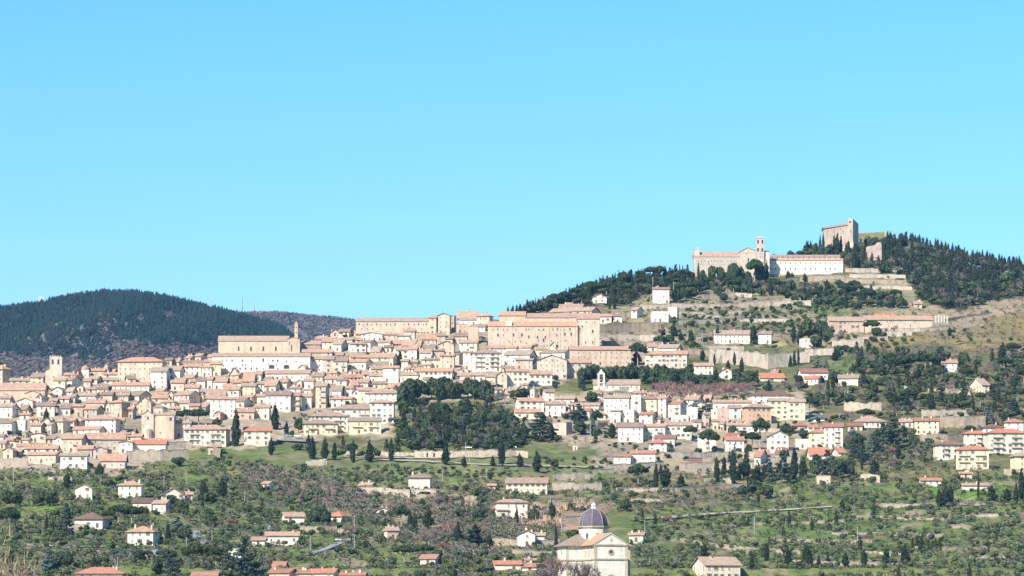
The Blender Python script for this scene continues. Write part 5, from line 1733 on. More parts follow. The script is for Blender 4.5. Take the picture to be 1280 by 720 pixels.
# the rest of the dense town: houses in the gaps between those above
cover = np.zeros((360, 640), bool)
for xl, xr, yt, yb in HOUSES: cover[max(0, int(yt / 2)):int(yb / 2) + 1, max(0, int(xl / 2)):int(xr / 2) + 1] = True
DENSE = [([(0, 474), (60, 478), (150, 462), (250, 448), (270, 450), (270, 475), (300, 478), (370, 478), (395, 430), (450, 420), (500, 424), (640, 428), (700, 440), (700, 470), (640, 494), (560, 478), (500, 486), (490, 520), (380, 508), (300, 520), (240, 510), (160, 520), (130, 570), (0, 570)], 215),
         ([(650, 494), (740, 508), (900, 512), (960, 520), (950, 540), (830, 528), (760, 522), (700, 520), (650, 508)], 45)]
frng = random.Random(99)
SPECIAL = [(264, 390, 415, 466), (55, 85, 444, 485), (-2, 58, 480, 505), (175, 218, 500, 548), (440, 540, 396, 420), (540, 760, 390, 440), (740, 950, 470, 505)]
for poly, want in DENSE:
    got = 0
    xs = [p[0] for p in poly]; ys = [p[1] for p in poly]
    for _ in range(16000):
        if got >= want: break
        cx = frng.uniform(min(xs), max(xs)); yb = frng.uniform(min(ys), max(ys))
        w = frng.uniform(7, 16); hh = frng.uniform(6, 12) if frng.random() < .8 else frng.uniform(12, 19); band = frng.uniform(1.8, 3.6)
        if not inpoly(np.array([cx]), np.array([yb - 3]), poly)[0]: continue
        if any(a < cx < b and c < yb - 2 < d for a, b, c, d in SPECIAL): continue
        sl_ = cover[int((yb - hh) / 2):int(yb / 2) + 1, max(0, int((cx - w / 2) / 2)):int((cx + w / 2) / 2) + 1]
        if sl_.size == 0 or sl_.mean() > 0.58: continue
        house(cx - w / 2, cx + w / 2, yb - hh, yb - hh + band, yb, frng.choice('ggggf'), frng.choice('wccccssbby'), name='row_house', cat='row house', group='small row houses of the hill town')
        cover[int((yb - hh) / 2):int(yb / 2) + 1, max(0, int((cx - w / 2) / 2)):int((cx + w / 2) / 2) + 1] = True
        got += 1
# ---------------------------------------------------------------- stone walls of the terraces
def wall_run(pts, h, m=None, label=None, desc='dry stone terrace wall', seed=0, rough=0.25, th=0.9, name='stone_wall', arches=()):
    """pts: (column, foot row) along the wall; h: height in photo pixels"""
    r = random.Random(seed + int(pts[0][0] * 7 + pts[0][1] * 13))
    line = []
    for (xa, ya), (xb, yb) in zip(pts, pts[1:]):
        n = max(1, int(abs(xb - xa) / 4))
        for i in range(n): line.append((xa + (xb - xa) * i / n, ya + (yb - ya) * i / n))
    line.append(pts[-1])
    P = []
    for x, y in line:
        p = at(x, y); P.append((p, h * p.y / F * (1 + r.uniform(-rough, rough) * 0.5)))
    c = P[len(P) // 2][0]
    root = empty(name, c)
    mb = MB(); b = 0
    for p, hh in P:
        q = p - c
        mb.v += [(q.x, q.y, q.z - 1.5), (q.x, q.y + 0.12, q.z + hh), (q.x, q.y + th, q.z + hh), (q.x, q.y + th, q.z - 1.5)]
    n = len(P)
    for i in range(n - 1):
        a, e = i * 4, i * 4 + 4
        for k in range(3): mb.f.append((a + k, e + k, e + k + 1, a + k + 1)); mb.m.append(0)
    mb.f.append((0, 1, 2, 3)); mb.m.append(0); e = (n - 1) * 4; mb.f.append((e + 3, e + 2, e + 1, e)); mb.m.append(0)
    mb.build('wall', m or M_RUBBLE, root)
    mb = MB()                       # capping stones, uneven
    for i in range(n - 1):
        (p, hh), (q, h2) = P[i], P[i + 1]; p = p - c; q = q - c
        if r.random() < 0.12: continue
        z = 0.10 + 0.22 * r.random()
        A = [(p.x + .05, p.y - .1, p.z + hh + .004), (q.x - .05, q.y - .1, q.z + h2 + .004), (q.x - .05, q.y + th, q.z + h2 + .004), (p.x + .05, p.y + th, p.z + hh + .004)]
        mb.solid([(x, y, z_ + z) for x, y, z_ in A], A, 0, [(0, 1, 2, 3)], [0, 1, 2, 3])
    if mb.v: mb.build('coping', M_RUBBLE2, root)
    for px in arches:
        k = min(range(n), key=lambda i: abs(line[i][0] - px)); p, hh = P[k]; q = p - c
        sc = hh * 0.75 / 3.6
        obj('arch', WIN['bigarch'], root, (q.x, q.y + 0.0, q.z), 0, (sc, 1.5, sc))
    xs = [p[0] for p in pts]; ys = [p[1] for p in pts]
    thing(root, desc, 'stone wall', sum(xs) / len(xs), sum(ys) / len(ys) - h / 2, label, 'stone walls holding the terraces')
    return root
for pts, h, m in [
    ([(-20, 583), (35, 582)], 9.5, M_RUBBLE2), ([(157, 575), (200, 575), (236, 574)], 12, M_RUBBLE2), ([(204, 560), (232, 559), (240, 559)], 7, M_RUBBLE2),
    ([(262, 565), (275, 573)], 12, M_RUBBLE), ([(430, 568), (480, 569), (524, 570)], 4, M_RUBBLE2), ([(646, 569), (660, 571)], 6, M_RUBBLE2),
    ([(382, 582), (406, 581)], 7, M_RUBBLE2), ([(826, 572), (880, 572), (930, 571), (960, 573)], 6.5, M_RUBBLE2), ([(849, 587), (890, 587), (940, 588)], 9, M_RUBBLE2),
    ([(757, 586), (790, 585), (830, 582)], 5, M_RUBBLE2), ([(741, 591), (768, 590)], 4, M_RUBBLE2), ([(886, 452), (930, 456), (960, 460), (985, 458)], 17, M_RUBBLE2),
    ([(985, 453), (1012, 452)], 12, M_RUBBLE2), ([(1006, 445), (1042, 443)], 8, M_RUBBLE2), ([(1040, 434), (1080, 432)], 8, M_RUBBLE2), ([(1072, 427), (1110, 426)], 6, M_RUBBLE2), ([(1098, 420), (1140, 419)], 5, M_RUBBLE2), ([(1090, 415), (1150, 414), (1192, 411)], 4, M_RUBBLE2), ([(885, 437), (930, 438)], 5, M_RUBBLE2), ([(840, 425), (900, 424)], 3.5, M_RUBBLE2), ([(925, 402), (990, 402)], 3.5, M_RUBBLE2), ([(860, 396), (900, 397)], 3, M_RUBBLE2), ([(1180, 402), (1200, 398), (1240, 392)], 2.5, M_RUBBLE2),
    ([(1055, 512), (1080, 513), (1102, 512)], 9.5, M_RUBBLE2), ([(1152, 521), (1180, 520), (1215, 519)], 8, M_RUBBLE2),
    ([(1150, 551), (1185, 551), (1205, 549)], 8, M_RUBBLE), ([(1255, 592), (1285, 594)], 6, M_RUBBLE),
    ([(750, 417), (790, 415), (826, 414)], 11, M_RUBBLE), ([(760, 425), (800, 425), (832, 427)], 7, M_RUBBLE2), ([(752, 432), (800, 433), (828, 433)], 6, M_RUBBLE),
    ([(848, 405), (880, 404), (915, 403)], 5, M_RUBBLE2), ([(800, 386), (840, 385), (900, 385), (960, 382), (1014, 381)], 5.5, M_RUBBLE2), ([(820, 393), (880, 394), (940, 392)], 4, M_RUBBLE2),
    ([(880, 372), (920, 370), (940, 371)], 4, M_RUBBLE2), ([(930, 380), (980, 377), (1012, 377)], 3.5, M_RUBBLE2),
    ([(1055, 340), (1090, 340), (1130, 340)], 4.5, M_RUBBLE2), ([(1062, 347), (1100, 347), (1133, 348)], 4.5, M_RUBBLE2), ([(1055, 353), (1100, 354), (1138, 355)], 4.5, M_RUBBLE), ([(1070, 361), (1110, 361), (1140, 362)], 4, M_RUBBLE2),
    ([(965, 356), (1000, 352), (1055, 350)], 6, M_RUBBLE), ([(838, 462), (880, 468)], 4, M_RUBBLE2), ([(860, 442), (886, 444)], 6, M_RUBBLE),
    ([(480, 618), (510, 618), (545, 617)], 5.5, M_RUBBLE2), ([(520, 622), (560, 623), (600, 625)], 4, M_RUBBLE), ([(691, 600), (742, 599)], 8, M_RUBBLE2), ([(690, 612), (720, 613), (752, 613)], 9, M_RUBBLE2),
    ([(375, 666), (400, 666), (421, 665)], 8, M_RUBBLE), ([(422, 667), (445, 668)], 6, M_RUBBLE), ([(452, 617), (480, 617)], 7.5, M_RUBBLE2), ([(482, 617), (512, 621)], 7, M_RUBBLE2),
    ([(610, 680), (660, 682), (700, 683)], 7, M_RUBBLE), ([(640, 692), (700, 695)], 5, M_RUBBLE), ([(770, 614), (830, 614), (880, 612)], 4, M_RUBBLE2), ([(880, 603), (920, 603)], 6, M_RUBBLE2), ([(780, 626), (840, 628), (900, 626)], 3.5, M_RUBBLE),
    ([(870, 612), (950, 610)], 5, M_RUBBLE), ([(850, 676), (900, 684), (960, 690)], 3, M_RUBBLE), ([(990, 704), (1050, 706), (1130, 706)], 3.2, M_RUBBLE), ([(920, 690), (960, 690), (1000, 692)], 3.5, M_RUBBLE),
    ([(900, 656), (980, 655), (1060, 652)], 2.3, M_RUBBLE), ([(1040, 668), (1120, 668), (1180, 671)], 2.5, M_RUBBLE), ([(960, 676), (1040, 678), (1090, 677)], 2.2, M_RUBBLE), ([(1200, 646), (1285, 643)], 2.4, M_RUBBLE2), ([(1100, 648), (1180, 650)], 2.2, M_RUBBLE), ([(1210, 698), (1290, 696)], 2.6, M_RUBBLE2), ([(1080, 692), (1130, 693)], 2.4, M_RUBBLE2), ([(1095, 633), (1150, 633), (1230, 630)], 3, M_RUBBLE2), ([(1140, 686), (1200, 687), (1240, 686)], 2.4, M_RUBBLE), ([(1185, 660), (1215, 661)], 4, M_RUBBLE), ([(60, 600), (90, 600)], 4, M_RUBBLE2),
    ([(690, 650), (760, 646)], 3, M_RUBBLE2), ([(960, 580), (1000, 578)], 8, M_RUBBLE2), ([(1020, 596), (1040, 596)], 9, M_RUBBLE2), ([(1076, 600), (1100, 602)], 8, M_RUBBLE2), ([(80, 660), (110, 662)], 6, M_RUBBLE),
    ([(960, 540), (1000, 540), (1020, 538)], 5, M_RUBBLE2), ([(870, 533), (905, 530)], 4, M_RUBBLE2), ([(1170, 490), (1215, 492)], 3, M_RUBBLE2), ([(1130, 486), (1160, 489), (1230, 490)], 3.5, M_RUBBLE2)]:
    wall_run(pts, h, m)
wall_run([(518, 571), (560, 571), (600, 570), (646, 569)], 7, M_RUBBLE2, 'long pale road wall with two low arches below the wooded park', arches=(534, 545))
wall_run([(1175, 534), (1205, 535), (1232, 534)], 14, M_RUBBLE, 'big grey stone retaining wall right of the yellow house', rough=0.1)
wall_run([(886, 452), (930, 456), (960, 460), (985, 458)], 17, M_RUBBLE2, 'long ruined pale stone wall across the hillside above the red-roofed houses', rough=0.09)
wall_run([(146, 697), (170, 696), (198, 695)], 9, WALLS['w'], 'white plastered garden wall at lower left', rough=0.05)
# ---------------------------------------------------------------- roads and paths, draped on the slope
M_ROAD = plain_mat('pale_asphalt', (0.24, 0.235, 0.23), 0.9)
M_PATH = plain_mat('gravel_path', (0.38, 0.32, 0.25), 0.95, 0, 0.25)
def road(name, pts, wpx, m, lift=0.35):
    line = []
    for (xa, ya), (xb, yb) in zip(pts, pts[1:]):
        n = max(1, int(max(abs(xb - xa) / 3, abs(yb - ya) / 1.5)))
        for i in range(n): line.append((xa + (xb - xa) * i / n, ya + (yb - ya) * i / n))
    line.append(pts[-1])
    P = [at(x, y) for x, y in line]
    w = wpx * P[0].y / F / 2
    V = []; Q = []
    for i, p in enumerate(P):
        a = P[max(0, i - 1)]; b_ = P[min(len(P) - 1, i + 1)]
        d = Vector((b_.x - a.x, b_.y - a.y, 0)).normalized(); nrm = Vector((-d.y, d.x, 0))
        for s in (-1, 1):
            q = p + nrm * (w * s)
            V.append((q.x, q.y, max(float(zfun(640 + q.x * F / q.y, q.y)), p.z - 0.25) + lift))
    for i in range(len(P) - 1): Q.append((2 * i, 2 * i + 2, 2 * i + 3, 2 * i + 1))
    struct(obj(name, np_mesh(name, np.array(V), np.array(Q), m)))
road('path', [(476, 575), (530, 577), (600, 581), (690, 583), (770, 585)], 9, M_PATH)
road('road', [(430, 571), (520, 573), (640, 571)], 8, M_PATH)
road('road', [(800, 649), (850, 646), (900, 642), (960, 639), (1040, 634)], 12, M_PATH)
road('road', [(246, 664), (250, 672), (254, 680), (258, 690)], 16, M_ROAD)
road('road', [(384, 694), (405, 687), (424, 679), (440, 672), (452, 666)], 11, M_ROAD, 0.2)
road('path', [(28, 682), (80, 683), (150, 684)], 9, M_PATH)
road('path', [(1000, 705), (1060, 705), (1130, 706)], 7, M_PATH)
road('path', [(1090, 632), (1160, 632), (1230, 631), (1290, 629)], 6, M_PATH)
road('road', [(345, 551), (372, 552), (395, 553)], 16, M_ROAD)
# ---------------------------------------------------------------- poles, cars and small things
POLE = []
for h in (7.5,):
    mb = MB(); mb.tube((0, 0, -1), (0, 0, h), 0.24, 0.17, 6); POLE.append((mb.mesh('shaft', M_WOODP), h))
mb = MB(); mb.box(-0.55, 0.55, -0.07, 0.07, 6.9, 7.0); mb.box(-0.5, -0.4, -0.05, 0.05, 7.0, 7.2); mb.box(0.4, 0.5, -0.05, 0.05, 7.0, 7.2)
ARM = mb.mesh('crossarm', M_WOODP)
for x, y0, y1 in [(17, 584, 606), (205, 595, 615), (233, 588, 604), (233, 671, 692), (265, 662, 681), (306, 613, 629), (388, 669, 687), (443, 644, 666), (443, 668, 690), (411, 634, 644), (582, 553, 570), (553, 588, 602), (608, 585, 602), (702, 643, 665), (806, 650, 668), (943, 645, 666),
                  (1072, 658, 680), (1060, 473, 496), (1056, 489, 505), (738, 528, 545), (746, 527, 544), (1130, 512, 522), (587, 566, 580), (842, 352, 373), (816, 346, 370), (860, 408, 424), (878, 412, 428), (190, 702, 716), (147, 700, 715), (536, 675, 688), (569, 697, 705), (609, 698, 706), (812, 702, 715), (1177, 512, 522), (94, 664, 676), (583, 634, 648), (688, 620, 632)]:
    p = at(x, y1); s = p.y / F; sz = (y1 - y0) * s / 7.5
    t = empty('utility_pole', p); t.scale = (sz ** 0.5, sz ** 0.5, sz)
    obj('shaft', POLE[0][0], t); obj('crossarm', ARM, t, (0, 0, 0), hrng.uniform(-0.6, 0.6))
    thing(t, 'grey utility pole', 'pole', x, (y0 + y1) / 2, None, 'utility poles on the slope')
def car_meshes(body):
    mb = MB(); mb.box(-2.05, 2.05, -.85, .85, .35, .80); mb.box(-2.0, 2.0, -.82, .82, .803, .95)
    b_ = MB()
    top = [(-1.0, -.66, 1.48), (0.75, -.66, 1.48), (0.75, .66, 1.48), (-1.0, .66, 1.48)]; bot = [(-1.65, -.79, .95), (1.35, -.79, .95), (1.35, .79, .95), (-1.65, .79, .95)]
    b_.solid(top, bot, 0, [(0, 1, 2, 3)], [0, 1, 2, 3])
    r = MB(); r.box(-1.0, .75, -.68, .68, 1.483, 1.54)
    w = MB()
    n = 10
    for k in range(n):
        a0, a1 = 6.283 * k / n, 6.283 * (k + 1) / n
        w.quad([(.32 * math.cos(a0), 0, .32 * math.sin(a0)), (.32 * math.cos(a1), 0, .32 * math.sin(a1)), (.32 * math.cos(a1), .2, .32 * math.sin(a1)), (.32 * math.cos(a0), .2, .32 * math.sin(a0))])
    w.quad([(.32 * math.cos(6.283 * k / n), 0, .32 * math.sin(6.283 * k / n)) for k in range(n)])
    return mb.mesh('body', body), b_.mesh('window', M_GLASS), r.mesh('roof', body), w.mesh('wheel', M_IRON)
PAINT = {c: plain_mat(c + '_car_paint', v, 0.35, 0, 0.03) for c, v in [('white', (0.78, 0.78, 0.78)), ('red', (0.45, 0.05, 0.04)), ('blue', (0.10, 0.20, 0.38)), ('grey', (0.30, 0.31, 0.33))]}
CARM = {c: car_meshes(PAINT[c]) for c in PAINT}
for x, y, c, rz, van, lab in [(608.5, 562.5, 'white', 3, 1, 'white van parked behind the long road wall, left of a pair'), (616, 562.5, 'white', 0, 1, 'white van parked behind the long road wall, right of a pair'), (585.5, 561.8, 'white', 0, 0, 'white car alone behind the road wall beside the lamp pole'),
                     (640, 562, 'white', 0, 1, 'white van behind the road wall under the dark cedar'), (358, 546.5, 'grey', 5, 0, 'grey car parked on the terrace right of the red-roofed villa'), (372, 547.5, 'white', -4, 0, 'white car parked on the terrace right of the red-roofed villa'),
                     (834.5, 648.5, 'red', 2, 0, 'red car on the pale road right of the domed church'), (336, 606, 'blue', 0, 0, 'blue car by a shed among the olives on the left slope'), (425, 677.5, 'white', 30, 0, 'white car on the grey road at lower left'), (684, 548.5, 'white', 4, 0, 'white car parked under the big dark cedar'), (250, 668, 'grey', 80, 0, 'grey car on the steep side road at lower left')]:
    p = at(x, y)
    t = empty('van' if van else 'car', p + Vector((0, 0, 0.5)), R_(rz))
    if van: t.scale = (1.25, 1.2, 1.45)
    bd, wi, ro, wh = CARM[c]
    obj('body', bd, t); obj('window', wi, t); obj('roof', ro, t)
    for wx in (-1.3, 1.3):
        obj('wheel', wh, t, (wx, -.88, .32)); obj('wheel', wh, t, (wx, .68, .32))
    thing(t, c + ' car', 'van' if van else 'car', x, y, lab, 'vehicles on the roads')
p = at(405, 581); t = empty('goal_frame', p)
mb = MB(); mb.box(-1.3, -1.1, -.1, .1, -.4, 3.0); mb.box(1.1, 1.3, -.1, .1, -.4, 3.0); mb.build('post', M_WHITE, t); mb = MB(); mb.box(-1.3, 1.3, -.1, .1, 3.003, 3.25); mb.build('crossbar', M_WHITE, t)
thing(t, 'frame', 'frame', 405, 577, 'small white metal frame standing on the grass below the cypresses')
p = at(337, 664); t = empty('water_tank', p); mb = MB(); mb.lathe([(0.9, -.5), (0.95, .4), (0.95, 2.2), (0.5, 2.5), (0.2, 2.55)], 12); mb.build('body', PAINT['blue'], t); mb = MB(); mb.lathe([(0.3, 2.55), (0.3, 2.75)], 8); mb.build('lid', M_WHITE, t)
thing(t, 'tank', 'tank', 337, 660, 'blue water tank behind the long pale farmhouse')
p = at(719, 562); t = empty('field_hut', p)
block(t, 'wall', -1.3, 1.3, 0, 2.4, 2.2, 0.5, WALLS['w'], ROOFS['T'], 1.0, o=0.2); mb = MB(); mb.box(-.4, .4, -.06, -.003, -.2, 1.6); mb.build('door', M_DOOR, t)
thing(t, 'hut', 'hut', 718, 560, 'tiny white hut alone on the bright green lawn')
# rusty container by the terrace wall
p = at(869, 578); t = empty('storage_shed', p); s = p.y / F
mb = MB(); mb.box(-8 * s, 8 * s, 0, 3, -1, 5.5 * s); mb.build('body', plain_mat('rusty_sheet', (0.27, 0.11, 0.07), 0.7), t)
mb = MB()
for i in range(9): mb.box((-8 + i * 2) * s - .08, (-8 + i * 2) * s + .08, -.1, -.003, -1, 5.4 * s)
mb.box(-8.3 * s, 8.3 * s, -.3, 3.3, 5.5 * s + .004, 5.5 * s + .15); mb.build('frame', M_IRON, t)
thing(t, 'shed', 'shed', 869, 575, 'rust-brown sheet shed set in the pale terrace wall')
# ---------------------------------------------------------------- single trees that stand out
for row in '''cyp 295 557 48 13|cyp 344 536 33 12|wcyp 339 568 24 10|cyp 390 574 30 12|wcyp 406 575 31 12|cyp 418 574 24 8|cyp 441 577 30 9|wcyp 462 577 30 14|cyp 489 576 30 8|wcyp 557 580 33 13|cyp 627 580 31 11|wcyp 671 590 30 14|wcyp 650 584 20 11|wcyp 580 583 15 9|wcyp 616 582 14 8|oak 693 585 14 14|cyp 559 537 30 9
cyp 57 499 22 5|wcyp 58 532 25 11|cyp 500 459 22 9|oak 46 541 14 14|oak 22 558 14 14|oak 24 545 9 9|oak 12 544 8 9|oak 98 506 9 9|oak 137 488 7 8|oak 222 485 8 9|umb 222 531 18 18|umb 248 533 22 30|oak 188 510 8 9|umb 232 530 19 22|oak 272 533 12 14|oak 110 585 9 16|oak 223 582 14 18|bush 238 556 7 6|wcyp 171 546 12 6
bare 300 548 13 12|bare 329 548 14 15|wcyp 358 543 18 9|oak 373 540 22 14|oak 372 563 12 17|grn 365 545 10 8|bare 380 525 14 14|bare 398 522 12 16|bare 410 530 10 14|bare 485 533 16 18|wcyp 500 500 16 9|bare 425 552 12 12
oak 513 503 35 30|oak 540 498 30 24|oak 556 498 31 26|oak 572 498 26 18|oak 585 497 30 20|oak 598 499 31 24|oak 606 502 32 20|umb 622 489 9 14|oak 522 501 31 26|oak 548 500 30 24|oak 564 499 28 22|oak 592 499 30 24|oak 612 502 28 18|oak 504 506 30 20|wcyp 515 508 22 12|oak 530 508 14 16
ced 675 550 36 40|wcyp 688 552 24 14|oak 725 543 20 18|ced 722 526 22 26|umb 746 537 24 16|bced 741 544 22 12|wcyp 765 547 22 12|bare 755 541 20 18|oak 739 505 20 20|bare 752 498 10 14|bare 764 497 9 14|ced 727 487 22 14|oak 652 500 18 30|oak 642 498 14 16|bare 620 505 20 14|bare 632 506 22 18|bare 608 503 14 8|oak 681 497 15 14|bush 672 497 6 5
umb 886 568 31 28|oak 893 568 13 10|oak 873 569 11 12|umb 863 552 20 18|oak 855 543 14 14|umb 950 555 32 25|umb 940 562 22 24|oak 916 543 14 12|oak 926 548 14 10|bced 918 584 30 9|wcyp 917 605 30 9|bced 870 527 28 22|oak 936 565 12 10|ced 884 524 27 22|cyp 826 594 15 6|bush 840 560 6 7|oak 897 571 9 9|bush 883 571 6 7|grn 822 566 8 8
umb 798 607 27 27|cyp 820 610 34 8|wcyp 832 609 32 17|wcyp 851 608 18 12|oak 750 603 9 8|oak 781 638 16 17|bush 756 607 6 10|wcyp 803 653 20 5|wcyp 881 700 22 14|cyp 896 603 34 9|cyp 905 595 27 8|cyp 916 600 42 10|wcyp 932 598 34 16|wcyp 945 603 24 16|ced 960 600 32 18|ced 977 604 40 28|cyp 993 598 42 11|cyp 1004 598 30 13|oak 1022 596 34 22|ced 1034 597 36 26|oak 1046 598 33 24|oak 1060 596 28 20|cyp 1077 586 30 5|wcyp 1093 596 26 16|oak 980 574 14 12|cyp 973 537 11 4|cyp 982 536 11 3|oak 979 541 12 11|umb 990 541 8 16|oak 1004 548 14 14
oak 943 617 22 26|oak 958 622 20 22|oak 929 620 16 18|cyp 948 628 14 5|ced 1115 560 44 32|ced 1103 552 24 26|ced 1128 545 14 22|umb 1082 527 16 26|umb 1012 518 22 26|umb 1074 562 18 20|bced 1065 549 16 18|bced 1088 570 30 14|red 1118 572 18 22|red 1062 527 18 18|oak 1160 535 14 16|umb 1213 545 14 14|bced 1235 532 28 20|bced 1021 468 26 16|bced 1032 464 16 10
umb 1115 468 22 30|umb 1140 467 24 34|umb 1160 466 24 34|umb 1170 463 20 26|umb 1128 466 20 24|oak 1205 459 20 18|ced 1200 462 18 14|cyp 1178 445 13 6|oak 1210 466 8 8|oak 1075 458 12 12|oak 1088 455 8 7|umb 1090 419 19 24|oak 1096 420 13 16|bare 1118 417 14 10|bare 1108 417 10 8|cyp 1187 419 11 6.5|oak 1048 440 10 14|wcyp 1044 450 14 12|bced 1100 462 20 14
cyp 942 429 25 11|cyp 897 428 24 6|cyp 893 455 14 4|cyp 918 455 16 5|cyp 983 455 14 4|cyp 993 456 20 5|cyp 988 458 16 5|cyp 998 456 22 4|cyp 927 465 20 7|cyp 910 463 14 7|cyp 878 450 14 8|grn 865 437 16 12
oak 1010 425 32 24|oak 1026 424 30 20|oak 1035 430 28 18|cyp 992 427 24 8|wcyp 1000 430 22 12|oak 1020 434 20 20
umb 797 457 29 23|wcyp 796 455 18 15|oak 825 430 13 18|oak 836 429 12 16|oak 843 401 8 10|cyp 829 420 12 7|wcyp 842 420 18 12|cyp 851 425 10 8|wcyp 864 432 22 12|bare 825 421 14 12|oak 735 434 5 6|bush 745 428 4 4|bare 747 428 10 10|oak 644 438 9 9|oak 637 436 7 7|bare 668 441 14 12|cyp 610 434 9 4|cyp 615 432 9 3|wcyp 505 415 17 9|oak 489 417 7 7|bare 475 417 7 9|bush 420 422 4 8|bush 432 421 5 12|umb 540 394 8 11|bare 602 427 10 9
cyp 1174 633 24 9|wcyp 1182 633 30 16|wcyp 1188 629 26 13|cyp 1223 628 40 4|wcyp 1240 626 22 15|cyp 1277 626 45 9|cyp 1270 628 26 8|wcyp 1259 628 20 14|oak 1098 597 10 10|wcyp 1053 640 18 10|oak 1060 640 10 12|cyp 1110 702 16 6|wcyp 985 706 24 12|cyp 958 700 24 9|wcyp 1010 708 30 16|wcyp 1006 705 24 10|wcyp 1057 708 20 12|wcyp 1080 706 22 12|wcyp 1107 708 26 10|wcyp 1131 706 30 14|cyp 1035 704 16 4
ced 83 672 44 22|oak 103 616 18 12|wcyp 84 610 22 12|umb 125 610 30 13|umb 148 655 24 26|umb 165 656 24 26|umb 135 658 22 20|umb 178 655 22 20|umb 12 668 34 28|cyp 58 663 22 6|cyp 66 664 16 4|wcyp 210 678 28 10|wcyp 199 675 18 8|bced 222 666 22 22|oak 230 676 20 24|oak 214 630 16 16|oak 228 642 18 18|ced 221 640 18 14|wcyp 255 625 30 14|wcyp 278 622 28 16|oak 262 630 18 18|oak 170 672 16 14|bare 35 625 20 16|oak 8 630 22 20|oak 20 632 22 20|oak 48 632 24 22|oak 65 632 24 20|red 290 660 16 26|red 440 672 20 24|red 455 626 14 14|oak 395 655 24 22|oak 408 656 20 16|wcyp 405 652 24 12|bced 60 715 32 20|oak 84 712 26 18|wcyp 118 712 18 10|ced 215 722 36 24|oak 195 720 28 18|umb 245 712 34 34|ced 305 722 50 38|ced 285 722 44 26|umb 270 712 30 30
oak 577 648 17 19|cyp 513 660 22 9|umb 502 660 28 24|wcyp 518 662 24 10|wcyp 535 660 30 16|wcyp 572 676 26 14|wcyp 594 682 30 22|wcyp 612 686 22 12|ced 600 650 22 18|cyp 646 656 24 6|oak 668 652 20 14|wcyp 690 652 30 12|oak 601 624 18 20|bced 605 626 16 16|oak 570 614 9 9|oak 582 614 11 10|bush 488 612 9 12|bush 530 620 8 22|oak 716 678 20 20|wcyp 695 690 40 6|red 560 668 22 22|bare 548 640 24 20|bare 540 680 22 26|red 555 690 18 24|umb 505 703 22 28|umb 530 700 20 26|oak 548 700 18 16|bare 700 748 62 36|bare 722 751 60 36|bare 741 752 50 26|bare 683 746 52 32|oak 1000 716 12 20'''.replace('\n', '|').split('|'):
    q = row.split(); tree(q[0], float(q[1]), float(q[2]), float(q[3]), float(q[4]))
for i in range(13): tree('oak', 727 + i * 8.6, 480 - (i % 3) * 1.5, 24 + (i * 7 % 5), 15)
for row in '''cyp 1010 317 23 4|cyp 1013.5 317 22 5|cyp 1025 325 33 5|cyp 1029 325 35 5|oak 1019 326 25 12|oak 1027 326 24 14|oak 1035 327 26 14|cyp 1043 325 34 7|cyp 1046.5 326 37 8|cyp 1051 325 33 5.5|cyp 1061 328 23 6|wcyp 1039 326 24 9|oak 1052 329 18 10|oak 1057 326 16 14|oak 1064 331 20 14|wcyp 1071 322 20 9|cyp 1076 305 13 3|oak 1085 313 20 14|oak 1092 316 25 16|wcyp 1110 317 30 10|bare 1079 318 18 12|oak 1100 312 16 10|wcyp 1105 320 24 9|oak 1075 326 16 12|oak 1098 288 7 10|wcyp 1104 289 4 4|umb 1000 316 12 12|oak 992 316 12 10|oak 968 322 16 12|wcyp 975 321 12 8|umb 988 315 14 10|bare 1077 333 15 12|bare 1120 335 18 14|bare 1129 335 17 10|cyp 1090 328 14 4|cyp 1098 330 12 5
cyp 873 352 26 4|oak 879 353 20 10|oak 890 354 27 13|oak 901 354 28 14|oak 917 355 31 18|oak 926 354 24 14|umb 943 356 32 24|oak 950 354 27 18|wcyp 958 353 29 9|oak 909 354 18 14|oak 935 354 18 12|wcyp 985 350 14 8|wcyp 990 351 12 8|wcyp 1006 352 13 6|oak 862 374 20 26|oak 850 376 18 18|oak 897 371 14 10|oak 905 377 12 12|oak 915 365 9 6|grn 842 405 9 10
wcyp 640 391 13 6|cyp 635 391 15 4|cyp 641 390 16 4|cyp 650 390 16 5|cyp 659 389 19 6|wcyp 655 389 14 8|wcyp 667 388 15 10|cyp 673 387 17 5|wcyp 680 386 16 10|bare 676 386 20 14|bare 690 380 18 12|cyp 700 374 16 5|cyp 705 372 18 4|wcyp 712 371 17 10|wcyp 722 369 20 10|oak 732 372 18 14|oak 747 375 12 12|cyp 762 386 18 5|cyp 768 386 16 5'''.replace('\n', '|').split('|'):
    q = row.split(); tree(q[0], float(q[1]), float(q[2]), float(q[3]), float(q[4]))
# gardens: low planting in front of the houses on the slopes
for xl, xr, yt, yb in list(HOUSES):
    if yb > 588 or (xl > 640 and yb > 470):
        for _ in range(int((xr - xl) / 7) + (1 if yb > 588 else 0)):
            if tree_rng.random() < (0.85 if yb > 588 else 0.45):
                kk = tree_rng.choice(['bush', 'bush', 'oak', 'olv', 'bare'] if yb > 588 else ['bush', 'bush', 'oak', 'bare'])
                tree(kk, tree_rng.uniform(xl - 4, xr + 4), yb + tree_rng.uniform(1.5, 3.5), tree_rng.uniform(3.5, 6.5) if kk == 'bush' else tree_rng.uniform(6, 9.5))
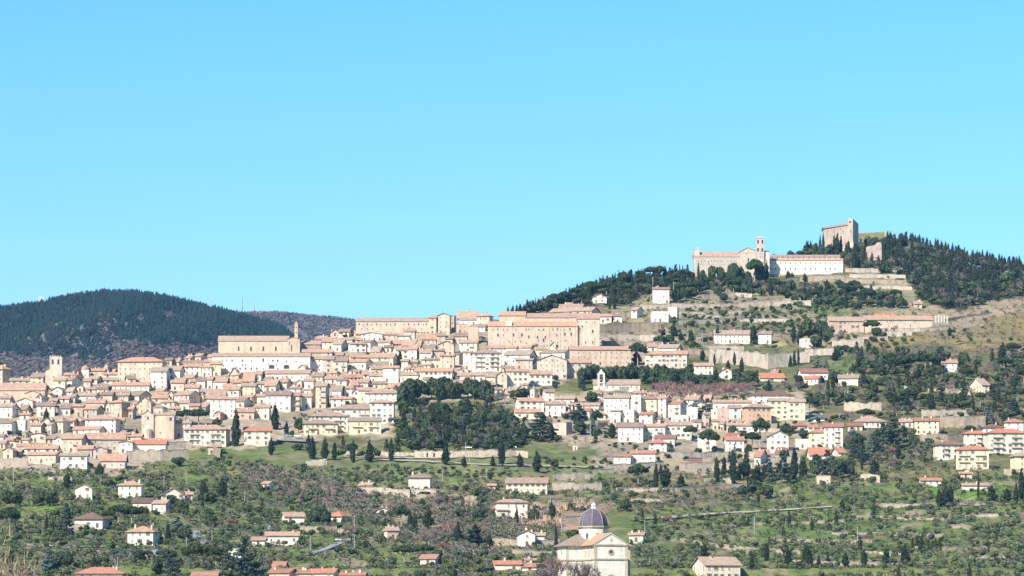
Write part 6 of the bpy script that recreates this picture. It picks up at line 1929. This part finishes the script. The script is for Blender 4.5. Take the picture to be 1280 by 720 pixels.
# wires between the poles at lower left
for (xa, ya), (xb, yb_) in [((388, 669), (443, 668.5)), ((443, 668.5), (536, 675.5)), ((536, 675.5), (583, 672)), ((205, 596), (265, 612)), ((265, 612), (306, 614)), ((306, 614), (411, 634.5))]:
    pa, pb = at(xa, ya + 19), at(xb, yb_ + 15); pa.z += 18 * pa.y / F; pb.z += 14 * pb.y / F
    mid = (pa + pb) / 2
    t = empty('power_line', mid); mb = MB(); prev = pa - mid
    for i in range(1, 9):
        q = pa.lerp(pb, i / 8) - mid; q.z -= 1.4 * (1 - (2 * i / 8 - 1) ** 2)
        mb.tube(prev, q, 0.045, 0.045, 3); prev = q
    mb.build('wire', M_IRON, t)
    thing(t, 'thin sagging power line', 'power line', (xa + xb) / 2, (ya + yb_) / 2, None, 'power lines on the lower left slope')
# bare tree close to the camera, lower left corner
L_TAN = leaf_mat('tan_twigs', (0.30, 0.225, 0.155))
for x, Y, hh, k in [(8, 905, 62, 0), (22, 915, 50, 1), (-8, 895, 66, 2), (36, 925, 34, 3)]:
    z = float(zfun(x, Y)); s = Y / F
    kd = KINDS['bare']; root = empty('bare_tree', (X_of(x, Y), Y, z - 0.2), k * 1.7)
    ht = (HY - (720 - hh)) / F * Y - z
    root.scale = (ht / kd.h * 0.62, ht / kd.h * 0.62, ht / kd.h)
    obj('crown', np_mesh('crown', *(lambda v: (v[0], v[1][::5]))(v_bare(171 + k)[0]), L_TAN), root); obj('trunk', kd.trunks[k], root)
    thing(root, 'tall leafless tan tree', 'tree', x, 700, ['tall leafless tan tree near the lower left corner, right of the tallest', 'tall leafless tan tree in the lower left corner, third from the left edge', 'tallest leafless tan tree cut by the left edge in the lower corner', 'shortest leafless tan tree near the lower left corner'][k])
# ---------------------------------------------------------------- woods and groves
HS = {'cyp': (14, 24), 'wcyp': (14, 22), 'oak': (10, 17), 'grn': (8, 12), 'bare': (10, 17), 'red': (9, 14), 'olv': (6.5, 10), 'umb': (14, 20), 'bush': (4, 7), 'ced': (16, 24), 'reed': (7, 11), 'bced': (14, 20)}
def small(**k): d = dict(HS); d.update(k); return d
olives = []; plan = []
plan += fill(FOREST_R, 6.2, [('wcyp', .27), ('cyp', .24), ('oak', .36), ('bare', .13)], small(cyp=(15, 24), wcyp=(14, 21), oak=(12, 17), bare=(12, 17)), 1, rowstep=5)
plan += fill(FOREST_M, 6.2, [('wcyp', .30), ('cyp', .25), ('oak', .28), ('umb', .10), ('bare', .07)], small(cyp=(12, 20), wcyp=(11, 16), oak=(11, 16), umb=(13, 17)), 2, rowstep=5)
plan += fill([(612, 396), (660, 386), (690, 376), (690, 384), (650, 394), (620, 398)], 6, [('cyp', .55), ('wcyp', .3), ('bare', .15)], small(cyp=(7, 13), wcyp=(8, 12), bare=(8, 12)), 3)
plan += fill([(800, 352), (868, 352), (905, 356), (950, 352), (975, 356), (1060, 362), (1120, 372), (1135, 385), (1060, 388), (980, 378), (960, 372), (880, 366), (850, 380), (808, 378)], 7, [('oak', .62), ('umb', .13), ('wcyp', .12), ('bare', .13)], small(oak=(11, 17), umb=(13, 17)), 4, rowstep=4.5)
plan += fill([(885, 348), (960, 348), (958, 362), (885, 362)], 9, [('umb', .55), ('oak', .3), ('wcyp', .15)], small(umb=(17, 24), oak=(12, 16)), 41, rowstep=6)
plan += fill([(985, 318), (1030, 312), (1060, 316), (1085, 316), (1085, 338), (1060, 336), (1056, 324), (985, 326)], 5.5, [('cyp', .35), ('wcyp', .3), ('oak', .35)], small(cyp=(12, 20), wcyp=(10, 16), oak=(9, 13)), 5, rowstep=5)
plan += fill([(1056, 326), (1110, 326), (1130, 336), (1060, 338)], 6, [('wcyp', .3), ('cyp', .25), ('bare', .35), ('oak', .1)], small(), 6, rowstep=5)
plan += fill([(495, 514), (560, 511), (620, 514), (650, 530), (665, 552), (640, 566), (560, 562), (520, 566), (496, 560)], 8, [('oak', .33), ('wcyp', .14), ('bare', .20), ('grn', .26), ('ced', .07)], small(oak=(13, 21), bare=(12, 18)), 7, rowstep=5.5)
plan += fill([(380, 562), (500, 560), (500, 572), (380, 570)], 10, [('bare', .4), ('oak', .35), ('wcyp', .25)], small(), 71)
plan += fill([(800, 466), (870, 470), (940, 476), (940, 486), (830, 486), (806, 480)], 7, [('oak', .9), ('wcyp', .1)], small(oak=(13, 20)), 8, rowstep=5)
plan += fill([(795, 490), (945, 488), (945, 497), (850, 502), (795, 498)], 4.5, [('red', .9), ('bare', .1)], small(red=(14, 19), bare=(13, 17)), 9, rowstep=4)
plan += fill([(880, 500), (945, 495), (945, 503), (880, 506)], 8, [('oak', .8), ('bush', .2)], small(oak=(6, 9)), 91)
plan += fill([(935, 478), (1050, 474), (1070, 490), (1060, 510), (1020, 512), (1015, 500), (945, 490)], 7.5, [('oak', .6), ('wcyp', .15), ('bare', .25)], small(oak=(12, 18)), 10, rowstep=6)
plan += fill([(1040, 440), (1110, 440), (1180, 446), (1240, 440), (1290, 440), (1290, 530), (1240, 540), (1180, 512), (1120, 520), (1060, 500), (1060, 460)], 8.5, [('oak', .38), ('bare', .26), ('wcyp', .12), ('umb', .05), ('ced', .06), ('red', .05), (None, .08)], small(oak=(11, 17), bare=(11, 17)), 11, rowstep=6)
plan += fill([(1040, 395), (1150, 395), (1170, 408), (1130, 440), (1045, 436)], 11, [('bare', .4), ('oak', .3), ('bush', .2), ('grn', .1)], small(oak=(7, 11), bare=(8, 13)), 12, rowstep=8)
plan += fill([(1180, 395), (1290, 380), (1290, 440), (1180, 440)], 26, [('bush', .5), ('oak', .25), ('bare', .25)], small(oak=(6, 10), bare=(6, 9)), 13)
plan += fill([(800, 376), (960, 374), (1050, 388), (1040, 400), (960, 430), (870, 440), (838, 420), (860, 398), (820, 392)], 8.5, [('bush', .32), ('oak', .25), ('bare', .25), ('grn', .18)], small(oak=(6, 11), bare=(7, 12)), 14, rowstep=7)
plan += fill([(870, 420), (900, 415), (990, 420), (990, 436), (900, 440)], 12, [('bare', .6), ('oak', .2), ('red', .2)], small(bare=(8, 12), oak=(6, 9)), 15)
plan += fill([(640, 520), (760, 520), (770, 545), (745, 556), (660, 552)], 12, [('oak', .35), ('bare', .3), ('wcyp', .2), ('bush', .15)], small(oak=(9, 14)), 16, rowstep=8)
plan += fill([(680, 553), (745, 550), (750, 560), (690, 560)], 7, [('red', .4), ('bare', .6)], small(red=(6, 8), bare=(6, 8)), 17, rowstep=4)
plan += fill([(760, 560), (830, 560), (960, 578), (960, 600), (770, 600)], 16, [('oak', .3), ('bush', .4), ('bare', .3)], small(oak=(6, 9), bare=(6, 9)), 18, rowstep=9)
plan += fill([(400, 583), (655, 584), (655, 602), (430, 604)], 9, [('olv', .6), ('oak', .15), ('bush', .25)], small(olv=(5, 9), oak=(6, 9)), 186, rowstep=6)
plan += fill([(660, 572), (768, 574), (750, 600), (665, 600)], 12, [('olv', .5), ('bush', .5)], small(olv=(5, 8)), 187, rowstep=8)
plan += fill([(762, 548), (850, 560), (850, 572), (760, 592), (745, 570)], 8, [('bush', .5), ('oak', .2), ('bare', .3)], small(oak=(6, 9), bare=(6, 9)), 181, rowstep=6)
plan += fill([(1045, 545), (1100, 548), (1125, 590), (1060, 585)], 9, [('oak', .4), ('ced', .2), ('bare', .3), ('red', .1)], small(oak=(9, 14), ced=(14, 20)), 182, rowstep=6)
plan += fill([(880, 565), (960, 575), (1000, 585), (990, 605), (900, 600)], 10, [('oak', .4), ('wcyp', .3), ('bare', .3)], small(oak=(8, 12), wcyp=(12, 18)), 183, rowstep=7)
plan += fill([(700, 512), (770, 525), (770, 548), (690, 545)], 8, [('oak', .4), ('bare', .4), ('bush', .2)], small(oak=(8, 13), bare=(9, 13)), 184, rowstep=6)
plan += fill([(960, 525), (1110, 520), (1110, 545), (990, 552)], 10, [('oak', .35), ('bare', .35), ('bush', .3)], small(oak=(7, 11), bare=(8, 12)), 185, rowstep=7)
plan += fill([(1090, 545), (1180, 545), (1210, 585), (1120, 590), (1095, 575)], 9, [('olv', .55), ('oak', .2), ('bare', .2), ('wcyp', .05)], small(olv=(9, 13)), 19, rowstep=6)
plan += fill([(160, 590), (250, 590), (250, 560), (262, 560), (300, 575), (500, 600), (500, 606), (400, 610), (160, 602)], 9, [('olv', .62), ('bare', .25), ('oak', .13)], small(olv=(6, 9), bare=(7, 10), oak=(6, 10)), 20, rowstep=6)
plan += fill([(0, 592), (160, 592), (300, 600), (480, 612), (470, 640), (430, 640), (330, 640), (200, 640), (0, 625)], 8.5, [('olv', .62), ('bare', .28), ('oak', .06), ('bush', .04)], small(olv=(7, 12), bare=(8, 13), oak=(7, 13)), 21, rowstep=5.5)
plan += fill([(0, 640), (500, 640), (500, 690), (380, 700), (290, 700), (200, 700), (0, 682)], 10, [('olv', .60), ('oak', .10), ('bare', .22), ('grn', .08)], small(olv=(8, 13), oak=(9, 14), bare=(9, 14)), 22, rowstep=6)
plan += fill([(0, 690), (300, 700), (460, 704), (700, 690), (700, 730), (0, 730)], 11, [('olv', .45), ('oak', .28), ('bare', .17), ('grn', .10)], small(olv=(10, 15), oak=(11, 18), bare=(12, 18)), 23, rowstep=6.5)
plan += fill([(480, 640), (560, 620), (700, 640), (700, 690), (480, 690)], 9, [('olv', .30), ('bare', .38), ('oak', .14), ('red', .18)], small(olv=(8, 12), oak=(9, 14), bare=(10, 15)), 24, rowstep=6)
plan += fill([(480, 590), (660, 592), (660, 600), (480, 600)], 11, [('olv', .7), ('oak', .3)], small(olv=(6, 9), oak=(6, 9)), 25, rowstep=6)
plan += fill([(660, 634), (742, 628), (742, 660), (665, 662)], 6, [('reed', 1.0)], HS, 26, rowstep=5)
plan += fill([(545, 620), (655, 632), (640, 640), (548, 640)], 10, [('bare', .45), ('reed', .35), ('bush', .2)], small(bare=(8, 12)), 27, rowstep=6)
plan += fill([(745, 600), (920, 600), (930, 640), (790, 645), (755, 630)], 9.5, [('olv', .5), ('bush', .25), ('bare', .25)], small(olv=(7, 11), bare=(7, 11)), 28, rowstep=5.5)
plan += fill([(790, 650), (930, 646), (1060, 636), (1290, 632), (1290, 730), (800, 730)], 10.5, [('olv', .74), ('bare', .10), ('oak', .08), ('wcyp', .03), ('bush', .05)], small(olv=(7, 12.5), oak=(8, 12), bare=(9, 13), wcyp=(12, 20)), 29, jitter=0.42, rowstep=6)
plan += fill([(960, 600), (1280, 598), (1290, 632), (1060, 634), (930, 636), (920, 610)], 10, [('olv', .6), ('bare', .18), ('oak', .12), ('grn', .1)], small(olv=(7, 10), oak=(8, 11), bare=(9, 12)), 30, rowstep=6)
plan += fill([(1140, 684), (1240, 684), (1240, 690), (1140, 690)], 7, [('wcyp', .7), ('cyp', .3)], small(wcyp=(13, 18), cyp=(14, 18)), 31)
plan += fill([(1190, 598), (1290, 598), (1290, 608), (1190, 606)], 9, [('oak', .7), ('wcyp', .3)], small(oak=(9, 12), wcyp=(14, 20)), 32)
plan += fill([(0, 540), (160, 470), (480, 440), (640, 470), (490, 530), (0, 590)], 30, [('oak', .35), ('bare', .35), ('bush', .3)], small(oak=(5, 8), bare=(5, 9), bush=(3, 5)), 33, rowstep=16)
KIND_MAX = 290
order = sorted(plan, key=lambda q: -q[3])
used = {}
for o, *_ in THINGS:
    used[o.name.split('.')[0]] = used.get(o.name.split('.')[0], 0) + 1
rest = {}
for qy, qx, key, h in order:
    nm = KINDS[key].name
    if used.get(nm, 0) < KIND_MAX:
        used[nm] = used.get(nm, 0) + 1; tree(key, qx, qy, h)
    else: rest.setdefault(nm, []).append((key, qx, qy, h))
for nm, L in rest.items():      # beyond the limit of one kind: the smallest ones as one joined mesh
    Vs, Qs, Ms, off = [], [], [], 0
    keys = sorted(set(l[0] for l in L)); mats = [KINDS[k].crowns[0].materials[0] for k in keys]
    for i, key in enumerate(keys):
        k = KINDS[key]; tv, tf = k.lite; tf = np.asarray(tf)
        used_v = np.unique(tf); remap = np.zeros(len(tv), int); remap[used_v] = np.arange(len(used_v)); tv = np.asarray(tv)[used_v]; tf = remap[tf]
        S_ = [l for l in L if l[0] == key]
        pts = [at(x, y) for _, x, y, _ in S_]
        Pp = np.array([(p.x, p.y, p.z - .2) for p in pts]); sz = np.array([l[3] for l in S_]) * Pp[:, 1] / F / k.h
        V, Q = tile(tv, tf, Pp, np.stack([sz * NR.uniform(0.85, 1.2, len(sz)), sz], 1), NR.rand(len(S_)) * 6.28)
        Vs.append(V); Qs.append(Q + off); Ms.append(np.full(len(Q), i)); off += len(V)
    struct(obj(nm.replace('_tree', '_grove'), np_mesh(nm + '_grove', np.concatenate(Vs), np.concatenate(Qs), mats, np.concatenate(Ms))), 'stuff')
# undergrowth: low scrub and grass tufts all over the open slopes
def scrub(name, polys, n, mat, size, seed, tuft=14):
    r = np.random.RandomState(seed); pts = []
    for poly, share in polys:
        xs = [p[0] for p in poly]; ys = [p[1] for p in poly]; want = int(n * share); got = 0
        while got < want:
            x = r.uniform(min(xs), max(xs), 4000); y = r.uniform(min(ys), max(ys), 4000)
            dens = 0.5 + 0.5 * np.sin(x / 7.0 + 2 * np.sin(y / 5.0)) * np.sin(y / 3.1 + x / 19.0)
            ok = inpoly(x, y, poly) & (r.rand(4000) < 0.25 + dens)
            for a, b_, c, d in TAKEN: ok &= ~((x > a) & (x < b_) & (y > c) & (y < d + 0.5))
            x, y = x[ok][:want - got], y[ok][:want - got]; got += len(x); pts += list(zip(x, y))
    P = np.array([tuple(at(x, y)) for x, y in pts])
    tv, tf = tpl_tuft(tuft, seed, 0.3)
    s = size * (0.5 + 1.0 * r.rand(len(P)) ** 1.5)
    V, Q = tile(tv, tf, P - [0, 0, 0.35], np.stack([s * (1.0 + 0.8 * r.rand(len(P))), s * 0.8], 1), r.rand(len(P)) * 6.28)
    struct(obj(name, np_mesh(name, V, Q, mat)), 'stuff')
LOWER = [([(-20, 588), (250, 575), (500, 592), (500, 730), (-20, 730)], .38), ([(500, 600), (760, 600), (760, 730), (500, 730)], .18), ([(760, 590), (1300, 585), (1300, 730), (760, 730)], .26),
         ([(1040, 400), (1300, 370), (1300, 580), (1040, 500)], .10), ([(760, 365), (1060, 350), (1140, 340), (1060, 440), (760, 440)], .08)]
scrub('green_undergrowth', LOWER, 8000, leaf_mat('scrub_green', (0.120, 0.150, 0.056)), 2.3, 3)
scrub('dark_undergrowth', LOWER, 1300, leaf_mat('scrub_dark', (0.050, 0.065, 0.034)), 2.6, 4)
scrub('dry_undergrowth', LOWER + [([(300, 576), (400, 598), (520, 628), (600, 648), (560, 668), (430, 642), (300, 604)], .22), ([(480, 650), (640, 640), (690, 690), (520, 695)], .12)], 5000, leaf_mat('scrub_dry', (0.24, 0.185, 0.135)), 2.0, 5)
scrub('forest_undergrowth', [(FOREST_R, .5), (FOREST_M, .25), ([(495, 505), (620, 508), (665, 552), (640, 566), (496, 560)], .25)], 1200, leaf_mat('scrub_forest', (0.035, 0.045, 0.028)), 4.0, 6)
# ---------------------------------------------------------------- repeated pieces of a landmark become one part each
def split_parts(o):
    me = o.data; n = len(me.vertices); root = list(range(n))
    def find(i):
        while root[i] != i: root[i] = root[root[i]]; i = root[i]
        return i
    for p in me.polygons:
        v = list(p.vertices)
        for k in v[1:]: root[find(k)] = find(v[0])
    comp = {}
    for p in me.polygons: comp.setdefault(find(p.vertices[0]), []).append(p)
    if len(comp) < 2: return
    first = True
    for ps in comp.values():
        ids = sorted({v for p in ps for v in p.vertices}); mp = {v: i for i, v in enumerate(ids)}
        m2 = bpy.data.meshes.new(me.name)
        m2.from_pydata([me.vertices[i].co[:] for i in ids], [], [[mp[v] for v in p.vertices] for p in ps])
        for m_ in me.materials: m2.materials.append(m_)
        m2.polygons.foreach_set('material_index', [p.material_index for p in ps]); m2.update()
        if first: o.data = m2; first = False
        else: obj(o.name.split('.')[0], m2, o.parent)
for o in list(bpy.data.objects):
    if o.parent and o.type == 'MESH' and o.name.split('.')[0] in ('pilaster', 'buttress', 'antenna', 'opening', 'slit_window', 'post', 'cornice', 'parapet') and o.data.users == 1: split_parts(o)
    elif o.parent and o.name.startswith('window') and o.data.users == 1 and o.parent.name.startswith('hilltop_station'): split_parts(o)
# ---------------------------------------------------------------- labels: look first, then what it stands beside
ANCH = [('the domed church', 743, 690), ('the long white convent', 326, 456), ('the square tower with two bell openings', 70, 466), ('the octagonal stone church', 198, 526),
        ('the huge tan palace', 680, 420), ('the hilltop basilica', 900, 330), ('the hilltop convent', 1005, 334), ('the hilltop fortress', 1060, 296), ('the orange house', 950, 518),
        ('the white block with dark balconies', 608, 454), ('the clump of round dark pines', 560, 486), ('the yellow blocks', 430, 528), ('the cream block beside the tall cypress', 258, 543),
        ('the yellow farmhouse', 658, 608), ('the big umbrella pine', 886, 548), ('the long pink villa', 1100, 407), ('the flats near the right edge', 1220, 558), ('the leafless red trees', 870, 490),
        ('the bell gable chapel', 775, 478), ('the brown-roofed villa among pines', 113, 650), ('the long pale farmhouse', 352, 673), ('the pale square farmhouse', 163, 610), ('the white square house', 525, 602),
        ('the ruined stone wall', 935, 448), ('the white villa by the umbrella pines', 1187, 457), ('the long white terrace row', 795, 540), ('the tan ridge palace', 177, 462), ('the long tan skyline palace', 491, 408),
        ('the wooded park', 570, 535), ('the green lawn', 715, 572), ('the beige farmhouse', 897, 708), ('the twin broad cypresses', 1180, 620), ('the big grey retaining wall', 1204, 527),
        ('the pale slope road', 880, 644), ('the white convent tower', 372, 415), ('the terraces under the pines', 880, 385), ('the white garage', 1005, 556), ('the bare grass spur', 1230, 410),
        ('the stone hut', 1029, 594), ('the lower right corner', 1265, 705), ('the lower left corner', 20, 700), ('the road wall with arches', 560, 568), ('the dark forest edge', 1180, 350), ('the olive rows', 1090, 670), ('the long red farm range', 186, 563), ('the left edge', 5, 560)]
ORD = ['first', 'second', 'third', 'fourth', 'fifth', 'sixth', 'seventh', 'eighth', 'ninth', 'tenth', 'eleventh', 'twelfth']
def sector(dx, dy):
    if abs(dx) < 9 and abs(dy) < 7: return 'close to'
    a = math.degrees(math.atan2(-dy, dx)) % 360
    return ['right of', 'up right of', 'above', 'up left of', 'left of', 'down left of', 'below', 'down right of'][int((a + 22.5) // 45) % 8]
groups = {}
for o, desc, cat, px, py, lab, grp in THINGS:
    if grp: o['group'] = grp
    if lab: o['label'] = lab; continue
    h = o.get('_h')
    if h is not None:
        del o['_h']

        desc = ('small ' if h < 9.5 else 'tall ' if h > 19 else '') + desc
    b = min(ANCH, key=lambda a: (px - a[1]) ** 2 + (1.4 * (py - a[2])) ** 2)
    groups.setdefault((desc, sector(px - b[1], py - b[2]), b[0]), []).append((px, py, o))
for (desc, sec, anc), L in groups.items():
    L.sort(key=lambda q: (q[0], q[1]))
    if len(L) == 1: L[0][2]['label'] = '%s %s %s' % (desc, sec, anc); continue
    for i, (px, py, o) in enumerate(L):
        if len(L) == 2: w = ['left one', 'right one'][i]
        elif i == 0: w = 'leftmost of %d' % len(L)
        elif i == len(L) - 1: w = 'rightmost of %d' % len(L)
        else: w = (ORD[i] if i < 12 else '%dth' % (i + 1)) + ' from left'
        o['label'] = '%s %s %s, %s' % (desc, sec, anc, w)
for o, *_ in THINGS:
    if '_h' in o: del o['_h']
    w = o['label'].split()
    if len(w) > 16: o['label'] = ' '.join(w[:16])
# ---------------------------------------------------------------- the air: one closed box of thin haze round everything
m = bpy.data.materials.new('thin_haze'); m.use_nodes = True
nt = m.node_tree; nt.nodes.clear()
out = nt.nodes.new('ShaderNodeOutputMaterial'); pv = nt.nodes.new('ShaderNodeVolumePrincipled')
pv.inputs['Color'].default_value = (0.28, 0.62, 1.0, 1); pv.inputs['Density'].default_value = 2.0e-5; pv.inputs['Anisotropy'].default_value = 0.0
nt.links.new(pv.outputs['Volume'], out.inputs['Volume'])
mb = MB(); mb.box(-9500, 9500, -700, 15200, -22, 960)
struct(mb.build('haze', m), 'stuff')
